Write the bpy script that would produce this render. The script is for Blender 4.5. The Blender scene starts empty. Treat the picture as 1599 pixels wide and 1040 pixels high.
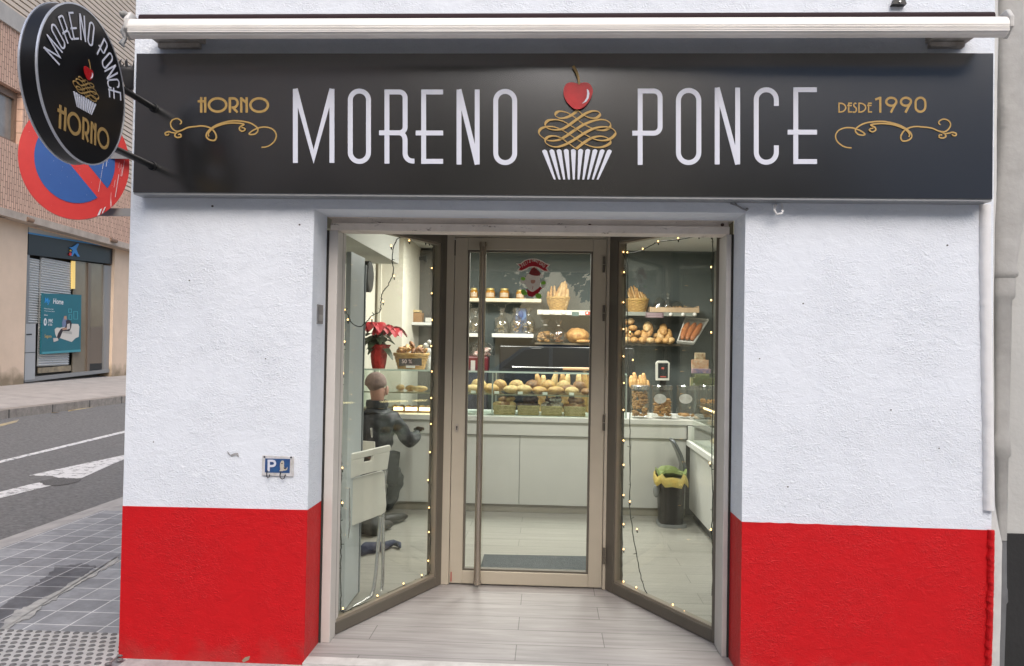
import bpy, bmesh, math, random
from mathutils import Vector, Matrix
random.seed(7)
SC = bpy.context.scene
COL = SC.collection
V = Vector
R_ = math.radians
# ------------------------------------------------------------------ camera
F = 1200.0
CAM = V((0, 0, 1.51))
_y, _p, _r = R_(2.7), R_(1.0), R_(1.0)
fw = V((-math.sin(_y)*math.cos(_p), math.cos(_y)*math.cos(_p), math.sin(_p)))
_r0 = fw.cross(V((0, 0, 1))).normalized(); _u0 = _r0.cross(fw)
rt = math.cos(_r)*_r0 + math.sin(_r)*_u0
up = -math.sin(_r)*_r0 + math.cos(_r)*_u0
cd = bpy.data.cameras.new('camera'); co = bpy.data.objects.new('camera', cd); COL.objects.link(co)
cd.sensor_width = 36; cd.lens = F/1599*36; cd.clip_start = .05; cd.clip_end = 400
m = Matrix((rt, up, -fw)).transposed().to_4x4(); m.translation = CAM
co.matrix_world = m
SC.camera = co
# ------------------------------------------------------------------ sky, sun, exposure
w = bpy.data.worlds.new("World"); SC.world = w; w.use_nodes = True
nt = w.node_tree; bg = nt.nodes['Background']
sky = nt.nodes.new('ShaderNodeTexSky'); sky.sky_type = 'NISHITA'; sky.sun_disc = False
SUN_EL, SUN_AZ = R_(42), R_(163)
sky.sun_elevation = SUN_EL; sky.sun_rotation = SUN_AZ
sky.air_density = 1.0; sky.dust_density = 4.0; sky.ozone_density = 1.0
nt.links.new(sky.outputs[0], bg.inputs[0]); bg.inputs[1].default_value = 0.15
sl = bpy.data.lights.new('sun', 'SUN'); sl.energy = 1.2; sl.angle = R_(55); sl.color = (.98, .985, 1)
so = bpy.data.objects.new('sun', sl); COL.objects.link(so)
sd = V((math.sin(SUN_AZ)*math.cos(SUN_EL), math.cos(SUN_AZ)*math.cos(SUN_EL), math.sin(SUN_EL)))
so.rotation_euler = (-sd).to_track_quat('-Z', 'Y').to_euler()
SC.view_settings.view_transform = 'Standard'; SC.view_settings.look = 'None'
SC.view_settings.exposure = 0.64; SC.view_settings.gamma = 1
try:
    SC.cycles.use_denoising = True; SC.cycles.use_adaptive_sampling = False
    SC.cycles.max_bounces = 8; SC.cycles.transparent_max_bounces = 24
    SC.cycles.sample_clamp_indirect = 6
except Exception: pass

# ------------------------------------------------------------------ pixel rays -> points on real planes
def ray(x, y): return fw + rt*((x-799.5)/F) - up*((y-520)/F)
def PL(x, y, p, n):
    d = ray(x, y); n = V(n); return CAM + d*((V(p)-CAM).dot(n)/d.dot(n))
def PY(x, y, Y): return PL(x, y, (0, Y, 0), (0, 1, 0))
def PZ(x, y, z=0.0): return PL(x, y, (0, 0, z), (0, 0, 1))
def PX(x, y, X): return PL(x, y, (X, 0, 0), (1, 0, 0))

# ------------------------------------------------------------------ mesh builder
class MB:
    def __init__(s): s.v = []; s.f = []; s.uv = None
    def add(s, vs, fs):
        o = len(s.v); s.v += [V(a) for a in vs]; s.f += [tuple(i+o for i in q) for q in fs]; return s
    def box(s, a, b):
        x0, y0, z0 = [min(p, q) for p, q in zip(a, b)]; x1, y1, z1 = [max(p, q) for p, q in zip(a, b)]
        return s.add([(x0,y0,z0),(x1,y0,z0),(x1,y1,z0),(x0,y1,z0),(x0,y0,z1),(x1,y0,z1),(x1,y1,z1),(x0,y1,z1)],
                     [(0,3,2,1),(4,5,6,7),(0,1,5,4),(1,2,6,5),(2,3,7,6),(3,0,4,7)])
    def prism(s, pts, off):
        pts = [V(p) for p in pts]; off = V(off); n = len(pts)
        nrm = V((0, 0, 0))
        for i in range(n): nrm += pts[i].cross(pts[(i+1) % n])
        if nrm.dot(off) > 0: pts = pts[::-1]
        return s.add(pts+[p+off for p in pts],
                     [tuple(range(n)), tuple(range(2*n-1, n-1, -1))]+[(i, i+n, (i+1) % n+n, (i+1) % n) for i in range(n)])
    def quad(s, pts): return s.add(pts, [tuple(range(len(pts)))])
    def obox(s, o, ax, ay, az):
        o, ax, ay, az = V(o), V(ax), V(ay), V(az)
        return s.prism([o, o+ax, o+ax+ay, o+ay], az)
    def tube(s, pts, r, n=8, closed=False, cap=True):
        pts = [V(p) for p in pts]; k = len(pts); rr = r if isinstance(r, (list, tuple)) else [r]*k
        vs = []; fs = []; t0 = None; e = None
        for i in range(k):
            if closed: t = pts[(i+1) % k]-pts[i-1]
            else: t = pts[min(i+1, k-1)]-pts[max(i-1, 0)]
            if t.length < 1e-9: t = V((0, 0, 1))
            t.normalize()
            if e is None:
                e = t.orthogonal().normalized()
            else:
                e = (e-t*e.dot(t)); e = e.normalized() if e.length > 1e-6 else t.orthogonal().normalized()
            g = t.cross(e)
            for j in range(n):
                a = 2*math.pi*j/n; vs.append(pts[i]+(e*math.cos(a)+g*math.sin(a))*rr[i])
        for i in range(k if closed else k-1):
            for j in range(n):
                a = i*n+j; b = i*n+(j+1) % n; c = ((i+1) % k)*n+(j+1) % n; d = ((i+1) % k)*n+j
                fs.append((a, b, c, d))
        if cap and not closed: fs += [tuple(range(n))[::-1], tuple(range((k-1)*n, k*n))]
        return s.add(vs, fs)
    def lathe(s, prof, c=(0, 0, 0), n=24, sx=1, sy=1, fn=None):
        vs = []; k = len(prof); c = V(c)
        for i, (r, z) in enumerate(prof):
            for j in range(n):
                a = 2*math.pi*j/n; q = r*(fn(a, z, i) if fn else 1)
                vs.append(c+V((q*math.cos(a)*sx, q*math.sin(a)*sy, z)))
        fs = [(i*n+j, i*n+(j+1) % n, (i+1)*n+(j+1) % n, (i+1)*n+j) for i in range(k-1) for j in range(n)]
        if prof[0][0] > 1e-6: fs.append(tuple(range(n))[::-1])
        if prof[-1][0] > 1e-6: fs.append(tuple(range((k-1)*n, k*n)))
        return s.add(vs, fs)
    def ball(s, c, r, n=12, mrow=8, fn=None, rot=None):
        r = (r, r, r) if not isinstance(r, (tuple, list)) else r; vs = []; c = V(c)
        for i in range(mrow+1):
            t = math.pi*i/mrow
            for j in range(n):
                a = 2*math.pi*j/n
                d = V((math.sin(t)*math.cos(a), math.sin(t)*math.sin(a), math.cos(t)))
                k = fn(d) if fn else 1
                q = V((d.x*r[0], d.y*r[1], d.z*r[2]))*k
                if rot: q = rot @ q
                vs.append(c+q)
        return s.add(vs, [(i*n+j, (i+1)*n+j, (i+1)*n+(j+1) % n, i*n+(j+1) % n) for i in range(mrow) for j in range(n)])
    def build(s, name, mat, parent=None, smooth=False, base=None, uvf=None, bevel=0):
        o0 = V((0, 0, 0))
        if parent is not None:
            o0 = WLOC[parent.name]
        else:
            if base is None:
                xs = [a.x for a in s.v]; ys = [a.y for a in s.v]
                base = V(((min(xs)+max(xs))/2, (min(ys)+max(ys))/2, min(a.z for a in s.v)))
            o0 = V(base)
        me = bpy.data.meshes.new(name)
        me.from_pydata([a-o0 for a in s.v], [], s.f)
        me.validate()
        if uvf:
            ul = me.uv_layers.new(name='uv')
            for lp in me.loops:
                p = s.v[lp.vertex_index] if len(me.vertices) == len(s.v) else me.vertices[lp.vertex_index].co+o0
                ul.data[lp.index].uv = uvf(p)
        bm = bmesh.new(); bm.from_mesh(me)
        bmesh.ops.recalc_face_normals(bm, faces=bm.faces)
        if smooth:
            bmesh.ops.remove_doubles(bm, verts=bm.verts, dist=1e-6)
        bm.to_mesh(me); bm.free()
        if smooth:
            for p in me.polygons: p.use_smooth = True
            if smooth is not True:
                try: me.set_sharp_from_angle(angle=R_(smooth))
                except Exception: pass
        me.materials.append(mat)
        ob = bpy.data.objects.new(name, me); COL.objects.link(ob)
        if parent is not None: ob.parent = parent
        else: ob.location = o0
        WLOC[ob.name] = o0.copy()
        # child offsets: locations are zero under parents, so parts share the thing's origin
        if bevel:
            b = ob.modifiers.new('b', 'BEVEL'); b.width = bevel; b.segments = 2; b.limit_method = 'ANGLE'; b.angle_limit = R_(40)
        return ob
WLOC = {}
def tag(o, label=None, cat=None, group=None, kind=None):
    if label: o['label'] = label
    if cat: o['category'] = cat
    if group: o['group'] = group
    if kind: o['kind'] = kind
    return o
def thing(name, label, cat, loc=(0, 0, 0), group=None):
    o = bpy.data.objects.new(name, None); COL.objects.link(o); o.location = V(loc); o.empty_display_size = .1
    WLOC[o.name] = V(loc); return tag(o, label, cat, group)
def dup(root, label=None, group=None, shift=(0, 0, 0), rotz=None, scale=None):
    c = root.copy(); COL.objects.link(c); c.location = root.location+V(shift)
    if rotz is not None: c.rotation_euler = (0, 0, rotz)
    if scale: c.scale = (scale,)*3 if not isinstance(scale, (tuple, list)) else scale
    for ch in list(root.children):
        d = ch.copy(); COL.objects.link(d); d.parent = c
        for g in list(ch.children):
            e = g.copy(); COL.objects.link(e); e.parent = d
    if label: c['label'] = label
    if group: c['group'] = group
    return c

# ------------------------------------------------------------------ materials
def lin(c): return tuple(((x/255)/12.92 if x/255 <= .04045 else ((x/255+.055)/1.055)**2.4) for x in c)
def mat(name, col, rough=.6, metal=0, var=None, vs=6, bump=0, bs=40, bd=.01, emit=0, spec=.5, detail=6, coat=0):
    """col linear rgb; var second colour mixed by noise of scale vs; bump strength at noise scale bs"""
    m = bpy.data.materials.new(name); m.use_nodes = True
    n = m.node_tree.nodes; l = m.node_tree.links; b = n['Principled BSDF']
    b.inputs['Base Color'].default_value = (*col, 1); b.inputs['Roughness'].default_value = rough
    b.inputs['Metallic'].default_value = metal; b.inputs['Specular IOR Level'].default_value = spec
    b.inputs['Coat Weight'].default_value = coat
    tc = n.new('ShaderNodeTexCoord')
    if var:
        t = n.new('ShaderNodeTexNoise'); t.inputs['Scale'].default_value = vs; t.inputs['Detail'].default_value = detail
        t.inputs['Roughness'].default_value = .65
        l.new(tc.outputs['Object'], t.inputs['Vector'])
        cr = n.new('ShaderNodeValToRGB'); cr.color_ramp.elements[0].position = .35; cr.color_ramp.elements[1].position = .68
        cr.color_ramp.elements[0].color = (*col, 1); cr.color_ramp.elements[1].color = (*var, 1)
        l.new(t.outputs['Fac'], cr.inputs['Fac']); l.new(cr.outputs['Color'], b.inputs['Base Color'])
    if bump:
        t2 = n.new('ShaderNodeTexNoise'); t2.inputs['Scale'].default_value = bs; t2.inputs['Detail'].default_value = 4
        l.new(tc.outputs['Object'], t2.inputs['Vector'])
        bn = n.new('ShaderNodeBump'); bn.inputs['Strength'].default_value = bump; bn.inputs['Distance'].default_value = bd
        l.new(t2.outputs['Fac'], bn.inputs['Height']); l.new(bn.outputs['Normal'], b.inputs['Normal'])
    if emit:
        b.inputs['Emission Color'].default_value = (*col, 1); b.inputs['Emission Strength'].default_value = emit
    return m
def nodes(m): return m.node_tree.nodes, m.node_tree.links, m.node_tree.nodes['Principled BSDF']

def stucco(name, col, col2, rough, amount=1.0, spec=.4, grime=None):
    m = mat(name, col, rough, spec=spec); n, l, b = nodes(m)
    tc = n.new('ShaderNodeTexCoord')
    # broad trowel patches decide how coarse the grain is
    big = n.new('ShaderNodeTexNoise'); big.inputs['Scale'].default_value = 3.2; big.inputs['Detail'].default_value = 3
    mp = n.new('ShaderNodeMapping'); mp.inputs['Scale'].default_value = (1, 1, 1.5)
    l.new(tc.outputs['Object'], mp.inputs['Vector'])
    l.new(tc.outputs['Object'], big.inputs['Vector'])
    g1 = n.new('ShaderNodeTexNoise'); g1.inputs['Scale'].default_value = 105; g1.inputs['Detail'].default_value = 3; g1.inputs['Roughness'].default_value = .55
    g1.inputs['Distortion'].default_value = .6
    g2 = n.new('ShaderNodeTexNoise'); g2.inputs['Scale'].default_value = 14; g2.inputs['Detail'].default_value = 5; g2.inputs['Distortion'].default_value = .8
    for g in (g1, g2): l.new(mp.outputs['Vector'], g.inputs['Vector'])
    vo = n.new('ShaderNodeTexNoise'); vo.inputs['Scale'].default_value = 42; vo.inputs['Detail'].default_value = 2; vo.inputs['Distortion'].default_value = 1.6
    l.new(mp.outputs['Vector'], vo.inputs['Vector'])
    mr = n.new('ShaderNodeMapRange'); mr.inputs['From Min'].default_value = .35; mr.inputs['From Max'].default_value = .68
    mr.inputs['To Min'].default_value = .18; mr.inputs['To Max'].default_value = 1.0
    l.new(big.outputs['Fac'], mr.inputs['Value'])
    # height = g1*grain + ridges + g2
    a = n.new('ShaderNodeMath'); a.operation = 'MULTIPLY'; l.new(g1.outputs['Fac'], a.inputs[0]); l.new(mr.outputs[0], a.inputs[1])
    rr = n.new('ShaderNodeMapRange'); rr.inputs['From Min'].default_value = .52; rr.inputs['From Max'].default_value = .7
    l.new(vo.outputs['Fac'], rr.inputs['Value'])
    c = n.new('ShaderNodeMath'); c.operation = 'MULTIPLY'; l.new(rr.outputs[0], c.inputs[0]); l.new(mr.outputs[0], c.inputs[1])
    c2 = n.new('ShaderNodeMath'); c2.operation = 'MULTIPLY_ADD'; l.new(c.outputs[0], c2.inputs[0]); c2.inputs[1].default_value = .5; l.new(a.outputs[0], c2.inputs[2])
    c3 = n.new('ShaderNodeMath'); c3.operation = 'MULTIPLY_ADD'; l.new(g2.outputs['Fac'], c3.inputs[0]); c3.inputs[1].default_value = .9; l.new(c2.outputs[0], c3.inputs[2])
    bn = n.new('ShaderNodeBump'); bn.inputs['Strength'].default_value = 1.0*amount; bn.inputs['Distance'].default_value = .006
    l.new(c3.outputs[0], bn.inputs['Height']); l.new(bn.outputs['Normal'], b.inputs['Normal'])
    cr = n.new('ShaderNodeMix'); cr.data_type = 'RGBA'; cr.inputs['A'].default_value = (*col, 1); cr.inputs['B'].default_value = (*col2, 1)
    l.new(g2.outputs['Fac'], cr.inputs['Factor'])
    last = cr.outputs['Result']
    if grime:  # dirt splashed up from the pavement: follows height above the ground, keeps its own ragged shape
        zt = n.new('ShaderNodeSeparateXYZ'); l.new(tc.outputs['Object'], zt.inputs[0])
        gn = n.new('ShaderNodeTexNoise'); gn.inputs['Scale'].default_value = 9; gn.inputs['Detail'].default_value = 8
        l.new(tc.outputs['Object'], gn.inputs['Vector'])
        gm = n.new('ShaderNodeMath'); gm.operation = 'MULTIPLY_ADD'; l.new(gn.outputs['Fac'], gm.inputs[0]); gm.inputs[1].default_value = -.5; l.new(zt.outputs['Z'], gm.inputs[2])
        g3 = n.new('ShaderNodeMapRange'); g3.inputs['From Min'].default_value = -.30; g3.inputs['From Max'].default_value = -.17
        g3.inputs['To Min'].default_value = .45; g3.inputs['To Max'].default_value = 0
        l.new(gm.outputs[0], g3.inputs['Value'])
        x = n.new('ShaderNodeMix'); x.data_type = 'RGBA'; x.inputs['B'].default_value = (*grime, 1)
        l.new(last, x.inputs['A']); l.new(g3.outputs[0], x.inputs['Factor']); last = x.outputs['Result']
    l.new(last, b.inputs['Base Color'])
    return m
def glass(name, tint=(.93, .95, .93), base=.04, rough=0.0):
    m = bpy.data.materials.new(name); m.use_nodes = True; n = m.node_tree.nodes; l = m.node_tree.links; n.clear()
    out = n.new('ShaderNodeOutputMaterial'); mx = n.new('ShaderNodeMixShader'); tr = n.new('ShaderNodeBsdfTransparent'); gl = n.new('ShaderNodeBsdfGlossy')
    tr.inputs[0].default_value = (*tint, 1); gl.inputs['Roughness'].default_value = rough; gl.inputs['Color'].default_value = (1, 1, 1, 1)
    lw = n.new('ShaderNodeLayerWeight'); lw.inputs['Blend'].default_value = .5
    p = n.new('ShaderNodeMath'); p.operation = 'POWER'; l.new(lw.outputs['Facing'], p.inputs[0]); p.inputs[1].default_value = 4
    q = n.new('ShaderNodeMath'); q.operation = 'MULTIPLY_ADD'; l.new(p.outputs[0], q.inputs[0]); q.inputs[1].default_value = .8; q.inputs[2].default_value = base
    l.new(q.outputs[0], mx.inputs[0]); l.new(tr.outputs[0], mx.inputs[1]); l.new(gl.outputs[0], mx.inputs[2]); l.new(mx.outputs[0], out.inputs[0])
    return m
def bricky(name, c1, c2, mortar, bw, bh, ms=.01, uv=True, rough=.8, bump=.4, rot=0, off=.5, scale=1.0, noise=0.0, smear=None):
    m = mat(name, c1, rough); n, l, b = nodes(m)
    tc = n.new('ShaderNodeTexCoord'); mp = n.new('ShaderNodeMapping'); mp.inputs['Rotation'].default_value = (0, 0, rot)
    l.new(tc.outputs['UV' if uv else 'Object'], mp.inputs['Vector'])
    t = n.new('ShaderNodeTexBrick'); t.inputs['Scale'].default_value = scale; t.inputs['Brick Width'].default_value = bw; t.inputs['Row Height'].default_value = bh
    t.inputs['Mortar Size'].default_value = ms; t.inputs['Color1'].default_value = (*c1, 1); t.inputs['Color2'].default_value = (*c2, 1); t.inputs['Mortar'].default_value = (*mortar, 1)
    t.offset = off; t.inputs['Mortar Smooth'].default_value = .2
    l.new(mp.outputs['Vector'], t.inputs['Vector'])
    last = t.outputs['Color']
    if noise:
        ns = n.new('ShaderNodeTexNoise'); ns.inputs['Scale'].default_value = 9; ns.inputs['Detail'].default_value = 8; ns.inputs['Roughness'].default_value = .7
        l.new(tc.outputs['Object'], ns.inputs['Vector'])
        mr = n.new('ShaderNodeMapRange'); mr.inputs['From Min'].default_value = .3; mr.inputs['From Max'].default_value = .7; mr.inputs['To Min'].default_value = 1-noise; mr.inputs['To Max'].default_value = 1+noise
        l.new(ns.outputs['Fac'], mr.inputs['Value'])
        vm = n.new('ShaderNodeVectorMath'); vm.operation = 'SCALE'; l.new(last, vm.inputs[0]); l.new(mr.outputs[0], vm.inputs['Scale']); last = vm.outputs[0]
    if smear:
        ns = n.new('ShaderNodeTexNoise'); ns.inputs['Scale'].default_value = 1.6; ns.inputs['Detail'].default_value = 5; ns.inputs['Distortion'].default_value = .7
        l.new(tc.outputs['Object'], ns.inputs['Vector'])
        mr = n.new('ShaderNodeMapRange'); mr.inputs['From Min'].default_value = .55; mr.inputs['From Max'].default_value = .64; mr.inputs['To Max'].default_value = .6
        l.new(ns.outputs['Fac'], mr.inputs['Value'])
        x = n.new('ShaderNodeMix'); x.data_type = 'RGBA'; x.inputs['B'].default_value = (*smear, 1)
        l.new(last, x.inputs['A']); l.new(mr.outputs[0], x.inputs['Factor']); last = x.outputs['Result']
    l.new(last, b.inputs['Base Color'])
    if bump:
        bn = n.new('ShaderNodeBump'); bn.inputs['Strength'].default_value = bump; bn.inputs['Distance'].default_value = .004; bn.invert = True
        l.new(t.outputs['Fac'], bn.inputs['Height']); l.new(bn.outputs['Normal'], b.inputs['Normal'])
    return m
def planks(name, c1, c2, gap, rough, pw=1.15, ph=.2):
    """wood-look floor tiles, boards along X (object coords)"""
    m = mat(name, c1, rough, spec=.4); n, l, b = nodes(m)
    tc = n.new('ShaderNodeTexCoord')
    t = n.new('ShaderNodeTexBrick'); t.inputs['Scale'].default_value = 1; t.inputs['Brick Width'].default_value = pw; t.inputs['Row Height'].default_value = ph
    t.inputs['Mortar Size'].default_value = .0022; t.inputs['Color1'].default_value = (.93,)*3+(1,); t.inputs['Color2'].default_value = (1.03,)*3+(1,); t.inputs['Mortar'].default_value = (.45,)*3+(1,); t.offset = .37
    l.new(tc.outputs['Object'], t.inputs['Vector'])
    mp = n.new('ShaderNodeMapping'); mp.inputs['Scale'].default_value = (1.3, 16, 1); l.new(tc.outputs['Object'], mp.inputs['Vector'])
    g = n.new('ShaderNodeTexNoise'); g.inputs['Scale'].default_value = 1.6; g.inputs['Detail'].default_value = 8; g.inputs['Roughness'].default_value = .65; g.inputs['Distortion'].default_value = .5
    l.new(mp.outputs['Vector'], g.inputs['Vector'])
    cr = n.new('ShaderNodeValToRGB'); cr.color_ramp.elements[0].position = .3; cr.color_ramp.elements[1].position = .7
    cr.color_ramp.elements[0].color = (*c1, 1); cr.color_ramp.elements[1].color = (*c2, 1)
    l.new(g.outputs['Fac'], cr.inputs['Fac'])
    mu = n.new('ShaderNodeMix'); mu.data_type = 'RGBA'; mu.blend_type = 'MULTIPLY'; mu.inputs['Factor'].default_value = 1
    l.new(cr.outputs['Color'], mu.inputs['A']); l.new(t.outputs['Color'], mu.inputs['B']); l.new(mu.outputs['Result'], b.inputs['Base Color'])
    bn = n.new('ShaderNodeBump'); bn.inputs['Strength'].default_value = .25; bn.inputs['Distance'].default_value = .002
    l.new(g.outputs['Fac'], bn.inputs['Height']); l.new(bn.outputs['Normal'], b.inputs['Normal'])
    return m
def brushed(m, sc=(2, 2, 120), amt=.15):
    n, l, b = nodes(m); tc = n.new('ShaderNodeTexCoord'); mp = n.new('ShaderNodeMapping'); mp.inputs['Scale'].default_value = sc
    t = n.new('ShaderNodeTexNoise'); t.inputs['Scale'].default_value = 3; t.inputs['Detail'].default_value = 4
    l.new(tc.outputs['Object'], mp.inputs['Vector']); l.new(mp.outputs['Vector'], t.inputs['Vector'])
    mr = n.new('ShaderNodeMapRange'); r0 = b.inputs['Roughness'].default_value
    mr.inputs['To Min'].default_value = max(.02, r0-amt); mr.inputs['To Max'].default_value = r0+amt
    l.new(t.outputs['Fac'], mr.inputs['Value']); l.new(mr.outputs[0], b.inputs['Roughness']); return m

white_st = stucco('white_stucco', (.715, .755, .815), (.63, .668, .725), .8, .72)
white_smooth = stucco('white_render', (.70, .70, .71), (.62, .62, .62), .75, .25)
red_st = stucco('red_paint', (.56, .006, .010), (.44, .005, .008), .5, .65, spec=.25, grime=(.34, .05, .045))
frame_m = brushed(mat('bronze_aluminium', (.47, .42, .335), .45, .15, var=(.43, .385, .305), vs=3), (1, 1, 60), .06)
frame_d = mat('shaded_bronze_aluminium', (.125, .110, .088), .55, .1, var=(.108, .095, .076), vs=3)  # darker copy of the bronze, shade of the side frames put into colour
steel = brushed(mat('brushed_steel', (.42, .37, .31), .28, .9), (80, 80, 1), .08)
chrome = mat('steel_tube', (.62, .62, .62), .25, .8)
pane_m = glass('window_glass')
case_g = glass('case_glass', (.92, .96, .94), .05)
jar_g = glass('jar_glass', (.94, .94, .92), .08)
glass_edge = mat('green_glass_edge', (.32, .45, .40), .2, emit=0)
black_sat = brushed(mat('black_satin', (.006, .006, .006), .2, 0, spec=.5), (1, 1, 1), .015)
black_sat.node_tree.nodes['Principled BSDF'].inputs['IOR'].default_value = 2.4
black_pl = mat('black_plastic', (.01, .01, .011), .4)
dark_wire = mat('wire_green_black', (.02, .022, .018), .5)
bead_m = mat('mid_bronze_bead', (.24, .205, .16), .45, .15)
white_letter = mat('white_vinyl', (.58, .60, .68), .45)
gold = mat('gold_vinyl', (.42, .27, .085), .5, .15, var=(.38, .245, .075), vs=20)
gold_d = mat('dull_gold_vinyl', (.34, .22, .075), .5, .1)
cherry_m = mat('cherry_red', (.50, .006, .010), .35, var=(.30, .004, .008), vs=8)
white_lam = mat('white_laminate', (.60, .60, .57), .35, var=(.56, .56, .53), vs=2)
white_pl = mat('white_plastic', (.76, .74, .68), .45, var=(.70, .68, .62), vs=4)
# ================================================================== SETTING: ground, road, pavements
asphalt = mat('asphalt', (.12, .117, .113), .9, var=(.22, .215, .21), vs=26, bump=.6, bs=160, bd=.012, detail=10)
tile_m = bricky('grey_paving', (.31, .315, .325), (.22, .225, .235), (.58, .58, .57), .2, .2, .0045, uv=False, rough=.7, off=0, noise=.22)
conc_m = mat('concrete_edge', (.44, .42, .40), .9, var=(.30, .29, .28), vs=7, bump=.3, bs=60, bd=.006)
far_pave_m = mat('far_paving', (.46, .42, .385), .9, var=(.34, .31, .285), vs=2.5, bump=.3, bs=30, bd=.01, detail=9)
kerb_m = bricky('kerb_stone', (.33, .29, .25), (.27, .24, .21), (.10, .09, .08), 1.1, 2.0, .02, uv=True, rough=.85, off=0, noise=.3)
paint_w = mat('road_paint', (.66, .65, .64), .8, var=(.28, .275, .27), vs=16)
for _n in paint_w.node_tree.nodes:
    if _n.type == 'VALTORGB': _n.color_ramp.elements[0].position = .52; _n.color_ramp.elements[1].position = .6
paint_y = mat('yellow_paint', (.50, .40, .22), .85, var=(.28, .25, .2), vs=6)
def sheet(name, pts, m, uvf=None, kind='structure', off=(0, 0, -.004), base=(0, 0, 0)):
    b = MB(); b.prism(pts, off); return tag(b.build(name, m, base=base, uvf=uvf), kind=kind)
sheet('ground', [(-60, -60, -.32), (60, -60, -.32), (60, 90, -.32), (-60, 90, -.32)], asphalt, off=(0, 0, -.2))
# side street running in depth on the left; it rises towards its far side
def rz(x): return -.10 + (-4.26-x)*(.30/4.44)
def PR(px, py, lift=.004): return PL(px, py, (-4.26, 0, -.10+lift), (.30/4.44, 0, 1))
sheet('side_road', [(-4.26, -30, rz(-4.26)), (-8.75, -30, rz(-8.75)), (-8.75, 60, rz(-8.75)), (-4.26, 60, rz(-4.26))], asphalt)
sheet('front_road', [(-4.3, -9.2, .12), (60, -9.2, .12), (60, -2.2, -.14), (-4.3, -2.2, -.14)], asphalt, off=(0, 0, -.1))
# near pavement: paving sheet, pale sloping edge, concrete beyond the tiles, dotted tactile strip
zP = -.02
sheet('pavement', [(-3.95, -2.2, zP), (-1.99, -2.2, zP), (-1.99, 6.72, zP), (-3.95, 6.72, zP)], tile_m, off=(0, 0, -.2), base=(0.07, .02, 0))
sheet('front_pavement', [(-1.99, -2.2, zP), (12, -2.2, zP), (12, 3.80, zP), (-1.99, 3.80, zP)], mat('rough_concrete', (.46, .455, .44), .9, var=(.34, .335, .325), vs=14, bump=.6, bs=70, bd=.01), off=(0, 0, -.2))
sheet('far_corner_pavement', [(-3.95, 6.72, zP), (-1.99, 6.72, zP), (-1.99, 40, zP), (-3.95, 40, zP)], conc_m, off=(0, 0, -.2))
sheet('pavement_edge', [(-4.30, -2.2, -.09), (-3.95, -2.2, zP), (-3.95, 40, zP), (-4.30, 40, -.09)], conc_m, off=(0, 0, -.15))
tb = MB()
tact = mat('tactile_paving', (.50, .49, .47), .8, var=(.38, .37, .36), vs=5, bump=.3, bs=50, bd=.004)
tp = MB(); tp.box((-3.9, 3.30, zP+.003), (-2.04, 3.90, zP+.012)); tag(tp.build('tactile_strip', tact), kind='structure')
for i in range(38):
    for j in range(12):
        x = -3.88+i*.05+(.025 if j % 2 else 0); y = 3.33+j*.05
        tb.lathe([(.017, 0), (.0145, .004), (.009, .006), (0, .0065)], (x, y, zP+.012), 8)
tag(tb.build('tactile_studs', mat('tactile_studs', (.10, .10, .10), .7, var=(.18, .175, .17), vs=30)), kind='stuff')
# dark damp patch and a streak of dried mortar across the paving
def ragged(name, px, m, amp, lift, seed):
    rnd = random.Random(seed); base_ = cat_px(px); out = []
    for i, (x, y) in enumerate(base_): out.append(PZ(x+rnd.uniform(-amp, amp)*2, y+rnd.uniform(-amp, amp), zP+lift))
    sheet(name, out, m, off=(0, 0, -.002))
def cat_px(pts, k=7):
    out = []
    for a, c in zip(pts, pts[1:]+pts[:1]):
        for j in range(k): out.append((a[0]+(c[0]-a[0])*j/k, a[1]+(c[1]-a[1])*j/k))
    return out
damp = bricky('damp_paving', (.13, .135, .145), (.10, .105, .115), (.45, .45, .45), .2, .2, .0045, uv=False, rough=.5, off=0, noise=.35)
sheet_base = (0.07, .02, 0)
def ragged2(name, px, m, amp, lift, seed):
    rnd = random.Random(seed); out = [PZ(x+rnd.uniform(-amp, amp)*2, y+rnd.uniform(-amp, amp), zP+lift) for x, y in cat_px(px)]
    sheet(name, out, m, off=(0, 0, -.002), base=(.07, .02, 0))
ragged2('damp_patch', [(-60, 985), (0, 948), (34, 925), (64, 905), (88, 884), (128, 880), (150, 884), (118, 906), (80, 930), (40, 955), (-10, 990)], damp, 1.6, .003, 1)
ragged('mortar_streak', [(-40, 1004), (0, 979), (24, 955), (52, 940), (92, 921), (128, 899), (160, 884), (186, 868), (186, 876), (150, 896), (120, 913), (92, 932), (70, 944), (52, 962), (22, 974), (0, 990), (-40, 1016)], mat('dried_mortar', (.46, .45, .42), .9, var=(.28, .28, .27), vs=14), 1.5, .0055, 2)
# markings on the side road
def mark(name, px, m=paint_w, lift=.004):
    sheet(name, [PR(a, b, lift) for a, b in px], m, off=(0, 0, -.003))
mark('road_marking', [(-80, 742), (-80, 738.5), (215, 667.5), (215, 670.5)])
mark('road_marking', [(46, 742), (120, 726), (215, 706), (215, 708), (170, 727), (128, 746), (100, 748), (82, 743)])
mark('road_marking', [(-60, 792), (-60, 785), (0, 768), (52, 755), (100, 747.5), (96, 754), (58, 763), (10, 775)])
rnd = random.Random(9)
sheet('road_patch', [PR(x+rnd.uniform(-2, 2), y+rnd.uniform(-.7, .7), .007) for x, y in cat_px([(62, 752), (84, 746.5), (110, 746), (128, 748), (120, 753), (96, 758), (72, 758)], 5)], mat('broken_asphalt', (.09, .088, .085), .95, var=(.17, .165, .16), vs=60, bump=.8, bs=90, bd=.02), off=(0, 0, -.002))
mark('road_marking', [(-40, 676), (-40, 672), (30, 655), (26, 659)], paint_y)
mark('road_marking', [(106, 642.5), (108, 640), (176, 627.5), (178, 630)], paint_y)
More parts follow.
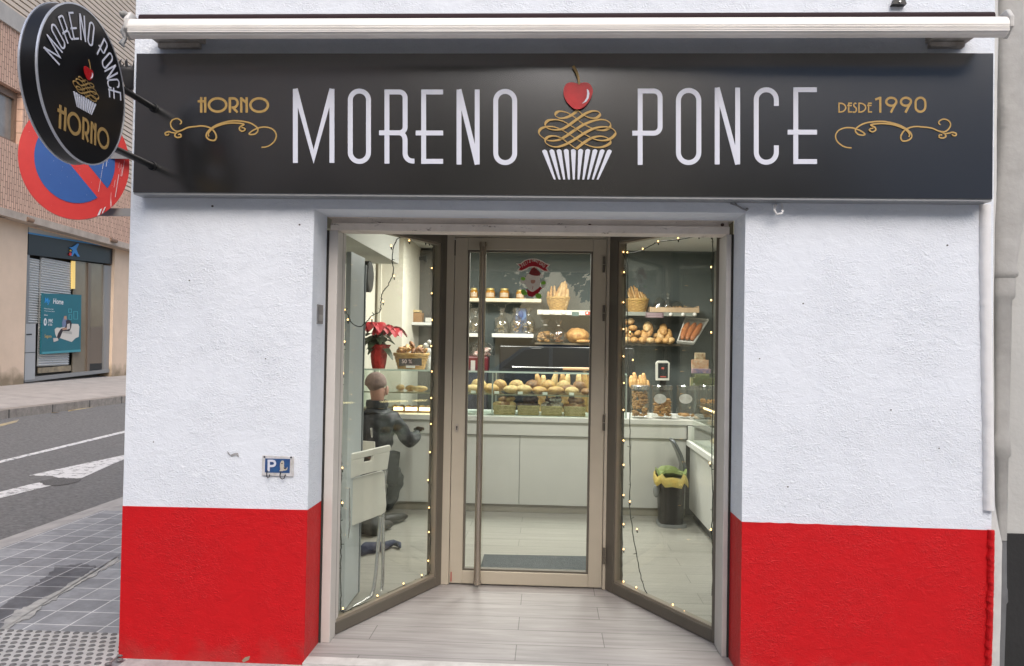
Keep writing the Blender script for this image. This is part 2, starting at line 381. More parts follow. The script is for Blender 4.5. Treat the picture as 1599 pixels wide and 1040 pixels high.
# far kerb and pavement rising to the bank front
zk = rz(-8.75)
kb = MB(); kb.box((-8.95, -30, zk-.2), (-8.72, 60, zk+.14)); tag(kb.build('far_kerb', kerb_m, uvf=lambda p: (p.y*1.0+.001, p.x+p.z)), kind='structure')
sheet('far_pavement', [(-8.95, -30, zk+.137), (-11.6, -30, .50), (-14.5, 60, .50), (-8.95, 60, zk+.137)], far_pave_m, off=(0, 0, -.1))
dg = MB()
for (a, b, r) in [(86, 644.6, .05), (112, 641, .035), (50, 648, .03)]:
    p = PR(a, b); dg.lathe([(r, 0), (r*.8, .006), (0, .008)], p, 7, sx=1.4)
# (a few fallen leaves by the kerb)
leaf_m = mat('dry_leaf', (.33, .22, .09), .8, var=(.25, .15, .06), vs=30)
for (a, b) in [(86, 645), (112, 641)]:
    p = PR(a, b, .006)
    lf = MB(); lf.add([p+V((-.07, 0, 0)), p+V((0, -.035, .01)), p+V((.07, 0, .012)), p+V((0, .04, .004)), p+V((-.07, 0, .004)), p+V((0, -.035, .014)), p+V((.07, 0, .016)), p+V((0, .04, .008))], [(0, 3, 2, 1), (4, 5, 6, 7), (0, 1, 5, 4), (1, 2, 6, 5), (2, 3, 7, 6), (3, 0, 4, 7)])
    tag(lf.build('dry_leaf', leaf_m), 'dry yellow leaf lying in the gutter below the far kerb', 'leaf', 'dry leaves in the far gutter')

# ================================================================== BANK ACROSS THE SIDE STREET
B0 = PZ(40, 597, .50); bd = V((-.082, .9966, 0)).normalized(); bn_ = V((bd.y, -bd.x, 0))
def BP(px, py, off=0.0): return PL(px, py, B0+bn_*off, bn_)
def buv(p): return ((p-B0).dot(bd), p.z)
def BC(px, py, off=0.0):
    p = BP(px, py, off); return ((p-B0).dot(bd), p.z)
def bpt(s, z, off=0.0): return B0+bd*s+bn_*off+V((0, 0, z-B0.z))
bank = thing('bank_building', 'beige rendered building with brick upper floors and a bank branch, across the side street', 'building', B0)
beige = mat('beige_render', (.72, .55, .41), .85, var=(.64, .49, .36), vs=1.2, bump=.15, bs=20, bd=.01)
n, l, b = nodes(beige)   # rain-splash grime along the foot of the wall
tc = n.new('ShaderNodeTexCoord'); sp = n.new('ShaderNodeSeparateXYZ'); l.new(tc.outputs['Object'], sp.inputs[0])
gn = n.new('ShaderNodeTexNoise'); gn.inputs['Scale'].default_value = 2.5; gn.inputs['Detail'].default_value = 8; l.new(tc.outputs['Object'], gn.inputs['Vector'])
ma = n.new('ShaderNodeMath'); ma.operation = 'MULTIPLY_ADD'; l.new(gn.outputs['Fac'], ma.inputs[0]); ma.inputs[1].default_value = -.9; l.new(sp.outputs['Z'], ma.inputs[2])
mr = n.new('ShaderNodeMapRange'); mr.inputs['From Min'].default_value = -.45; mr.inputs['From Max'].default_value = -.12; mr.inputs['To Min'].default_value = .75; mr.inputs['To Max'].default_value = 0
l.new(ma.outputs[0], mr.inputs['Value']); mx = n.new('ShaderNodeMix'); mx.data_type = 'RGBA'; mx.inputs['B'].default_value = (.13, .10, .05, 1)
src = b.inputs['Base Color'].links[0].from_socket; l.new(src, mx.inputs['A']); l.new(mr.outputs[0], mx.inputs['Factor']); l.new(mx.outputs['Result'], b.inputs['Base Color'])
brick_m = bricky('tan_brick', (.70, .46, .34), (.60, .39, .29), (.26, .16, .12), .26, .075, .009, uv=True, rough=.85, rot=R_(90), noise=.12, bump=.6)
slat_m = mat('cream_cladding', (.68, .57, .46), .55, var=(.62, .52, .42), vs=2)
slat_gap = mat('cladding_gap', (.22, .16, .12), .8)
s0, z0 = BC(43.5, 352); s1, z1 = BC(177, 377.5)
zt = 3.55
sL = min(BC(43.8, 353)[0], BC(37.7, 596)[0]); sR = BC(177, 480)[0]
zTop = BC(43.8, 353)[1]
zBand = BC(100, 352, .25)[1]
wb = MB()
wb.prism([bpt(-14, .3), bpt(sL, .3), bpt(sL, zBand+.1), bpt(-14, zBand+.1)], -bn_*.35)
wb.prism([bpt(sR, .3), bpt(30, .3), bpt(30, zBand+.1), bpt(sR, zBand+.1)], -bn_*.35)
wb.prism([bpt(sL, zTop), bpt(sR, zTop), bpt(sR, zBand+.1), bpt(sL, zBand+.1)], -bn_*.35)
wb.build('wall', beige, bank)
# brick storey, standing 25 cm proud over the shop front, with soffit strip
zC = BC(0, 32, .25)[1]           # cornice level
bs_end = BC(100, 200, .25)[0]
wx0, wz1 = BC(-60, 110, .25); wx1, wz0 = BC(34, 228, .25)
wz1 = BC(20, 137, .25)[1]
bb = MB()
def wallrect(mb, a, b_, c, d, off, th): mb.prism([bpt(a, c, off), bpt(b_, c, off), bpt(b_, d, off), bpt(a, d, off)], -bn_*th)
wallrect(bb, -14, 30, zBand, wz0, .25, .5)
wallrect(bb, wx1, bs_end, wz0, wz1, .25, .5); wallrect(bb, -14, bs_end, wz1, zC, .25, .5)
wallrect(bb, -14, wx1-5.2, wz0, wz1, .25, .5)
bb.build('brick_storey', brick_m, bank, uvf=buv)
so_ = MB(); wallrect(so_, -14, 30, zBand-.16, zBand-.002, .28, .4); so_.build('soffit_band', mat('grey_band', (.50, .42, .35), .8, var=(.36, .30, .25), vs=3), bank)
cn = MB(); wallrect(cn, -14, bs_end, zC, zC+.38, .30, .5); cn.build('cornice', mat('cornice_render', (.50, .47, .43), .8, var=(.42, .39, .36), vs=3), bank)
wf = MB()
brown = mat('brown_window_frame', (.20, .13, .09), .5)
wallrect(wf, wx1-5.2, wx1, wz1-.16, wz1, .12, .1); wallrect(wf, wx1-5.2, wx1, wz0, wz0+.08, .12, .1)
for k in range(5): wallrect(wf, wx1-.09-k*1.03, wx1-k*1.03, wz0+.08, wz1-.16, .12, .1)
win = wf.build('window', brown, bank)
wp = MB(); wallrect(wp, wx1-5.2, wx1, wz0+.05, wz1-.1, .06, .02); wp.build('pane', mat('curtained_glass', (.20, .18, .16), .12, var=(.32, .30, .27), vs=1.5), win)
wn = MB(); wallrect(wn, -14, 30, zC, zC+9, -.1, .3); wallrect(wn, bs_end, 30, wz0, zC, -.1, .3); wn.build('backing_wall', slat_gap, bank)
cl = MB(); z = zC+.40; k = 0
while z < zC+8.5:
    wallrect(cl, -14 if z > zC+.38 else bs_end, 30, z, z+.095, 0.0, .04); z += .13
z = wz0+.02
while z < zC+.36:
    wallrect(cl, bs_end+.02, 30, z, z+.095, 0.0, .04); z += .13
cl.build('slat_cladding', slat_m, bank)
bk0 = MB(); wallrect(bk0, sL-.05, sR+.05, .3, zTop+.1, -.36, .05); bk0.build('backing_plate', mat('dim_bank_interior', (.10, .09, .08), .8), bank)  # dark plate added behind the shopfront so no sky shows through gaps
# shop front of the branch
grey_al = mat('grey_aluminium', (.26, .26, .255), .5, .1); lt_al = mat('light_aluminium', (.52, .53, .52), .5, .1)
def bq(mb, pts, off, th=.03): mb.prism([BP(a, c, off) for a, c in pts], -bn_*th)
f = MB()
bq(f, [(43.8, 353), (47.5, 354), (42.5, 595.5), (37.7, 596)], -.08, .1)
bq(f, [(163, 414), (176.5, 416), (174.5, 581), (162.5, 582)], -.08, .1)
bq(f, [(40, 590), (174.5, 576), (174.5, 581), (38.5, 597)], -.06, .1)
br = f.build('shopfront', grey_al, bank)
f = MB(); bq(f, [(45, 354), (176.5, 379), (176.5, 385), (45, 362.5)], -.07, .05); f.build('shutter_box', lt_al, br)
f = MB(); bq(f, [(45, 362.5), (176.5, 385), (176.5, 387), (45, 365)], -.05, .08); f.build('blue_trim', mat('sky_blue', (.05, .28, .62), .4), br)
f = MB(); bq(f, [(44.8, 365), (176.5, 387), (176, 412.5), (44, 397.5)], -.06, .08)
fas = f.build('fascia', mat('black_glass', (.008, .009, .012), .35), br)
f = MB()   # star-shaped brush mark and its two dots
cx, cy = 117.5, 390.5
star = [(108.5, 386.5), (113.3, 385.8), (115.3, 384.6), (120.5, 380.5), (123.6, 380.6), (119.5, 389.2), (121.5, 395), (124.8, 400.8), (121.3, 400.5), (116.8, 394.6), (113, 400), (111.2, 399.2), (114, 391.6), (112.2, 389.2)]
bq(f, star, -.035, .02); f.build('emblem', mat('logo_blue', (.03, .24, .62), .4), fas)
f = MB(); f.prism([BP(110.2+1.9*math.cos(t*.7), 396.8+2.7*math.sin(t*.7), -.034) for t in range(9)], -bn_*.02); f.build('emblem', mat('logo_red', (.6, .02, .02), .4), fas)
f = MB(); f.prism([BP(110.6+1.3*math.cos(t*.7), 391.4+1.4*math.sin(t*.7), -.034) for t in range(9)], -bn_*.02); f.build('emblem', mat('logo_yellow', (.7, .4, .02), .4), fas)
# roller shutters: real slats
def shutter(name, x0, x1, yt0, yt1, yb0, yb1, nsl, par):
    f = MB(); a0, zt0 = BC(x0, yt0, -.14); a1, zt1 = BC(x1, yt1, -.14); zb = BC(x0, yb0, -.14)[1]; zt_ = zt0
    h = (zt_-zb)/nsl
    for i in range(nsl): f.prism([bpt(a0, zb+i*h+.008, -.14), bpt(a0, zb+i*h+h*.55, -.115), bpt(a0, zb+(i+1)*h, -.14)], bd*(a1-a0))
    wallrect(f, a0, a1, zb, zt_, -.145, .02)
    return f.build(name, lt_al, par)
shutter('roller_shutter', 44, 61, 402, 404, 505, 504, 26, br)
shutter('roller_shutter', 64, 111, 401, 407, 572, 570, 44, br)
f = MB(); bq(f, [(40.5, 506), (56, 505.5), (54.5, 592), (38.5, 594)], -.05, .1); pn = f.build('cash_machine_panel', mat('grey_panel', (.38, .385, .385), .5, .0), br)
f = MB(); bq(f, [(41.5, 521.5), (50, 521), (50, 523), (41.5, 523.5)], -.045, .02); f.build('slot', black_pl, pn); f = MB(); bq(f, [(39.6, 550.6), (55.3, 549.6), (55.3, 550.4), (39.6, 551.4)], -.045, .02); f.build('panel_groove', black_pl, pn)
glass_bank = mat('bronze_tinted_glass', (.20, .165, .12), .12, var=(.26, .22, .16), vs=.8)
f = MB(); bq(f, [(115, 407), (138, 410), (136, 580), (113, 582)], -.13, .02); f.build('window', glass_bank, br)
f = MB(); bq(f, [(142.5, 411), (161, 413), (160, 510), (141, 511)], -.12, .02); f.build('door_glass', glass_bank, br)
f = MB(); bq(f, [(138, 410), (142.5, 411), (140, 580), (136, 581)], -.09, .06); bq(f, [(141.5, 511), (160, 510), (158.6, 567), (139.8, 568)], -.11, .03); f.build('door', mat('bronze_panel', (.22, .17, .13), .35, .4), br)
f = MB(); bq(f, [(139.8, 568.5), (159, 567), (158.8, 577), (139.6, 579)], -.1, .03); f.build('kick_plate', black_pl, br)
f = MB(); bq(f, [(60, 574.5), (111, 570.5), (111, 579), (60, 583)], -.13, .02); f.build('low_window', mat('dim_interior', (.16, .13, .09), .4, var=(.35, .28, .18), vs=5), br)
f = MB(); bq(f, [(112.6, 407.5), (117.8, 408), (117.4, 451), (112.4, 451)], -.09, .03); f.build('light_strip', mat('warm_strip', (.75, .52, .16), .5, emit=.35), br)
# poster hung in the branch window
PO = -.02
poster = thing('window_poster', 'teal insurance poster with a couple on a white sofa, in the bank window', 'poster', BP(96, 552, PO))
f = MB(); bq(f, [(66.5, 458), (127.2, 460.5), (125.8, 549.5), (63.9, 553.5)], PO, .03); f.build('poster_board', mat('teal_print', (.012, .145, .185), .45, var=(.010, .12, .155), vs=1), poster)
def bank_text(name, s, px, py, h, m, par, slant=0, off=PO+.004, wide=1, bold=0):
    vs, fs, wd = font_mesh(s, bold)
    a, z = BC(px, py, off); sc = h; f = MB()
    f.add([bpt(a+(x*wide+slant*y)*sc, z+y*sc, off) for x, y in vs], fs); return f.build(name, m, par)
def font_mesh(s, bold=0, res=3):
    cu = bpy.data.curves.new('t', 'FONT'); cu.body = s; cu.size = 1; cu.offset = bold; cu.resolution_u = res
    ob = bpy.data.objects.new('t', cu); COL.objects.link(ob)
    dgp = bpy.context.evaluated_depsgraph_get(); me = ob.evaluated_get(dgp).to_mesh()
    vs = [(v.co.x, v.co.y) for v in me.vertices]; fs = [tuple(p.vertices) for p in me.polygons]
    ob.evaluated_get(dgp).to_mesh_clear(); bpy.data.objects.remove(ob); bpy.data.curves.remove(cu)
    k = max(y for x, y in vs)
    return [(x/.72, y/.72) for x, y in vs], fs, max(x for x, y in vs)/.72
pw = mat('print_white', (.75, .75, .75), .5); pb = mat('print_blue', (.03, .30, .70), .5)
ppm = (BC(66, 460, PO)[1]-BC(66, 552, PO)[1])/92   # metres per photo pixel of height here
def bt(s, px, py, hpx, m, **k): return bank_text('lettering', s, px, py, hpx*ppm, m, poster, **k)
bt('My', 69.3, 472.8, 8.6, pb, slant=.2, bold=.02)
bt('Home', 82.6, 473.8, 8.6, pw, slant=.12, bold=.02)
bt('Ahora puedes proteger', 69, 482.5, 2.0, pw, slant=0)
bt('tu hogar como se merece', 69, 486, 2.0, pw)
bt('Seguros', 69, 492.6, 2.2, pw, bold=.02)
bt('0', 68.2, 508, 11.5, pw, bold=.03)
bt(',99€', 74.5, 503.2, 5.5, pw, bold=.02)
bt('al día', 75, 508.2, 4, pw, bold=.01)
bt('Seguro', 69.5, 527, 5, mat('print_gold', (.55, .38, .12), .5), bold=.01)
f = MB()
for (a, c, d, e) in [(107, 482, 5, 6), (107.5, 491, 5, 7.5), (115, 486, 6.5, 12)]:
    for q in ([(a, c), (a+d, c+.3), (a+d, c+.9), (a, c+.6)], [(a, c+e), (a+d, c+e), (a+d, c+e+.6), (a, c+e+.6)], [(a, c), (a+.6, c), (a+.6, c+e), (a, c+e)], [(a+d-.6, c), (a+d, c), (a+d, c+e), (a+d-.6, c+e)]):
        bq(f, q, PO+.004, .002)
f.build('picture_frames', mat('print_teal', (.10, .40, .45), .5), poster)
f = MB(); bq(f, [(66, 549.6), (125.8, 545.6), (125.8, 549), (66, 553)], PO+.003, .002); f.build('footer_band', mat('print_teal2', (.06, .28, .33), .5), poster)
sofa = mat('print_sofa', (.62, .58, .52), .6)
f = MB(); bq(f, [(85.5, 514), (89, 511.5), (94, 512), (112, 505.5), (122, 506), (124, 510), (123, 526), (118, 528), (112, 534), (94, 528), (89, 528), (86.5, 522)], PO+.004, .002); f.build('sofa_print', sofa, poster)
f = MB(); bq(f, [(97.5, 515), (112, 518), (112.5, 522), (97, 519)], PO+.008, .002); f.build('sofa_print', mat('print_shade', (.42, .40, .36), .6), poster)
f = MB(); bq(f, [(103, 501), (106, 499), (110, 500.5), (112, 505), (111, 512), (108.5, 517), (98, 517), (94, 527), (90, 530), (88.5, 528), (91, 520), (95, 514), (102, 511), (103.5, 506)], PO+.009, .002); f.build('figures_print', mat('print_dark', (.03, .02, .025), .6), poster)
f = MB(); bq(f, [(99, 496), (101, 493.5), (104, 494.5), (105, 500), (104, 510), (97.5, 511), (97, 504)], PO+.0065, .002); f.build('figures_print', mat('print_shirt', (.16, .20, .32), .6), poster)
f = MB(); bq(f, [(83, 528), (90, 527.5), (91.5, 531.5), (84, 534)], PO+.010, .002); f.build('figures_print', mat('print_cloth', (.55, .50, .46), .6), poster)
f = MB(); bq(f, [(105, 506), (109, 505), (109.5, 513), (104, 515)], PO+.011, .002); f.build('figures_print', bpy.data.materials['print_cloth'], poster)
f = MB(); bq(f, [(100, 493.6), (103.8, 493.4), (104.2, 498.5), (100.8, 499)], PO+.0105, .002); f.build('figures_print', mat('print_skin', (.45, .26, .17), .6), poster); f = MB(); bq(f, [(97, 512.5), (104, 511.5), (105, 514.5), (98, 515.5)], PO+.012, .002); f.build('figures_print', bpy.data.materials['print_skin'], poster)
# cables and bracket under the brick storey
cb = MB()
pts = [BP(x, y, .12) for x, y in [(0, 338), (20, 341), (38, 343), (43, 346), (47, 344), (60, 350), (100, 358), (120, 362), (135, 366), (150, 368), (165, 369.5), (175, 372), (205, 380)]]
cb.tube(pts, .022, 6); tag(cb.build('facade_cable', mat('cable', (.13, .10, .08), .7)), 'dark sagging cable clipped above the bank shopfront', 'cable')
for (x, y, lb) in [(46, 341, 'left end'), (176, 373, 'right end')]:
    t = thing('security_camera', f'small brown security camera on the soffit above the {lb} of the bank shopfront', 'camera', BP(x, y, .2))
    f = MB(); f.tube([BP(x-1, y-5, .15), BP(x-1, y, .25), BP(x+2, y+3, .3)], .025, 6); f.build('bracket', brown, t)
    f = MB(); f.tube([BP(x-4, y+1, .28), BP(x+6, y+4, .34)], [.055, .05], 10); f.build('housing', brown, t)
# ================================================================== SHOP BUILDING
YF = 3.63
shop = thing('shop_building', 'white stucco corner shop with a red painted base and a recessed glazed entrance', 'building', (0, YF, 0))
XL, XR, OLx, ORx = -2.036, 2.040, -1.132, .912
ZT = 2.153; RD = .22
def redz(x): return .708 + .012*(1-abs(x)/2.04)
# upper white wall: two piers above the red line and the head wall over the opening
b = MB()
b.prism([(XL, YF, redz(XL)), (OLx, YF, redz(OLx)), (OLx, YF, ZT), (XL, YF, ZT)], (0, RD, 0))
b.prism([(ORx, YF, redz(ORx)), (XR, YF, redz(XR)), (XR, YF, ZT), (ORx, YF, ZT)], (0, RD, 0))
b.prism([(XL, YF, ZT), (XR, YF, ZT), (XR, YF, 4.6), (XL, YF, 4.6)], (0, RD, 0))
b.box((XL, YF+RD, 0), (XL+.22, 9.2, 4.6)); b.box((XR-.1, YF+RD, 0), (XR, 9.2, 4.6))
b.build('wall', white_st, shop, base=None)
b = MB()
def edge(x, y0, n=14): return x
b.prism([(XL, YF-.003, -.3), (OLx, YF-.003, -.3), (OLx+.0, YF-.003, redz(OLx)), (XL, YF-.003, redz(XL))], (0, RD+.003, 0)); b.build('red_base', red_st, shop); b = MB()
pts = [(ORx, YF-.003, -.3), (XR, YF-.003, -.3), (XR, YF-.003, redz(XR))]
for i in range(1, 26):
    t = i/26; x = XR+(ORx-XR)*t; pts.append((x, YF-.003, redz(x)+random.uniform(-.0025, .0025)))
pts.append((ORx, YF-.003, redz(ORx)))
b.prism(pts, (0, RD+.003, 0)); b.build('red_base', red_st, shop)
# raised plaster bead along the right edge, white above and torn red paint below
def bead(zlo, zhi, m, name, rag, n, wid=.05):
    vs = []; fs = []; rnd = random.Random(4 if rag > .01 else 9); k = 7
    for i in range(n+1):
        z = zlo+(zhi-zlo)*i/n; j = rnd.uniform(-1, 1)*rag
        w_ = wid+j; d = .022+rnd.uniform(-.3, .3)*rag
        lean = .012*math.sin(z*2.2)
        for q in range(k):
            a = math.pi*q/(k-1)
            vs.append((XR-.002-w_*.5+lean-math.cos(a)*w_*.5, YF-.001-math.sin(a)*d, z))
    for i in range(n):
        for q in range(k-1): fs.append((i*k+q, i*k+q+1, (i+1)*k+q+1, (i+1)*k+q))
    fs.append(tuple(range(k))); fs.append(tuple(range(n*k, n*k+k))[::-1])
    mb = MB(); mb.add(vs, fs); return mb.build(name, m, shop, smooth=(50 if rag < .004 else False))
bead(.80, 2.20, white_smooth, 'plaster_bead', .0022, 90)
bead(.10, .71, red_st, 'red_paint_edge', .006, 44, .03)
# nail holes and pock marks in the white plaster
hole_m = mat('dark_hole', (.06, .055, .05), .9)
for (x, y, r_) in [(332, 322, .005), (468, 351, .004), (1533, 388, .005), (1479, 383, .0035), (1532, 352, .004), (1254, 474, .003), (296, 438, .003), (1391, 640, .003), (240, 690, .0025), (415, 560, .0025), (1230, 760, .003), (1466, 700, .0025), (1186, 560, .0025)]:
    o = PY(x, y, YF)-V((0, .0035, 0)); b = MB(); b.prism([o+V((r_*math.cos(a*.9)*1.2, 0, r_*math.sin(a*.9))) for a in range(7)], (0, .003, 0)); b.build('nail_hole', hole_m, shop)
# cracks, hooks and little fixtures
crk = mat('exposed_render', (.16, .16, .17), .9, var=(.42, .42, .42), vs=40)
b = MB(); P = lambda x, y, h=.004: PY(x, y, YF)-V((0, h, 0))
b.prism([P(355, 704), (P(360, 710)), P(366, 707.5), P(372, 707), P(373.5, 714), P(369, 710.5), P(362, 713), P(357, 709)], (0, .003, 0)); b.build('plaster_chip', crk, shop)
b = MB(); b.prism([P(378, 1031), (P(383, 1026)), P(391, 1024), P(389, 1030), P(381, 1034)], (0, .003, 0)); b.build('plaster_chip', mat('bare_patch', (.30, .22, .16), .9), shop)
b = MB()
for pth in ([(1140, 318), (1150, 321), (1158, 326), (1166, 329)], [(1130, 309.5), (1142, 311), (1150, 320)]):
    b.tube([P(x, y, .006) for x, y in pth], .0035, 6)
b.ball(P(1166, 327, .008), .007, 8, 6); b.build('loose_wire', mat('grey_wire', (.25, .25, .26), .6), shop)
hk = thing('wall_hook', 'white painted wall hook under the right half of the black shop sign', 'hook', PY(1214, 330, YF))
b = MB(); hp = [PY(1212, 320, YF)+V((0, .0, 0)), PY(1210, 321, YF-.03), PY(1209, 328, YF-.045), PY(1213, 335, YF-.045), PY(1221, 333, YF-.05), PY(1222, 328, YF-.05)]
b.tube(hp, .006, 8); b.build('hook', white_smooth, hk, smooth=True)
b = MB(); b.tube([PY(1221, 312, YF-.006), PY(1221.5, 326, YF-.006)], .003, 6); b.build('cable', white_smooth, hk)
b = MB(); xv = OLx
b.box((xv-.004, PX(490.5, 505, xv).y, PX(495, 516, xv).z), (xv+.004, PX(501, 505, xv).y, PX(495, 496, xv).z))
bx_ = thing('wall_switch', 'small grey key switch box set in the left door reveal', 'switch', (xv, 3.75, 1.58))
b = MB(); b.box((xv-.002, 3.705, 1.605), (xv+.006, 3.795, 1.70)); b.build('plate', mat('grey_zinc', (.22, .22, .23), .4, .6), bx_, bevel=.002)
b = MB(); b.box((xv+.006, 3.72, 1.62), (xv+.009, 3.775, 1.65)); b.build('cover', mat('zinc_dark', (.35, .35, .36), .4, .6), bx_)
# rusty painted steel lintel
lint = mat('flaking_lintel', (.74, .67, .60), .8, var=(.60, .53, .46), vs=5, bump=.6, bs=35, bd=.006, detail=10)
n, l, q = nodes(lint); tc = n.new('ShaderNodeTexCoord'); mp = n.new('ShaderNodeMapping'); mp.inputs['Scale'].default_value = (1, 1, 3)
l.new(tc.outputs['Object'], mp.inputs['Vector']); ns = n.new('ShaderNodeTexNoise'); ns.inputs['Scale'].default_value = 11; ns.inputs['Detail'].default_value = 12; ns.inputs['Roughness'].default_value = .75
l.new(mp.outputs['Vector'], ns.inputs['Vector']); mr = n.new('ShaderNodeMapRange'); mr.inputs['From Min'].default_value = .60; mr.inputs['From Max'].default_value = .66; l.new(ns.outputs['Fac'], mr.inputs['Value'])
mx = n.new('ShaderNodeMix'); mx.data_type = 'RGBA'; mx.inputs['B'].default_value = (.10, .065, .045, 1); l.new(q.inputs['Base Color'].links[0].from_socket, mx.inputs['A']); l.new(mr.outputs[0], mx.inputs['Factor']); l.new(mx.outputs['Result'], q.inputs['Base Color'])
YL = YF+RD+.004
b = MB(); b.box((OLx+.015, YL, 2.085), (ORx-.02, YL+.12, 2.125)); b.box((OLx+.015, YL+.018, 2.125), (ORx-.02, YL+.12, 2.20))
b.box((OLx, YL, 2.150), (ORx, YL+.12, 2.24)); lt_ = b.build('lintel', lint, shop, bevel=.004)
rust_m = mat('rust', (.07, .04, .03), .8)
for x, y in [(730, 352), (812, 341), (855, 341), (921, 352), (1128, 351), (833, 341)]:
    b = MB(); b.lathe([(.009, 0), (.008, .004), (0, .006)], (0, 0, 0), 8)
    vs = b.v[-24:]; o = PY(x, y, YL+.016)
    b.v = [V((o.x+v.x, o.y-v.z, o.z+v.y)) for v in b.v]
    b.build('bolt_head', rust_m, lt_)
# white shutter guides standing between reveal and bronze frames
guide_m = mat('cream_guide', (.55, .52, .49), .6, var=(.50, .47, .44), vs=6)
for x0, x1 in ((OLx+.010, PY(522, 650, YL).x), (PY(1131, 650, YL).x, ORx-.010)):
    b = MB(); b.box((x0, YL, .0), (x1, YL+.16, 2.085)); b.build('shutter_guide', guide_m, shop, bevel=.003)
    b = MB(); xe = x0-.010 if x0 < 0 else x1; b.box((xe-(.012 if x0 < 0 else 0), YL-.003, 0), (xe+(.010 if x0 < 0 else .022), YL+.05, 2.085)); b.build('joint', mat('dark_joint', (.03, .028, .025), .9), shop)
# floor, sill, ceilings
floor_in = planks('interior_floor_boards', (.235, .225, .20), (.31, .30, .265), 0, .35)
floor_out = planks('entrance_floor_boards', (.245, .228, .222), (.38, .355, .348), 0, .55, 1.2, .2)
OL, IL, IR, OR_ = V((-1.108, 3.953, 0)), V((-.668, 4.876, 0)), V((.388, 4.890, 0)), V((.918, 4.006, 0))
sheet('entrance_floor', [(OLx, 3.685, 0), (ORx, 3.685, 0), (ORx, 4.0, 0), IR+V((0, .04, 0)), IL+V((0, .04, 0)), (OLx, 4.0, 0)], floor_out, off=(0, 0, -.1), base=(.31, .12, 0))
sheet('entrance_step', [(OLx, 3.60, 0), (ORx, 3.60, 0), (ORx, 3.682, 0), (OLx, 3.682, 0)], mat('pale_stone', (.58, .56, .54), .7, var=(.45, .43, .41), vs=10), off=(0, 0, -.1))
sheet('shop_floor', [OL+V((-.02, .05, -.002)), IL+V((0, .045, -.002)), IR+V((0, .045, -.002)), OR_+V((.02, .05, -.002)), (1.94, 3.9, -.002), (1.94, 9.1, -.002), (-1.81, 9.1, -.002), (-1.81, 3.9, -.002)], floor_in, off=(0, 0, -.1), base=(-.2, .05, 0))
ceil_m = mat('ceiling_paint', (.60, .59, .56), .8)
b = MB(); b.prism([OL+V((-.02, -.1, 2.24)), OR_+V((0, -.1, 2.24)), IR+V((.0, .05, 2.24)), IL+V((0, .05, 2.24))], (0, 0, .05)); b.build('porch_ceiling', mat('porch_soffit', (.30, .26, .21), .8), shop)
b = MB(); b.box((XL+.22, YF+RD+.01, 2.65), (XR-.1, 9.15, 2.75)); b.build('ceiling', ceil_m, shop)
wall_in = mat('interior_wall_paint', (.50, .48, .41), .8)
b = MB(); b.box((XL+.225, 3.86, 0), (OLx-.02, 3.9, 2.65)); b.box((ORx+.02, 3.86, 0), (XR-.105, 3.9, 2.65))
b.prism([IL+V((0, .06, 2.29)), IR+V((0, .06, 2.29)), IR+V((0, .06, 2.65)), IL+V((0, .06, 2.65))], (0, .03, 0))
b.prism([OL+V((-.04, .04, 2.29)), IL+V((-.01, .06, 2.29)), IL+V((-.01, .06, 2.65)), OL+V((-.04, .04, 2.65))], (-.03, .02, 0))
b.prism([OR_+V((.04, .04, 2.29)), IR+V((.01, .06, 2.29)), IR+V((.01, .06, 2.65)), OR_+V((.04, .04, 2.65))], (.03, .02, 0))
b.box((XL+.221, 3.9, 0), (XL+.24, 9.1, 2.65)); b.build('interior_wall', wall_in, shop)
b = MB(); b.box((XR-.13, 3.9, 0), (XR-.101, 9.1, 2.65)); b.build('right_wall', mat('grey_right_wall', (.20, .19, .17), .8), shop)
b = MB(); b.box((-1.8, 9.0, 0), (1.93, 9.1, 2.65)); b.build('back_wall', mat('reflection_tinted_wall', (.055, .068, .066), .7, var=(.07, .082, .078), vs=2), shop)  # grey-green colour includes the street's reflection in the door glass
beam_m = mat('pale_beam', (.46, .455, .42), .8)
b = MB(); b.box((-1.79, 4.35, 2.17), (-1.235, 6.25, 2.65)); b.build('bulkhead', beam_m, shop)
b = MB(); xa, xb = PY(571, 500, 7.9).x, PY(628, 500, 7.9).x
b.box((xa-.35, 7.9, 0), (xb, 8.99, 2.65)); b.box((xa+.13, 7.86, 0), (xa+.16, 7.9, 2.65)); b.build('column', mat('cream_column', (.56, .53, .45), .8), shop)

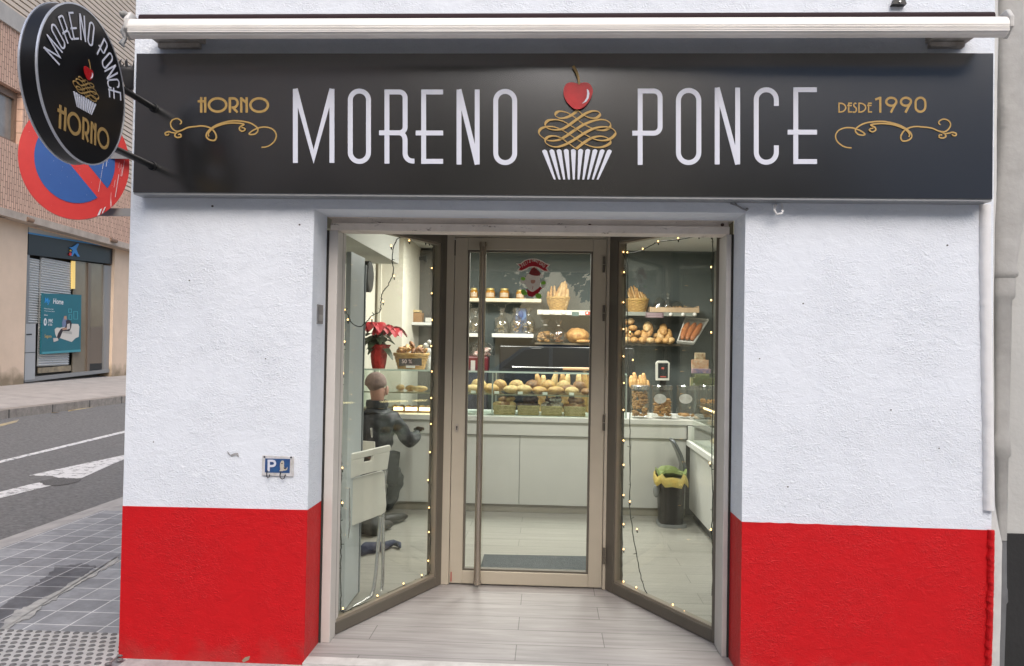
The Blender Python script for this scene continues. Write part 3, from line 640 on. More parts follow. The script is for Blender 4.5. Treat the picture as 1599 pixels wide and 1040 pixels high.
# ================================================================== GLAZED ENTRANCE
ent = thing('glazed_entrance', 'bronze aluminium shopfront with a glass door between two slanted side windows', 'shopfront', (-.14, 4.88, 0))
def side(pA, pB, px_in, px_out, y_top, y_bot, name):
    d = (pB-pA); L = d.length; d = d/L; nn = V((d.y, -d.x, 0))
    if nn.dot(CAM-pA) < 0: nn = -nn
    def S(px, py, off=0):
        p = PL(px, py, pA+nn*off, nn); return (p-pA).dot(d), p.z
    def Q(s, z, off=0): return pA+d*s+nn*off+V((0, 0, z))
    a = S(px_out, 650, .03)[0]; c = S(px_in, 650)[0]
    zt_ = S(*y_top)[1]; zb = S(*y_bot)[1]
    s0, s1 = min(a, c), max(a, c)
    H = 2.23
    f = MB(); T = -nn*.07
    f.prism([Q(0, .004, .03), Q(s0, .004, .03), Q(s0, H, .03), Q(0, H, .03)], T)
    f.prism([Q(s1, .004, .03), Q(L, .004, .03), Q(L, H, .03), Q(s1, H, .03)], T)
    f.prism([Q(s0+.001, .004, .03), Q(s1-.001, .004, .03), Q(s1-.001, zb, .03), Q(s0+.001, zb, .03)], T)
    f.prism([Q(s0+.001, zt_, .03), Q(s1-.001, zt_, .03), Q(s1-.001, H, .03), Q(s0+.001, H, .03)], T)
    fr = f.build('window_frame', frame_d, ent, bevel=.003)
    g = MB(); g.prism([Q(s0+.002, zb, .022), Q(s1-.002, zb, .022), Q(s1-.002, zb+.014, .022), Q(s0+.002, zb+.014, .022)], -nn*.04)
    g.prism([Q(s0+.002, zt_-.012, .022), Q(s1-.002, zt_-.012, .022), Q(s1-.002, zt_, .022), Q(s0+.002, zt_, .022)], -nn*.04)
    g.prism([Q(s0, zb+.014, .022), Q(s0+.006, zb+.014, .022), Q(s0+.006, zt_-.012, .022), Q(s0, zt_-.012, .022)], -nn*.04)
    g.prism([Q(s1-.006, zb+.014, .022), Q(s1, zb+.014, .022), Q(s1, zt_-.012, .022), Q(s1-.006, zt_-.012, .022)], -nn*.04)
    g.build('glazing_bead', bead_m, fr)
    g = MB(); g.prism([Q(s0+.004, zb+.01, .006), Q(s1-.004, zb+.01, .006), Q(s1-.004, zt_-.01, .006), Q(s0+.004, zt_-.01, .006)], -nn*.008)
    g.build('pane', pane_m, fr)
    return S, Q, nn, d
SL, QL, nL, dL = side(OL, IL, 679, 531, (674, 378), (668, 902.6), 'left')
SR, QR, nR, dR = side(IR, OR_, 967, 1115, (971, 378), (968, 912), 'right')
YD = 4.88
P = lambda x, y, o=0: PY(x, y, YD)+V((0, o, 0))
def rect(mb, x0, x1, z0, z1, y0, y1): mb.box((x0, y0, z0), (x1, y1, z1))
jx0, jx1 = P(692, 640).x, P(954, 640).x; lx0, lx1 = P(707, 640).x, P(943, 640).x; gx0, gx1 = P(727, 640).x, P(922, 640).x
zj = 2.235; zl = P(825, 373).z; zg = P(825, 392).z; zg0 = P(825, 892).z; zl0 = .012
f = MB(); rect(f, jx0-.01, lx0-.003, .002, zj, YD-.035, YD+.04); rect(f, lx1+.003, jx1+.012, .002, zj, YD-.035, YD+.04); rect(f, lx0-.003, lx1+.003, zl+.003, zj, YD-.035, YD+.04)
f.build('door_frame', frame_m, ent, bevel=.002)
f = MB(); f.box((jx0-.012, YD-.05, .0), (jx0-.004, YD+.03, zj)); f.box((jx1+.006, YD-.045, 0), (jx1+.014, YD+.03, zj)); f.build('frame_joint', mat('gasket', (.02, .018, .015), .8), ent)
f = MB(); rect(f, lx0, gx0, zl0, zl, YD-.03, YD+.03); rect(f, gx1, lx1, zl0, zl, YD-.03, YD+.03); rect(f, gx0, gx1, zl0, zg0, YD-.03, YD+.03); rect(f, gx0, gx1, zg, zl, YD-.03, YD+.03)
door = f.build('door', frame_m, ent, bevel=.003)
f = MB(); rect(f, gx0, gx0+.012, zg0, zg, YD-.022, YD+.02); rect(f, gx1-.012, gx1, zg0, zg, YD-.022, YD+.02); rect(f, gx0+.012, gx1-.012, zg0, zg0+.012, YD-.022, YD+.02); rect(f, gx0+.012, gx1-.012, zg-.012, zg, YD-.022, YD+.02)
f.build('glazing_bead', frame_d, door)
f = MB(); rect(f, gx0+.012, gx1-.012, zg0+.01, zg-.01, YD-.004, YD+.004); f.build('pane', pane_m, door)
hx = P(751, 640).x+.004; YH = YD-.10
f = MB(); ht, hb = PY(751, 379, YH).z, PY(743, 911, YH).z
f.tube([(hx, YH, hb), (hx, YH, ht)], .021, 20); f.tube([(hx, YH, hb-.004), (hx, YH, hb+.022)], .0245, 20); f.tube([(hx, YH, ht-.024), (hx, YH, ht+.004)], .0245, 20)
for z in (.35, 1.0, 1.9): f.tube([(hx, YH, z), (hx, YD-.03, z)], .009, 8)
f.build('handle', steel, door, smooth=30)
for y in (413, 489, 660, 868):
    f = MB(); o = PY(943, y, YD-.045); f.tube([o+V((0, 0, -.05)), o+V((0, 0, -.002))], .008, 8); f.tube([o+V((0, 0, .002)), o+V((0, 0, .05))], .008, 8); f.build('hinge', frame_d, door, smooth=40)
f = MB(); o = PY(713.5, 668, YD-.031)
f.prism([o+V((.011*math.cos(a), 0, .026*math.sin(a) if abs(math.sin(a)) < .99 else .026*math.sin(a))) for a in [i*math.pi/10 for i in range(20)]], (0, -.006, 0)); lk = f.build('lock', mat('satin_plate', (.45, .41, .36), .35, .7), door)
f = MB(); f.prism([o+V((.005*math.cos(i*.63), -.007, .006+.006*math.sin(i*.63))) for i in range(10)], (0, -.002, 0)); f.box(o+V((-.0025, -.009, -.012)), o+V((.0025, -.0065, .004))); f.build('keyhole', black_pl, lk)
f = MB(); a = PY(711, 374.5, YD-.036); f.box(a+V((-.003, -.001, -.10)), a+V((.003, .002, 0))); f.build('slot', black_pl, ent)
f = MB(); a = PY(704.5, 893, YD-.036); f.box(a+V((-.003, -.002, -.06)), a+V((.003, .002, .0))); f.build('red_seal', mat('red_seal', (.35, .03, .02), .6), ent)
# small black sensor above door, inside
# ================================================================== FASCIA SIGN
YS = 3.54
sign = thing('shop_sign', 'long black fascia sign lettered MORENO PONCE with a cupcake between the words', 'sign', (0, YS, 2.2))
f = MB(); f.box((-1.977, YS, 2.209), (1.985, 3.628, 2.871)); f.build('panel', black_sat, sign, bevel=.002)
f = MB(); f.box((-1.975, YS+.004, 2.200), (1.983, 3.628, 2.2085)); f.build('bottom_trim', mat('grey_trim', (.30, .31, .32), .4, .5), sign)
def G(px, py, h=.001): return PY(px, py, YS)-V((0, h, 0))
def ribbon(mb, pts, w, fm, lift=0.0, closed=False, rise=0.0, th=.0015):
    if not isinstance(w, list):
        q_ = [pts[0]]
        for p_ in pts[1:]:
            if math.hypot(p_[0]-q_[-1][0], p_[1]-q_[-1][1]) > w*.02: q_.append(p_)
        if closed and math.hypot(q_[0][0]-q_[-1][0], q_[0][1]-q_[-1][1]) < w*.02: q_.pop()
        pts = q_
    n_ = len(pts); W = w if isinstance(w, list) else [w]*n_
    A = []; Bq = []
    for i in range(n_):
        p = V((*pts[i], 0)); q0 = V((*pts[(i-1) % n_], 0)) if (closed or i > 0) else None; q1 = V((*pts[(i+1) % n_], 0)) if (closed or i < n_-1) else None
        t0 = (p-q0).normalized() if q0 else None; t1 = (q1-p).normalized() if q1 else None
        if t0 is None: t0 = t1
        if t1 is None: t1 = t0
        t = (t0+t1); t = t.normalized() if t.length > 1e-6 else t1
        nr = V((-t.y, t.x, 0)); c = max(.35, nr.dot(V((-t1.y, t1.x, 0))))
        A.append(p+nr*(W[i]/2/c)); Bq.append(p-nr*(W[i]/2/c))
    o = len(mb.v); m_ = n_
    for i in range(m_):
        h = lift+rise*i/m_
        mb.v += [fm(A[i].x, A[i].y, h+th), fm(Bq[i].x, Bq[i].y, h+th), fm(Bq[i].x, Bq[i].y, h), fm(A[i].x, A[i].y, h)]
    for i in range(m_ if closed else m_-1):
        a, c = o+4*i, o+4*((i+1) % m_)
        for k in range(4): mb.f.append((a+k, a+(k+1) % 4, c+(k+1) % 4, c+k))
    if not closed: mb.f += [(o, o+3, o+2, o+1), (o+4*(m_-1), o+4*(m_-1)+1, o+4*(m_-1)+2, o+4*(m_-1)+3)]
def arc(cx, cy, rx, ry, a0, a1, n=8): return [(cx+rx*math.cos(R_(a0+(a1-a0)*i/n)), cy+ry*math.sin(R_(a0+(a1-a0)*i/n))) for i in range(n+1)]
def glyph(ch, x0, y0, x1, y1, sw, ov=0):
    """art-deco stroke letters; y grows downwards; returns [(pts, closed)]"""
    i = sw/2; L, R, T, B = x0+i, x1-i, y0+i, y1-i; W = R-L; H = B-T; mid = y0+(y1-y0)*.585; r = min(W/2, H/2)
    if ch == 'O': return [(arc(L+r, T+r, r, r, 180, 270)+arc(R-r, T+r, r, r, 270, 360)+arc(R-r, B-r, r, r, 0, 90)+arc(L+r, B-r, r, r, 90, 180), True)]
    if ch == 'M': return [([(L, y1), (L, y0)], False), ([(R, y0), (R, y1)], False), ([(L, y0), ((L+R)/2, y1-sw*1.25), (R, y0)], False)]
    if ch == 'N': return [([(L, y1), (L, y0)], False), ([(R, y0), (R, y1)], False), ([(L, y0), (R, y1)], False)]
    if ch in 'PR':
        r = W*.32
        s = [([(L, y0), (L, y1)], False), ([(x0, T), (R-r, T)]+arc(R-r, T+r, r, r, 270, 360)[1:]+arc(R-r, mid-r, r, r, 0, 90)+[(x0-ov, mid)], False)]
        if ch == 'R':
            r2 = W*.42
            s.append(([(L, mid), (R-r, mid)]+arc(R-r, mid+r*1.3, r, r*1.3, 270, 360)[1:]+arc(R+r2, B-r2, r2, r2, 180, 90)+[(R+r2+sw*.35, B)], False))
        return s
    if ch == 'E': return [([(L, y0), (L, y1)], False), ([(x0, T), (x1, T)], False), ([(x0-ov, mid), (x1, mid)], False), ([(x0, B), (x1, B)], False)]
    if ch == 'C': return [([(R, y0+(y1-y0)*.24), (R, T+r)]+arc(R-r, T+r, r, r, 0, -90)[1:]+arc(L+r, T+r, r, r, 270, 180)+arc(L+r, B-r, r, r, 180, 90)+arc(R-r, B-r, r, r, 90, 0)+[(R, y1-(y1-y0)*.25)], False)]
    return []
def deco(ch, x0, y0, x1, y1, sw):
    i = sw/2; L, R, T, B = x0+i, x1-i, y0+i, y1-i; W = R-L; H = B-T; cx, cy = (L+R)/2, (T+B)/2
    if ch == 'H': return [([(L+sw*.4, y0), (L+sw*.4, y1)], False), ([(R-.0, y0), (R, y1)], False), ([(x0-sw*.5, y0+(y1-y0)*.27), (x1, y0+(y1-y0)*.27)], False), ([((L+R)/2+sw*.2, y0+(y1-y0)*.27), ((L+R)/2+sw*.2, y1)], False)][:3]
    if ch == 'O': return [(arc(cx, cy, W/2, H/2, 0, 360, 28)[:-1], True)]
    if ch == 'R': return [([(L, y0), (L, y1)], False), ([(x0, T)]+arc(cx, T+H*.35, W/2, H*.35, 270, 450, 12)+[(L+sw*.7, T+H*.70)], False), ([(cx-sw*.4, T+H*.66), (R, y1)], False)]
    if ch == 'N': return [([(L, y0), (L, y1)], False), ([(R, y0), (R, y1)], False), ([(L, T), (R, T+H*.36)], False)]
    if ch == 'D': return [([(L, y0), (L, y1)], False), ([(x0, T)]+arc(L+W*.1, cy, W*.9, H/2, 270, 450, 14)+[(x0, B)], False)]
    if ch == 'E': return [([(L, y0), (L, y1)], False), ([(x0, T), (x1, T)], False), ([(x0-sw*.7, y0+(y1-y0)*.3), (x1-sw*.3, y0+(y1-y0)*.3)], False), ([(x0, B), (x1, B)], False)]
    if ch == 'S': return [(arc(cx+W*.05, T+H*.21, W*.45, H*.21, 320, 120, 10)+arc(cx-W*.05, B-H*.28, W*.5, H*.28, 300, 450, 10)+[(x0, B)], False)]
    if ch == '1': return [([(x0, T+H*.12), (R, T)], False), ([(R, y0), (R, y1)], False)]
    if ch == '9': return [(arc(cx, T+H*.29, W/2, H*.29, 0, 360, 20)[:-1], True), ([(R-.2*sw, T+H*.36), (cx-W*.05, y1)], False)]
    if ch == '0': return glyph('O', x0, y0, x1, y1, sw)
    return []
def put(mb, strokes, sw, fm, l0=0.0):
    for k, (p, c) in enumerate(strokes): ribbon(mb, p, sw, fm, l0+k*.0006, c)
def word(name, specs, m, par, fm):
    for ch, fnc, a, sw, kw in specs:
        f = MB(); put(f, fnc(ch, *a, sw, **kw), sw, fm); f.build(name, m, par)
g = glyph; SWp = 7.6
word('letter', [('M', g, (457.5, 139, 522.3, 254.5), SWp, {}), ('O', g, (543.3, 138.5, 579.3, 256), SWp, {}), ('R', g, (600.5, 140, 636.5, 255.5), SWp, {'ov': 8.5}),
    ('E', g, (657.8, 140, 692, 256), SWp, {'ov': 8.5}), ('N', g, (713, 140, 749, 257), SWp, {}), ('O', g, (770.3, 139, 807.5, 257.8), SWp, {}),
    ('P', g, (995.8, 138.5, 1034.5, 257.5), SWp, {'ov': 8.5}), ('O', g, (1055.5, 137.5, 1095, 257.8), SWp, {}), ('N', g, (1116, 137, 1155.5, 256.8), SWp, {}),
    ('C', g, (1177, 136.5, 1216, 257.3), SWp, {}), ('E', g, (1238.7, 136.5, 1275.5, 256.3), SWp, {'ov': 9})], white_letter, sign, G)
hs = 3.7
word('gold_letter', [('H', deco, (311, 152, 322.5, 176), hs, {}), ('O', deco, (324.5, 151.8, 355.3, 176.3), hs, {}), ('R', deco, (357.3, 152, 373, 176), hs, {}),
    ('N', deco, (375, 152, 387.3, 176), hs, {}), ('O', deco, (389.3, 151.8, 420.5, 176.6), hs, {})], gold, sign, G)
word('gold_letter', [('D', deco, (1309, 160.3, 1321.5, 176.2), 2.1, {}), ('E', deco, (1324, 160.3, 1330.3, 176.2), 2.1, {}), ('S', deco, (1331.5, 160.3, 1338.3, 176.2), 2.1, {}),
    ('D', deco, (1340, 160.3, 1352.5, 176.2), 2.1, {}), ('E', deco, (1355, 160.3, 1361.3, 176.2), 2.1, {}),
    ('1', deco, (1366.5, 151.3, 1376, 176), 3.4, {}), ('9', deco, (1382, 151, 1401.2, 176), 3.4, {}), ('9', deco, (1404.8, 151, 1424, 176), 3.4, {}), ('0', deco, (1427.8, 151, 1446.4, 176.3), 3.4, {})], gold, sign, G)
def cat(pts, k=6, closed=False):
    out = []; n_ = len(pts)
    for i in range(n_-1):
        p0, p1, p2, p3 = pts[max(i-1, 0)], pts[i], pts[i+1], pts[min(i+2, n_-1)]
        for j in range(k):
            t = j/k
            out.append(tuple(.5*((2*p1[c])+(-p0[c]+p2[c])*t+(2*p0[c]-5*p1[c]+4*p2[c]-p3[c])*t*t+(-p0[c]+3*p1[c]-3*p2[c]+p3[c])*t**3) for c in (0, 1)))
    out.append(pts[-1]); return out
FL = [[(1225, 728), (1300, 715), (1370, 660), (1392, 590), (1360, 530), (1290, 500), (1210, 503), (1130, 535), (1086, 572), (1112, 584), (1160, 572), (1186, 530), (1160, 490), (1090, 450), (980, 430), (880, 430), (770, 455), (690, 490), (620, 545), (598, 600), (630, 640), (690, 650), (713, 610), (690, 550), (640, 507), (560, 487), (480, 492), (390, 505), (310, 540), (250, 543), (207, 505), (195, 455), (220, 417), (270, 403), (310, 425), (317, 450), (300, 468)],
      [(312, 540), (258, 565), (243, 598), (275, 618), (312, 608), (308, 582), (282, 585)],
      [(252, 566), (212, 562), (175, 552), (138, 566), (142, 590), (168, 590), (180, 574)],
      [(630, 605), (626, 570), (672, 518), (760, 477), (860, 456), (960, 456), (1028, 470), (985, 497), (978, 528), (1010, 548), (1043, 530), (1030, 512), (1002, 507)]]
for side_ in (0, 1):
    f = MB()
    for k, pth in enumerate(FL):
        pp = [(240+x/7.268, 130+y/7.268) for x, y in pth]
        if side_: pp = [(1303+(433-x)*1.087, y+.9) for x, y in pp]
        sm = cat(pp, 7); ww = [1.9+.5*math.sin(math.pi*i/len(sm)) for i in range(len(sm))]
        ribbon(f, sm, ww, G, k*.0008, False, .0022)
    f.build('flourish', gold, sign)
I1 = [(430, 426), (385, 462), (330, 488), (280, 492), (245, 470), (260, 443), (300, 437), (350, 452), (400, 485), (450, 525), (520, 565), (600, 590), (655, 587), (690, 562), (688, 530), (650, 508), (600, 505), (540, 518), (470, 548), (400, 592), (330, 640), (270, 670), (200, 676), (150, 655), (113, 618), (125, 582), (170, 564), (230, 563), (290, 585), (350, 620), (420, 665), (490, 705), (560, 728), (630, 726), (685, 700), (690, 670), (650, 647), (600, 641), (540, 655), (480, 690), (414, 742)]
I2 = [(432, 432), (470, 466), (520, 490), (575, 492), (608, 465), (592, 441), (545, 437), (490, 457), (430, 497), (360, 547), (300, 582), (230, 589), (175, 572), (164, 541), (190, 513), (250, 507), (310, 521), (370, 555), (430, 592), (500, 635), (570, 668), (640, 676), (700, 656), (733, 617), (715, 585), (670, 567), (610, 567), (550, 582), (480, 617), (410, 662), (340, 702), (270, 727), (210, 722), (166, 692), (172, 657), (220, 639), (280, 650), (340, 690), (410, 742)]
def icing(mb, conv, fm, sc):
    for k, pth in enumerate((I1, I2)):
        sm = cat(pth, 7); ww = []
        for i in range(len(sm)):
            a, c = sm[max(i-1, 0)], sm[min(i+1, len(sm)-1)]; dx, dy = c[0]-a[0], c[1]-a[1]; L = math.hypot(dx, dy) or 1
            q = -dx*dy/(L*L)*2      # + when rising to the right
            ww.append((11+ (11*q if q > 0 else 5*q))*sc)
        ribbon(mb, [conv(*p) for p in sm], ww, fm, .0006+k*.0035, False, .003)
cv = lambda x, y: (820+x/5.2, 90+y/5.2)
emb = thing('tmp', None, None); bpy.data.objects.remove(emb)
def emblem(par, conv, fm, sc, mg):
    f = MB(); icing(f, conv, fm, sc); f.build('icing', mg, par)
    f = MB(); n_ = 10; bot = [(240+i*38, 988) for i in range(10)]; top = [(158+i*58.5, 752-6*math.sin(math.pi*i/9)) for i in range(10)]
    for i in range(n_):
        bx0, bx1 = 240+i*38.2, 240+i*38.2; xc = top[i][0]; yc = top[i][1]
        pts = [conv(xc-20, yc+8), conv(xc-12, yc), conv(xc, yc-5), conv(xc+12, yc), conv(xc+20, yc+8), conv(238+i*38.5+11, 990), conv(238+i*38.5-5, 990)]
        f.prism([fm(x, y, .002) for x, y in pts], fm(0, 0, 0)-fm(0, 0, .002))
    f.build('paper_cup', white_letter, par)
    ch_ = [(425, 218), (455, 212), (490, 209), (525, 222), (546, 262), (545, 300), (525, 350), (490, 395), (455, 420), (425, 426), (395, 420), (360, 392), (328, 350), (312, 300), (314, 255), (335, 220), (365, 209), (400, 211)]
    f = MB(); f.prism([fm(*conv(x, y), .0125) for x, y in cat(ch_+[ch_[0]], 3)[:-1]], fm(0, 0, 0)-fm(0, 0, .002)); f.build('cherry', cherry_m, par)
    f = MB(); f.prism([fm(*conv(x, y), .0150) for x, y in [(500, 262), (515, 275), (521, 300), (515, 335), (495, 365), (460, 382), (480, 362), (497, 335), (503, 300)]], fm(0, 0, 0)-fm(0, 0, .002)); f.build('highlight_mark', white_letter, par)
    f = MB(); sm = cat([(388, 78), (415, 125), (432, 175), (438, 226)], 6); ribbon(f, [conv(*p) for p in sm], [(24-10*i/len(sm))*sc for i in range(len(sm))], fm, .0155); f.build('stem', gold_d, par)
emblem(sign, cv, G, 1/5.2, gold)

# ================================================================== ROUND PROJECTING SIGN
DC = V((-1.85, 2.946, 2.512)); DR = .3066; da = -.0369
du = V((math.sin(da), math.cos(da), 0)); dn = V((math.cos(da), -math.sin(da), 0)); dt = .067
disc = thing('round_sign', 'round black projecting sign with a cupcake, hung on two arms from the shop corner', 'sign', (-1.9, 3.3, 2.4))
def ring(mb, r0, r1, x0, x1, n_=72):
    vs = []; 
    for i in range(n_):
        a = 2*math.pi*i/n_; e = du*math.cos(a)+V((0, 0, 1))*math.sin(a)
        vs += [DC+e*r0+dn*x0, DC+e*r1+dn*x0, DC+e*r1+dn*x1, DC+e*r0+dn*x1]
    o = len(mb.v); mb.v += vs
    for i in range(n_):
        a, c = o+4*i, o+4*((i+1) % n_)
        for k in range(4): mb.f.append((a+k, a+(k+1) % 4, c+(k+1) % 4, c+k))
f = MB(); ring(f, 0.0005, DR-.004, -dt, -.001); f.build('drum', mat('black_lacquer', (.006, .006, .007), .3, spec=.35), disc, smooth=40)
silver = mat('silver_rim', (.55, .57, .62), .3, .6)
f = MB(); ring(f, DR-.0055, DR, -.006, .0015); f.build('rim', silver, disc); f = MB(); ring(f, DR-.0055, DR, -dt-.002, -dt+.005); f.build('rim', silver, disc)
def DM(u_, v_, h=0.0): return DC+du*(u_*DR)+V((0, 0, -v_*DR))+dn*(.0005+h)
def radial(ch, ang, rc=.725, hh=.325, ww=.135, sw=.0225, ov=.03):
    a = R_(ang); e = V((math.cos(a), math.sin(a))); t = V((math.sin(a), -math.cos(a)))
    def fm(x, y, h):  # x right along tangent, y down = inward
        p = e*(rc-y)+t*x; return DM(p.x, -p.y, h)
    st = glyph(ch, -ww/2, -hh/2, ww/2, hh/2, sw, **({'ov': ov} if ch in 'PRE' else {}))
    f = MB(); put(f, st, sw, fm); f.build('letter', white_letter, disc)
for ch, an, w_ in [('M', 164, .20), ('O', 146.5, .125), ('R', 131, .115), ('E', 114.5, .11), ('N', 98, .12), ('O', 82.5, .125), ('P', 58, .12), ('O', 46, .125), ('N', 33.5, .125), ('C', 21.5, .125), ('E', 10, .115)]:
    radial(ch, an if ch != 'P' else 59, ww=w_)
dcv = lambda x, y: ((x-425)*.00092, (y-540)*.00072)
emblem(disc, dcv, DM, .00095, gold_d)
# HORNO along the foot of the disc
fm = lambda x, y, h: DM(x, y, h)
for ch, a0, a1 in [('H', -.56, -.40), ('O', -.375, -.075), ('R', -.045, .11), ('N', .145, .275), ('O', .305, .60)]:
    f = MB(); put(f, deco(ch, a0, .41, a1, .70, .042), .042, fm); f.build('gold_letter', gold_d, disc)
for zz in (2.61, 2.335):
    f = MB(); y0 = DC.y+math.sqrt(max(0, DR**2-(zz-DC.z)**2))-.01; xm = -1.885
    f.tube([(xm, y0, zz), (xm, YS+.003, zz)], .0145, 12)
    ar = f.build('arm', black_pl, disc, smooth=40)
    f = MB(); f.tube([(xm, YS-.008, zz), (xm, YS-.0005, zz)], .021, 16); f.build('flange', black_pl, ar)
# ================================================================== AWNING CASSETTE ABOVE THE SIGN
alu_w = mat('weathered_white_aluminium', (.82, .79, .75), .45, 0, var=(.72, .69, .65), vs=2.5)
YA = 3.335
awn = thing('awning_cassette', 'closed off-white awning cassette running the whole width above the black sign', 'awning', (0, 3.5, 2.9))
xa0, xa1 = PY(199, 40, YA).x, PY(1577, 33, YA).x
zt_a, zb_a = PY(800, 22.5, YA).z, PY(800, 60, YA+.04).z
prof = []   # front skin in (y, z): rounded top, ribbed middle, turned-in bottom
H_ = zt_a-zb_a
for k in range(7):
    a = R_(90+ k*9); prof.append((YA+.045+.045*math.cos(R_(90+k*15)), zt_a-.045+.045*math.sin(R_(90+k*15))))
zz = zt_a-.047
for k in range(4):
    prof += [(YA, zz), (YA+.0022, zz-.0018), (YA+.0022, zz-.0035), (YA, zz-.005)]; zz -= .0075
prof += [(YA, zb_a+.030), (YA+.003, zb_a+.018), (YA+.011, zb_a+.007), (YA+.025, zb_a+.001), (YA+.04, zb_a), (YA+.07, zb_a+.012), (YA+.16, zb_a+.075), (YA+.16, zt_a-.004), (YA+.05, zt_a)]
f = MB(); f.prism([(xa0, y, z) for y, z in prof], (xa1-xa0, 0, 0)); f.build('housing', alu_w, awn, smooth=28)
f = MB(); f.tube([(xa0+.02, YA+.075, zt_a+.012), (xa1-.03, YA+.075, zt_a+.012)], .024, 12); f.build('fabric_roll', mat('maroon_canvas', (.018, .006, .008), .9), awn)
f = MB(); f.box((xa0+.01, YA+.13, zt_a+.026), (xa1-.02, YF-.002, zt_a+.040)); f.build('flashing', mat('flashing', (.40, .38, .36), .8, var=(.25, .24, .22), vs=8), awn)
capm = mat('end_cap_plastic', (.58, .57, .55), .5, var=(.35, .34, .32), vs=9)
for s_, x in ((1, xa0), (-1, xa1)):
    f = MB(); f.prism([(x, YA+.002, zb_a+.036), (x, YA+.05, zb_a-.003), (x, YA+.16, zb_a+.072), (x, YA+.16, zt_a+.02), (x, YA+.03, zt_a+.03), (x, YA+.002, zt_a-.01)], (-s_*.022, 0, 0)); f.build('end_cap', capm, awn, bevel=.006)
f = MB(); q = V((xa0-.03, YA+.03, zt_a)); f.ball(q+V((-.0, 0, .015)), (.022, .03, .016), 8, 6)
f.build('broken_cap', mat('weathered_cap', (.50, .49, .46), .7, var=(.2, .2, .19), vs=30), awn, smooth=True)
f = MB(); f.tube([q+V((.0, 0, -.03)), q+V((-.006, 0, -.06)), q+V((.004, .0, -.09)), q+V((-.012, 0, -.115)), q+V((0, 0, -.13))], [.006, .015, .009, .014, .004], 7); f.build('frayed_seal', mat('frayed_grey', (.16, .17, .18), .8, var=(.4, .4, .4), vs=60), awn)
for a, c in ((214, 292), (1478, 1546)):
    x0, x1 = PY(a, 66, YA+.1).x, PY(c, 62, YA+.1).x
    f = MB(); f.box((x0, YA+.162, zb_a+.075), (x1, YF-.001, zb_a+.11)); f.box((x0+.01, YF-.03, zb_a+.05), (x1-.02, YF-.001, zb_a+.074)); bkt = f.build('bracket', mat('bracket_paint', (.60, .57, .53), .7, var=(.34, .29, .24), vs=9), awn, bevel=.003)
# black clamp on the wall at the top right, and a vented conduit
cl_ = thing('cable_clamp', 'small black clamp fixed to the wall above the right end of the awning', 'clamp', PY(1405, 4, YF-.02))
f = MB(); f.prism([PY(1394, 6, YF-.03), PY(1399, -6, YF-.03), PY(1412, -6, YF-.03), PY(1416, 6, YF-.03)], (0, .03, 0)); f.build('bracket', black_pl, cl_)
f = MB(); o = PY(1405, 2.5, YF-.031); f.tube([o, o-V((0, .004, 0))], .005, 10); f.build('bolt', chrome, cl_)

# ================================================================== NO-PARKING SIGN behind the round sign
np_ = thing('traffic_sign', 'scratched round blue and red no-parking sign behind the round shop sign', 'sign', PY(118, 250, 4.25))
NC = PY(118, 250, 4.25); nr_ = (CAM-NC); nr_.z = 0; nr_.normalize(); nr_ = (nr_+V((.10, -.05, 0))).normalized(); nu = V((-nr_.y, nr_.x, 0))
if nu.x < 0: nu = -nu
NR = (PY(118, 250, 4.25)-PY(118, 342.5, 4.25)).length*1.0; nx_ = (PL(204, 250, NC, nr_)-PL(31.5, 250, NC, nr_)).length/2
def NP(x, y, h=0): return NC+nu*(x*nx_)+V((0, 0, y*NR))+nr_*h
n_ = 64
f = MB(); f.prism([NP(math.cos(2*math.pi*i/n_), math.sin(2*math.pi*i/n_), .0) for i in range(n_)], -nr_*.022)
red_s = mat('faded_sign_red', (.56, .035, .03), .4, var=(.48, .022, .022), vs=6)
n, l, q = nodes(red_s); tc = n.new('ShaderNodeTexCoord'); mp = n.new('ShaderNodeMapping'); mp.inputs['Scale'].default_value = (55, 55, 5); mp.inputs['Rotation'].default_value = (0, R_(12), 0)
l.new(tc.outputs['Object'], mp.inputs['Vector']); ns = n.new('ShaderNodeTexNoise'); ns.inputs['Scale'].default_value = 1.1; ns.inputs['Detail'].default_value = 2; l.new(mp.outputs['Vector'], ns.inputs['Vector'])
sx = n.new('ShaderNodeSeparateXYZ'); l.new(tc.outputs['Object'], sx.inputs[0])
mr = n.new('ShaderNodeMapRange'); mr.inputs['From Min'].default_value = .72; mr.inputs['From Max'].default_value = .78; l.new(ns.outputs['Fac'], mr.inputs['Value'])
m2 = n.new('ShaderNodeMapRange'); m2.inputs['From Min'].default_value = .0; m2.inputs['From Max'].default_value = .12; l.new(sx.outputs['X'], m2.inputs['Value'])
mu = n.new('ShaderNodeMath'); mu.operation = 'MULTIPLY'; l.new(mr.outputs[0], mu.inputs[0]); l.new(m2.outputs[0], mu.inputs[1])
mx = n.new('ShaderNodeMix'); mx.data_type = 'RGBA'; mx.inputs['B'].default_value = (.6, .55, .55, 1); l.new(q.inputs['Base Color'].links[0].from_socket, mx.inputs['A']); l.new(mu.outputs[0], mx.inputs['Factor']); l.new(mx.outputs['Result'], q.inputs['Base Color'])
f.build('disc', red_s, np_, smooth=40)
blue_s = mat('sign_blue', (.018, .085, .30), .4, var=(.014, .07, .26), vs=5)
ri = .725
sl_ = .125
def seg(sign_):   # the two half-moons left by the diagonal bar
    # boundary: |(x+y)|/sqrt2 = sl_ ; bar runs from upper left to lower right
    pts = []; a0 = math.asin(sl_/ri)
    c = -135 if sign_ < 0 else 45
    half = 90-math.degrees(a0)
    return [NP(ri*math.cos(R_(c-half+2*half*i/30)), ri*math.sin(R_(c-half+2*half*i/30)), .003) for i in range(31)]
for s_ in (-1, 1):
    f = MB(); f.prism(seg(s_), -nr_*.0025); f.build('blue_field', blue_s, np_)
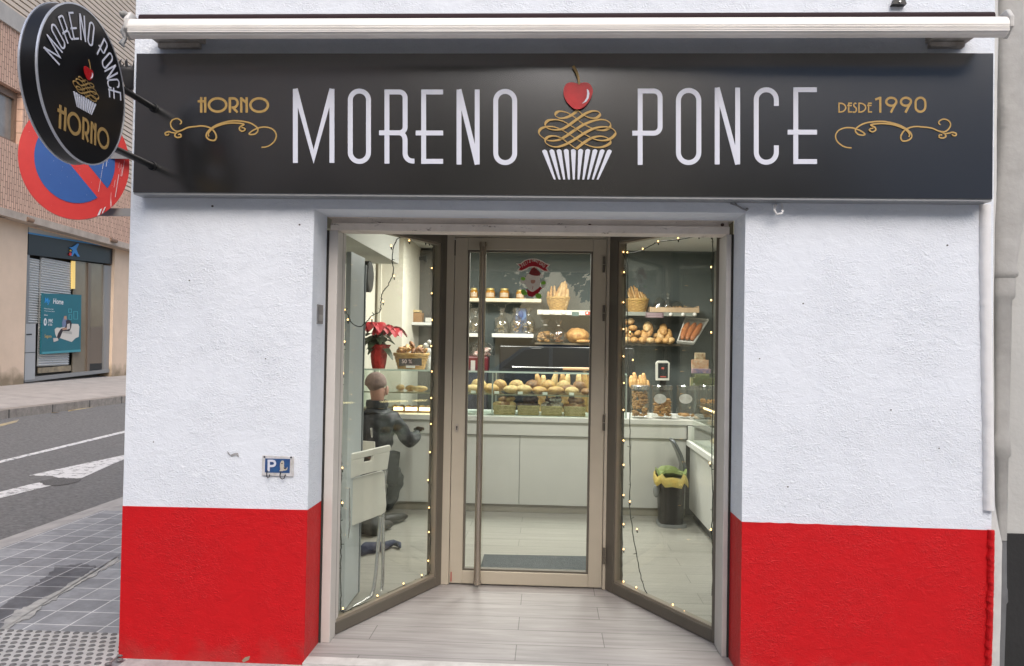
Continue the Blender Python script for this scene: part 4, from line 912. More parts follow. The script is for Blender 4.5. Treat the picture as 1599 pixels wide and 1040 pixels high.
scr = mat('white_scratch', (.6, .6, .62), .7)
f = MB(); rnd = random.Random(3)
for i in range(26):
    x = rnd.uniform(.35, .93); y = rnd.uniform(-.75, .45)
    if x*x+y*y > .88: continue
    h = rnd.uniform(.04, .22); w_ = rnd.uniform(.003, .010)
    f.prism([NP(x, y, .0045), NP(x+w_, y, .0045), NP(x+w_+h*.15, y+h, .0045), NP(x+h*.15, y+h, .0045)], -nr_*.001)
for (x, y, a) in [(.42, -.90, .04), (.50, -.86, .02)]:
    f.prism([NP(x, y, .0045), NP(x+a, y+.01, .0045), NP(x+.07+a*.4, y+.13, .0045), NP(x+.05, y+.11, .0045)], -nr_*.001)
for i in range(60):
    a = rnd.uniform(0, 6.28); r0_ = rnd.uniform(0, .95); x, y = r0_*math.cos(a), r0_*math.sin(a); s_ = rnd.uniform(.003, .008)
    f.prism([NP(x, y, .0045), NP(x+s_, y, .0045), NP(x+s_, y+s_, .0045)], -nr_*.001)
tag(f.build('scratches', scr, np_), kind='stuff')
f = MB(); f.prism([NP(math.cos(R_(a)), math.sin(R_(a)), -.022) for a in range(-75, 5, 5)]+[NP(.965*math.cos(R_(a)), .965*math.sin(R_(a)), -.022) for a in range(0, -80, -5)], -nr_*.02); f.build('folded_rim', mat('dark_red_rim', (.16, .02, .02), .5), np_)
f = MB(); a = NP(.35, -.86, -.12); f.obox(a, (XL-a.x, 0, 0), (0, .012, 0), (0, 0, .045)); f.obox(NP(.0, .1, -.12), (XL-NP(0, .1).x, 0, 0), (0, .012, 0), (0, 0, .045)); f.build('bracket', mat('galvanised', (.30, .30, .30), .5, .5), np_)

# iron wall lamp bracket peeping out behind the corner
lp = thing('wall_lamp', 'dark wrought-iron wall lamp on the corner between the round sign and the black sign', 'lamp', (XL-.04, 4.5, 2.9))
iron = mat('wrought_iron', (.035, .035, .035), .6)
LC = PY(203, 118, 4.5)
f = MB(); rnd = random.Random(5)
f.tube([V((XL, 4.5, LC.z-.12)), LC+V((.02, 0, -.12)), LC+V((0, 0, -.05))], .012, 8)
f.build('arm', iron, lp)
f = MB(); f.lathe([(.0, -.09), (.025, -.08), (.04, -.03), (.06, .01), (.065, .03), (.03, .05), (.0, .05)], LC, 10, fn=lambda a, z, i: 1+.12*math.sin(5*a)); f.build('lamp_body', iron, lp, smooth=True)
f = MB()
for k in range(9):
    a = 2*math.pi*k/9; c = LC+V((.055*math.cos(a), .055*math.sin(a), .03)); f.tube([c, c+V((.012*math.cos(a), .012*math.sin(a), .03)), c+V((0, 0, .05))], [.009, .008, .002], 6)
f.build('crown', iron, lp)

# ================================================================== DOG-PARKING SIGN
dg_ = thing('dog_sign', 'small blue sign with a white P and a sitting dog, above two leash hooks', 'sign', PY(434, 728, YF-.01))
D = lambda x, y, h=0: PY(400+x/18.571, 700+y/18.571, YF-.001-h)
f = MB(); f.prism([D(178, 205, .008), D(1095, 240, .008), D(1080, 825, .008), D(160, 790, .008)], (0, .008, 0)); f.build('plate', mat('white_enamel', (.62, .62, .64), .35, var=(.42, .40, .38), vs=25), dg_, bevel=.002)
f = MB(); f.prism([D(262, 295, .0095), D(985, 310, .0095), D(968, 718, .0095), D(250, 700, .0095)], (0, .0015, 0)); f.build('blue_panel', mat('enamel_blue', (.018, .05, .17), .3, var=(.03, .10, .24), vs=25), dg_)
f = MB()
for k, pth in enumerate([[(360, 668), (368, 330)], [(330, 362), (480, 365), (530, 390), (548, 440), (530, 490), (480, 512), (390, 515)]]):
    ribbon(f, pth if k == 0 else cat(pth, 4), 66, lambda x, y, h: D(x, y, .0100+h), k*.0006)
f.build('letter', white_letter, dg_)
f = MB(); f.prism([D(x, y, .0115) for x, y in [(742, 356), (795, 362), (812, 430), (805, 520), (835, 575), (885, 585), (897, 530), (910, 560), (900, 615), (860, 645), (790, 650), (760, 668), (700, 662), (668, 668), (700, 610), (688, 520), (695, 440), (710, 400)]], (0, .001, 0)); dgm = f.build('dog_figure', mat('cream_print', (.46, .42, .36), .5), dg_)
f = MB(); f.prism([D(748+24*math.cos(i), 440+18*math.sin(i), .0125) for i in range(6)], (0, .0008, 0)); f.prism([D(x, y, .0125) for x, y in [(800, 540), (835, 575), (880, 588), (845, 612), (805, 590)]], (0, .0008, 0)); f.build('dog_marking', mat('black_print', (.01, .01, .012), .5), dgm)
for x, y in ((245, 250), (1015, 262)):
    f = MB(); o = D(x, y, .0085); f.tube([o, o-V((0, .003, 0))], .0045, 10); f.build('screw', mat('dark_screw', (.08, .08, .09), .4, .7), dg_)
for pts in ([(322, 640), (305, 720), (305, 800), (335, 860), (375, 830), (392, 760)], [(715, 690), (690, 770), (700, 850), (750, 892), (810, 870), (848, 760)]):
    f = MB(); f.tube([D(x, y, .012+.012*math.sin(math.pi*i/5)) for i, (x, y) in enumerate(pts)], .0026, 8); f.build('hook', mat('dark_steel', (.05, .05, .055), .4, .8), dg_, smooth=True)

# ================================================================== DRAINPIPE AND NEIGHBOURING WALL ON THE RIGHT
grey_w = mat('grey_neighbour_paint', (.46, .46, .44), .8, var=(.40, .40, .385), vs=3, bump=.35, bs=45, bd=.008)
nb = thing('neighbour_house', 'grey rendered neighbouring house with a black base at the right edge', 'building', (2.6, 3.8, 0))
zb_n = PY(1590, 833, 3.74).z
f = MB(); f.box((XR+.003, 3.74, zb_n), (6, 3.95, 6)); f.build('wall', grey_w, nb)
f = MB(); f.box((XR+.003, 3.733, -.3), (6, 3.95, zb_n-.0005)); f.build('black_base', mat('black_base_paint', (.014, .014, .014), .55, var=(.02, .02, .02), vs=4, bump=.3, bs=30), nb)
# soft plaster fillet between the two houses
f = MB(); vs = []; fs = []; N = 40; rnd = random.Random(2)
prev = None
mort = mat('smeared_mortar', (.56, .56, .54), .8, var=(.46, .46, .45), vs=8, bump=.5, bs=30, bd=.006)
pts = [(-.1, .058), (.3, .06), (.62, .066), (.70, .062), (.76, .032), (1.0, .026), (1.6, .022), (2.15, .024), (2.3, .03), (3.6, .034)]
def wid(z):
    for (a, wa), (c, wc) in zip(pts, pts[1:]):
        if z <= c: return wa+(wc-wa)*(z-a)/(c-a)
    return .03
for i in range(N+1):
    z = -.1+3.7*i/N; w_ = wid(z)+rnd.uniform(-.002, .002)
    vs += [(XR-.004, YF+.012, z), (XR+w_*.5, YF+.014, z), (XR+w_, YF+.03, z), (XR+w_+.004, 3.745, z)]
for i in range(N):
    for k in range(3): fs.append((i*4+k, i*4+k+1, i*4+k+5, i*4+k+4))
f.add(vs, fs); f.build('mortar_fillet', mort, nb, smooth=45)
pipe = thing('drainpipe', 'grey painted drainpipe with a hopper head, between the shop and the right neighbour', 'pipe', (2.15, 3.68, 0))
YP = 3.70
def px_at(y, x): return PY(x, y, YP).x
secs = [(-700, 1556, 1600), (-30, 1558, 1600), (150, 1561, 1603), (205, 1562, 1606), (260, 1558, 1604), (318, 1551, 1602), (345, 1549, 1601), (418, 1553, 1591), (424, 1552, 1594), (430, 1552.5, 1593.5), (434, 1556, 1589)]
low = [(434, 1556, 1590), (456, 1555, 1590), (464, 1554, 1589), (468, 1557, 1585), (676, 1558, 1581), (684, 1555, 1583), (712, 1556, 1583.5), (716, 1560, 1580), (846, 1564, 1578)]
dark = [(847, 1563, 1577.5), (920, 1563, 1578), (924, 1562, 1579), (942, 1562, 1579.5), (946, 1561, 1577), (1100, 1557, 1572)]
def loft(secs, name, m):
    mb = MB(); vs = []; fs = []; k = 10
    for (y, a, c) in secs:
        xa_, xc_ = px_at(y, a), px_at(y, c); z = PY((a+c)/2, y, YP).z; cx_ = (xa_+xc_)/2; hw = (xc_-xa_)/2
        for q in range(k):
            an = math.pi*q/(k-1); ex = math.copysign(abs(math.cos(an))**.6, math.cos(an)); ey = math.sin(an)**.6
            vs.append((cx_-hw*ex, YP+.035-min(hw*.75, .07)*ey, z))
    for i in range(len(secs)-1):
        for q in range(k-1): fs.append((i*k+q, i*k+q+1, (i+1)*k+q+1, (i+1)*k+q))
    mb.add(vs, fs); mb.add([vs[i] for i in range(k)], [tuple(range(k))]); mb.add([vs[-k+i] for i in range(k)], [tuple(range(k))])
    return mb.build(name, m, pipe, smooth=50)
pm = mat('grey_pipe_paint', (.37, .365, .35), .6, var=(.30, .295, .28), vs=7, bump=.5, bs=25, bd=.008)
loft(secs, 'hopper_head', pm); loft(low, 'pipe', pm); loft(dark, 'lower_pipe', mat('dark_grey_pipe', (.145, .15, .155), .6, var=(.12, .12, .125), vs=9, bump=.4, bs=30, bd=.006))
# ================================================================== WHAT STANDS BEHIND THE CAMERA (seen in the sign and the glass)
opp = thing('opposite_house', 'tan brick house across the front street, reflected in the left of the sign', 'building', (-9, -10.6, 0))
f = MB(); f.box((-24, -14, 0), (-3.2, -10.5, 10.5)); f.build('wall', mat('tan_house', (.84, .62, .49), .85, var=(.78, .57, .45), vs=1), opp)
for r in range(1):
    for c in range(5):
        f = MB(); f.box((-22+c*4, -10.51, 1.0), (-20.4+c*4, -10.46, 3.0)); f.build('window', mat('far_pane', (.05, .05, .055), .2) if (r, c) == (0, 0) else bpy.data.materials['far_pane'], opp)
op2 = thing('opposite_house', 'pale blue-grey house across the front street, reflected in the right of the sign', 'building', (12, -12, 0))
f = MB(); f.box((3.9, -16, 0), (26, -12, 11.5)); f.build('wall', mat('grey_house', (.50, .54, .62), .8, var=(.45, .49, .57), vs=1), op2)
for r in range(1):
    for c in range(5):
        f = MB(); f.box((7.5+c*3.6-2.4, -12.01, .8+r*2.9), (9+c*3.6-2.4, -11.96, 2.7+r*2.9)); f.build('window', bpy.data.materials['far_pane'], op2)
leafm = mat('foliage', (.045, .055, .025), .7, var=(.06, .07, .035), vs=3)
bark = mat('bark', (.10, .08, .06), .9, bump=.5, bs=20)
for k, (x, y, h, lb) in enumerate([(-1.5, -9.4, 9.2, 'leafy street tree beside the tan brick house, behind the camera'), (1.7, -9.8, 9.4, 'leafy street tree in the middle of the opposite kerb'), (5.0, -9.6, 6.5, 'leafy street tree in front of the pale blue-grey house'), (-5.2, -9.6, 5.6, 'lowest leafy street tree in front of the tan brick house')]):
    t = thing('street_tree', lb, 'tree', (x, y, 0), 'street trees across the front road')
    f = MB(); f.tube([(x, y, -.2), (x+.05, y, 2), (x-.1, y, 4), (x, y, h-1.5)], [.17, .13, .10, .03], 8); f.build('trunk', bark, t)
    f = MB(); rnd = random.Random(40+k)
    for i in range(5200):
        a = rnd.uniform(0, 6.28); u_ = rnd.uniform(-1, 1); rr = rnd.random()**.4
        c = V((x+2.0*rr*math.cos(a)*math.sqrt(1-u_*u_), y+1.5*rr*math.sin(a)*math.sqrt(1-u_*u_), h-3.6+3.4*rr*u_))
        if math.sin(c.x*3+k)*math.sin(c.z*2.6)+math.sin(c.y*3.1) < -.75: continue
        p = V((rnd.uniform(-1, 1), rnd.uniform(-1, 1), rnd.uniform(-.4, 1))).normalized(); q_ = p.orthogonal().normalized()*.16; r_ = p.cross(q_)
        f.add([c-q_, c+r_*.6, c+q_, c-r_*.6], [(0, 1, 2, 3)])
    f.build('crown', leafm, t)
# parked car across the front road, mirrored in the door glass
car = thing('parked_car', 'blue-grey hatchback parked across the front road, mirrored in the door glass', 'car', (-.1, -6.9, .06))
carp = mat('car_paint', (.36, .43, .54), .3, .0, coat=.6)
cx0, cy0, cz0 = -2.1, -7.7, .10
side_p = [(0, .32), (.02, .62), (.12, .78), (.95, .93), (1.55, 1.38), (2.1, 1.47), (2.9, 1.45), (3.55, 1.20), (3.95, .95), (4.1, .85), (4.15, .45), (4.1, .28), (3.65, .26), (3.56, .52), (3.3, .64), (3.05, .52), (2.96, .24), (1.22, .24), (1.13, .52), (.88, .64), (.62, .52), (.52, .26)]
f = MB(); f.prism([(cx0+x, cy0+.0, cz0+z) for x, z in side_p], (0, 1.66, 0)); f.build('body', carp, car, bevel=.04)
wm = mat('car_window', (.015, .02, .022), .08)
for ws in ([(1.15, .96), (1.62, 1.34), (2.12, 1.40), (2.12, .95)], [(2.2, .95), (2.2, 1.40), (2.88, 1.38), (3.35, 1.18), (3.5, .96)]):
    f = MB(); f.prism([(cx0+x, cy0+1.664, cz0+z) for x, z in ws], (0, -.02, 0)); f.build('window', wm, car)
for wx in (.88, 3.30):
    for wy in (cy0+.02, cy0+1.48):
        f = MB(); f.tube([(cx0+wx, wy, cz0+.31), (cx0+wx, wy+.19, cz0+.31)], .31, 24); wl = f.build('wheel', black_pl, car, smooth=40)
        f = MB(); f.tube([(cx0+wx, wy+.15, cz0+.31), (cx0+wx, wy+.195, cz0+.31)], .07, 12)
        for k in range(5):
            a = 2*math.pi*k/5; f.tube([(cx0+wx, wy+.185, cz0+.31), (cx0+wx+.2*math.cos(a), wy+.185, cz0+.31+.2*math.sin(a))], .022, 6)
        f.tube([(cx0+wx+.205*math.cos(i*.2618), wy+.185, cz0+.31+.205*math.sin(i*.2618)) for i in range(24)], .018, 6, closed=True)
        f.build('rim', chrome, wl)
for s_ in (.03, 4.02):
    f = MB(); f.box((cx0+s_, cy0+1.3, cz0+.6), (cx0+s_+.12, cy0+1.662, cz0+.74)); f.build('headlight' if s_ < 1 else 'tail_light', mat('lamp_lens', (.5, .5, .5), .1) if s_ < 1 else mat('tail_lens', (.3, .01, .01), .2), car, bevel=.01)
# ================================================================== INTERIOR
YC = 7.0          # front of the counter
def U(px, py, Y=YC): return PY(px, py, Y)
xc0, xc1 = -1.79, U(1066, 700).x
zc = U(830, 651).z
counter = thing('counter', 'long white laminate shop counter with a thick top, facing the door', 'counter', ((xc0+xc1)/2, 7.3, 0))
f = MB(); f.box((xc0, YC-.02, zc-.045), (1.92, 7.72, zc)); f.build('worktop', white_lam, counter, bevel=.004)
f = MB()
xm = U(811, 730).x
for a, c in ((xc0, U(690, 730).x), (U(690, 730).x, xm), (xm, U(985, 730).x), (U(985, 730).x, 1.26)):
    f = MB(); f.box((a+.002, YC+.02, .072), (c-.002, YC+.05, zc-.175)); f.build('front_panel', white_lam, counter, bevel=.0015)
f = MB(); f.box((xc0, YC+.0, zc-.17), (1.26, YC+.05, zc-.046)); f.build('upper_panel', white_lam, counter, bevel=.002)
f = MB(); f.box((xc0, YC+.035, 0), (1.26, YC+.06, .070)); f.build('plinth', mat('greige_plinth', (.28, .26, .21), .5), counter)
f = MB(); f.box((xc0, YC+.06, .01), (1.90, 7.70, zc-.046)); f.build('carcass', mat('dark_carcass', (.10, .10, .10), .7), counter)
# glass case standing on the counter
gx0, gx1 = -1.78, U(979, 620).x
zs1 = U(830, 617).z; zs2 = U(830, 581).z
case = thing('display_case', 'long glass bakery case on the white counter with two glass shelves', 'display case', ((gx0+gx1)/2, 7.2, zc))
ge = mat('case_edge', (.42, .52, .46), .25)
f = MB(); f.box((gx0, YC+.04, zs2-.012), (gx1, 7.62, zs2)); f.build('top_glass', case_g, case)
f = MB(); f.box((gx0, YC+.034, zs2-.0135), (gx1, YC+.0395, zs2+.0015)); f.build('top_edge', ge, case)
f = MB(); f.box((gx0+.01, YC+.07, zs1-.010), (gx1-.02, 7.55, zs1)); f.build('shelf', case_g, case)
f = MB(); f.box((gx0+.01, YC+.064, zs1-.011), (gx1-.02, YC+.0695, zs1+.001)); f.build('shelf_edge', mat('brass_edge', (.22, .20, .13), .4), case)
f = MB(); f.box((gx0, YC+.048, zc+.001), (gx1, YC+.054, zs2-.013)); f.build('front_glass', case_g, case)
for px in (563, 768, 979):
    x = U(px, 620).x; f = MB(); f.box((x-.006, YC+.055, zc), (x+.006, YC+.068, zs2-.014)); f.box((x-.006, 7.56, zc), (x+.006, 7.572, zs2-.014)); f.build('post', mat('post_alu', (.45, .47, .45), .35, .5), case)
# warm lit trays in the left bay of the case
warm = mat('warm_lamp_strip', (1.0, .72, .38), .5, emit=4.5)
for k, (a, c) in enumerate(((615, 629), (633, 651), (655, 674))):
    f = MB(); p0, p1 = U(a, 638, YC+.14), U(c, 638, YC+.14)
    f.box((p0.x, YC+.13, U(640, 641, YC+.14).z), (p1.x, YC+.15, U(640, 636, YC+.14).z)); f.build('light_strip', warm, case)
f = MB(); f.box((gx0+.02, YC+.16, zc+.001), (U(678, 640).x, 7.5, zc+.03)); f.build('tray', mat('dark_tray', (.12, .07, .035), .4), case)

# ---------------------------------------------------------------- breads
crust = [mat('golden_crust', (.60, .35, .12), .6, var=(.25, .10, .028), vs=18, bump=.4, bs=60, bd=.01),
         mat('pale_crust', (.66, .46, .22), .65, var=(.36, .18, .055), vs=20, bump=.4, bs=60, bd=.01),
         mat('brown_crust', (.32, .14, .05), .55, var=(.11, .042, .016), vs=20, bump=.5, bs=50, bd=.01),
         mat('chocolate_crust', (.075, .035, .022), .5, var=(.12, .06, .04), vs=22, bump=.5, bs=60, bd=.01),
         mat('sugar_dusted', (.22, .13, .08), .6, var=(.62, .58, .54), vs=26, bump=.5, bs=60, bd=.01)]
def loaf_mesh(name, c, r, m, seed=0, rot=None, score=3, parent=None):
    rnd = random.Random(seed); ph = rnd.uniform(0, 6)
    def fn(d): return 1+.05*math.sin(3*d.x+ph)+.05*math.sin(5*d.y+ph*2)+(.035*math.cos(score*6*d.x+2*d.y) if d.z > .2 else 0)
    f = MB(); f.ball(c, r, 20, 12, fn, rot); return f.build(name, m, parent, smooth=True, base=V(c)-V((0, 0, r[2])))
kinds_ = ['golden', 'pale', 'brown', 'dark', 'sugar-dusted']
loaves = [(738, 606, 26, 12, 1), (765, 603, 28, 15, 0), (798, 605, 25, 14, 1), (812, 605, 14, 10, 0), (818, 606, 27, 12, 1), (843, 605, 23, 12, 0), (868, 604, 25, 13, 0), (893, 606, 24, 10, 1), (888, 601, 27, 14, 2), (917, 604, 20, 14, 2)]
ords = ['first', 'second', 'third', 'fourth', 'fifth', 'sixth', 'seventh', 'eighth', 'ninth', 'tenth', 'eleventh', 'twelfth']
for i, (x, y, w_, h, k) in enumerate(loaves):
    Y = YC+.2+(.16 if i in (3, 8) else 0); a = U(x-w_/2, y, Y); c = U(x+w_/2, y, Y); zz = zs1+.001
    rz_ = (c.x-a.x)/2*.52; 
    tag(loaf_mesh('bread_loaf', ((a.x+c.x)/2, Y, zz+rz_*.92), ((c.x-a.x)/2, .10, rz_), crust[k], i), f'{kinds_[k]} round loaf, {ords[i]} from the left on the middle glass shelf', 'bread', 'round loaves on the middle glass shelf')
for i, x in enumerate([748, 781, 806, 831, 856, 880, 905]):
    Y = YC+.42; p = U(x, 604, Y); tag(loaf_mesh('bread_loaf', (p.x, Y, zs1+.062), (.072, .08, .058), crust[[1, 0, 1, 2, 0, 1, 2][i]], 300+i), f'round loaf, {ords[i]} from the left in the rear row on the middle glass shelf', 'bread', 'rear row of round loaves')
for i, x in enumerate([738, 775, 812, 851, 893]):
    p = U(x, 616, YC+.0); f = MB(); f.box((p.x-.022, YC+.055, zs1+.002), (p.x+.022, YC+.062, zs1+.026)); tag(f.build('price_ticket', white_pl), 'small white price ticket on the front edge of the middle glass shelf', 'ticket', 'price tickets on the glass shelf')
def baguette(p0, p1, r, m, seed, label, group, name='baguette'):
    p0, p1 = V(p0), V(p1); N = 10; f = MB()
    pts = [p0.lerp(p1, i/N)+V((math.sin(i*.5+seed)*r*.12, 0, 0)) for i in range(N+1)]
    rr = [r*max(.25, math.sin(math.pi*min(max((i+.6)/(N+1.2), 0), 1))**.45)*(1+.08*math.sin(i*2.3+seed)) for i in range(N+1)]
    f.tube(pts, rr, 10); return tag(f.build(name, m, smooth=True), label, 'bread', group)
# upright baguettes behind the case
bgs = [(838, 584, 850, 648), (848, 586, 846, 646), (868, 580, 858, 646), (878, 582, 884, 645), (888, 584, 878, 646), (905, 582, 900, 648), (913, 580, 912, 648), (922, 583, 920, 647)]
for i, (x0, y0, x1, y1) in enumerate(bgs):
    baguette(U(x0, y0, 7.66), U(x1, y1, 7.60), .040, crust[1 if i % 3 else 0], i, f'upright baguette, {ords[i]} from the left behind the glass case', 'baguettes standing behind the glass case')
# wicker baskets -----------------------------------------------------------------
wick = mat('pale_wicker', (.50, .40, .20), .7, var=(.36, .27, .12), vs=40, bump=.5, bs=120, bd=.004)
wick2 = mat('golden_wicker', (.52, .33, .11), .65, var=(.34, .19, .06), vs=40, bump=.5, bs=120, bd=.004)
def rect_basket(c, wx, dy, h, label, group, m=wick):
    c = V(c); t = thing('wicker_basket', label, 'basket', c, group); rows = 6
    f = MB()
    for r in range(rows):
        z = h*(r+.5)/rows; k = 1+.08*r/rows; pts = []
        n1 = 14
        per = [(-1+2*i/n1, -1) for i in range(n1)]+[(1, -1+2*i/6) for i in range(6)]+[(1-2*i/n1, 1) for i in range(n1)]+[(-1, 1-2*i/6) for i in range(6)]
        for j, (a, q_) in enumerate(per):
            o = .0035*(1 if (j+r) % 2 else -1); pts.append(c+V((a*(wx/2*k+ (o if abs(a) == 1 else 0)), q_*(dy/2*k)+(o if abs(q_) == 1 else 0), z)))
        f.tube(pts, h/rows*.52, 5, closed=True)
    f.build('woven_wall', m, t)
    f = MB(); f.tube([c+V((sx*wx/2*1.1, sy*dy/2*1.1, h)) for sx, sy in ((-1, -1), (1, -1), (1, 1), (-1, 1))], .007, 7, closed=True)
    f.build('rim', m, t, smooth=True)
    f = MB(); f.box(c+V((-wx/2+.004, -dy/2+.004, .002)), c+V((wx/2-.004, dy/2-.004, .01))); f.build('base', m, t)
    return t
def round_basket(c, r0, r1, h, label, m=wick2, group=None, sx=1, sy=1):
    c = V(c); t = thing('wicker_basket', label, 'basket', c, group); rows = 9; n_ = 36
    f = MB()
    for r in range(rows):
        z = h*(r+.5)/rows; rr = r0+(r1-r0)*(r+.5)/rows
        f.tube([c+V(((rr+(.0035 if (j//2+r) % 2 else -.0035))*math.cos(2*math.pi*j/n_)*sx, (rr+(.0035 if (j//2+r) % 2 else -.0035))*math.sin(2*math.pi*j/n_)*sy, z)) for j in range(n_)], h/rows*.5, 5, closed=True)
    f.build('woven_wall', m, t)
    f = MB()
    for k in range(2): f.tube([c+V(((r1+.006)*math.cos(2*math.pi*j/n_)*sx, (r1+.006)*math.sin(2*math.pi*j/n_)*sy, h+.004+k*.010+.003*math.sin(j*1.5))) for j in range(n_)], .0075, 6, closed=True)
    f.build('rim', m, t, smooth=True)
    f = MB(); f.lathe([(0, 0), (r0*.98, 0), (r0*.98, .008), (0, .008)], c, n_, sx, sy); f.build('base', m, t)
    return t
bk = [(771, 804.5, 2, 'twisted brown pastries', 1), (808.5, 841.5, 3, 'dark chocolate buns', 3), (845.5, 877.5, 4, 'sugar-dusted pastries', 4), (881, 914, 2, 'glossy brown pastries', 2)]
for i, (x0, x1, k, what, kk) in enumerate(bk):
    Y = YC+.17; a, c = U(x0, 643, Y).x, U(x1, 643, Y).x; cx_ = (a+c)/2; wx = (c-a)*.90; z0_ = zc+.002
    rect_basket((cx_, Y+.03, z0_), wx, .15, .085, f'low pale wicker basket filled with {what}', 'low wicker baskets in the glass case')
    rnd = random.Random(i)
    for j in range(7):
        xx = cx_+wx*(-.36+.24*(j % 4))*(1 if j < 4 else .75)+(.03 if j >= 4 else 0); yy = Y+(.0 if j < 4 else .05); zz = z0_+.085+(.0 if j < 4 else .045)+rnd.uniform(0, .012)
        rot = Matrix.Rotation(rnd.uniform(-.7, .7), 3, 'Z') @ Matrix.Rotation(rnd.uniform(-.3, .3), 3, 'Y')
        mm = crust[[2, 3, 4, 2][i]] if (j+i) % 3 else crust[[1, 3, 3, 2][i]]
        lb = {0: 'twisted brown pastry heaped in the leftmost low basket', 1: 'dark chocolate bun heaped in the second low basket', 2: 'sugar-dusted pastry heaped in the third low basket', 3: 'glossy brown pastry heaped in the rightmost low basket'}[i]
        tag(loaf_mesh('pastry', (xx, yy, zz), (.050, .036, .028), mm, j+i*9, rot, 2), lb, 'pastry', what+' in their basket')
# long rolling pin / board on top of the case
f = MB(); f.tube([U(879, 575.5, 7.3), U(925, 576.5, 7.3)], .014, 10); tag(f.build('rolling_pin', mat('pale_wood', (.58, .36, .20), .5), smooth=40), 'pale wooden rolling pin lying on top of the glass case', 'rolling pin')
# small pastry on the case shelf, far left window
for i, (x, y, w_, k) in enumerate([(655, 600, 26, 1), (640, 603, 18, 0), (622, 603, 14, 1)]):
    p = U(x, y, 7.25); tag(loaf_mesh('pastry', (p.x, 7.25+.05*i, zs1+.025), (w_/330, .05, .028), crust[k], 70+i), ['largest flaky pastry', 'middle flaky pastry', 'smallest flaky pastry'][i]+' on the glass shelf to the right of the seated man', 'pastry')
for i in range(6):
    x = 616+i*10.5; p = U(x, 647, 7.2)
    tag(loaf_mesh('pastry', (p.x, 7.22, zc+.05), (.03, .05, .018), crust[2 if i % 2 else 0], 90+i), 'small baked tart on the warmly lit tray in the left case', 'pastry', 'tarts on the lit tray')

# ---------------------------------------------------------------- back wall shelves
YB = 8.75
def shelf(x0, x1, yt, yb, label, m=white_lam, depth=.3, Y=YB):
    a, c = U(x0, yt, Y-.0), U(x1, yb, Y); f = MB(); f.box((a.x, Y, U((x0+x1)/2, yb, Y).z), (c.x, 8.998, U((x0+x1)/2, yt, Y).z))
    return tag(f.build('wall_shelf', m, bevel=.002), label, 'shelf', 'shelves on the back wall'), U((x0+x1)/2, yt, Y).z
_, zA = shelf(690, 845, 465.5, 471, 'pale wooden shelf holding honey jars, upper left behind the door', mat('pale_shelf_wood', (.60, .52, .38), .5))
_, zB = shelf(768, 833, 521, 527, 'short white shelf under the bags of pasta', white_lam)
_, zB2 = shelf(690, 746, 520, 525.5, 'short white shelf behind the long door handle', white_lam)
_, zCs = shelf(835, 960, 536, 539, 'dark thin shelf carrying the bagged bread and the big round loaf', mat('dark_shelf', (.10, .08, .05), .5))
_, zD = shelf(968, 1078, 536.5, 540, 'dark thin shelf carrying the pile of rolls, seen through the right window', bpy.data.materials['dark_shelf'])
# peg boards with knobs
def pegboard(x0, x1, yt, yb, knobs, label, m):
    t = thing('peg_rail', label, 'rail', U((x0+x1)/2, yb, YB-.05)); f = MB(); a, c = U(x0, yt, YB-.05), U(x1, yb, YB-.05)
    zt2, zb2 = U((x0+x1)/2, yt, YB-.05).z, U((x0+x1)/2, yb, YB-.05).z
    f.box((a.x, YB-.05, zb2), (c.x, YB-.03, zt2)); f.box((a.x, YB-.03, zt2-.02), (c.x, 8.998, zt2)); f.build('board', m, t, bevel=.002)
    for k in knobs:
        o = U(k, (yt+yb)/2+.5, YB-.05); f = MB(); f.lathe([(0, 0), (.019, .003), (.021, .012), (.012, .02), (0, .021)], (0, 0, 0), 14)
        f.v = [V((o.x+v.x, o.y-v.z, o.z+v.y)) for v in f.v]; f.build('knob', white_pl, t, smooth=True)
    return t, zt2
pk1, zK1 = pegboard(839, 960, 484.5, 492, (843.5, 862, 880), 'white peg rail with three knobs beside the red price light', mat('warm_white_board', (.56, .53, .46), .5))
f = MB(); f.box(U(893, 493.5, YB-.056), U(904, 487, YB-.052)); f.build('label_card', mat('green_card', (.05, .10, .09), .5), pk1)
f = MB(); f.box(U(914, 491.5, YB-.057), U(923, 486.5, YB-.052)); rl = f.build('price_light', mat('red_plastic', (.35, .01, .01), .3), pk1)
f = MB(); f.ball(U(917, 489, YB-.06), .010, 8, 6); f.build('light', mat('red_led', (1, .25, .2), .5, emit=4), rl)
pk2, zK2 = pegboard(975, 1088, 487.5, 493.5, (1047.3, 1066.5, 1084.5), 'grey peg rail with three white knobs seen through the right window', mat('grey_green_board', (.20, .21, .18), .5))
f = MB(); f.box(U(1008, 496, YB-.056), U(1036, 488, YB-.052)); f.build('label_card', mat('mauve_card', (.13, .08, .085), .5), pk2)
card_t = mat('card_text', (.35, .25, .27), .6)
f = MB()
for yy in (489.6, 491.6, 494.2): f.box(U(1010, yy+.7, YB-.0575), U(1034, yy, YB-.0565))
f.build('label_lines', card_t, pk2)
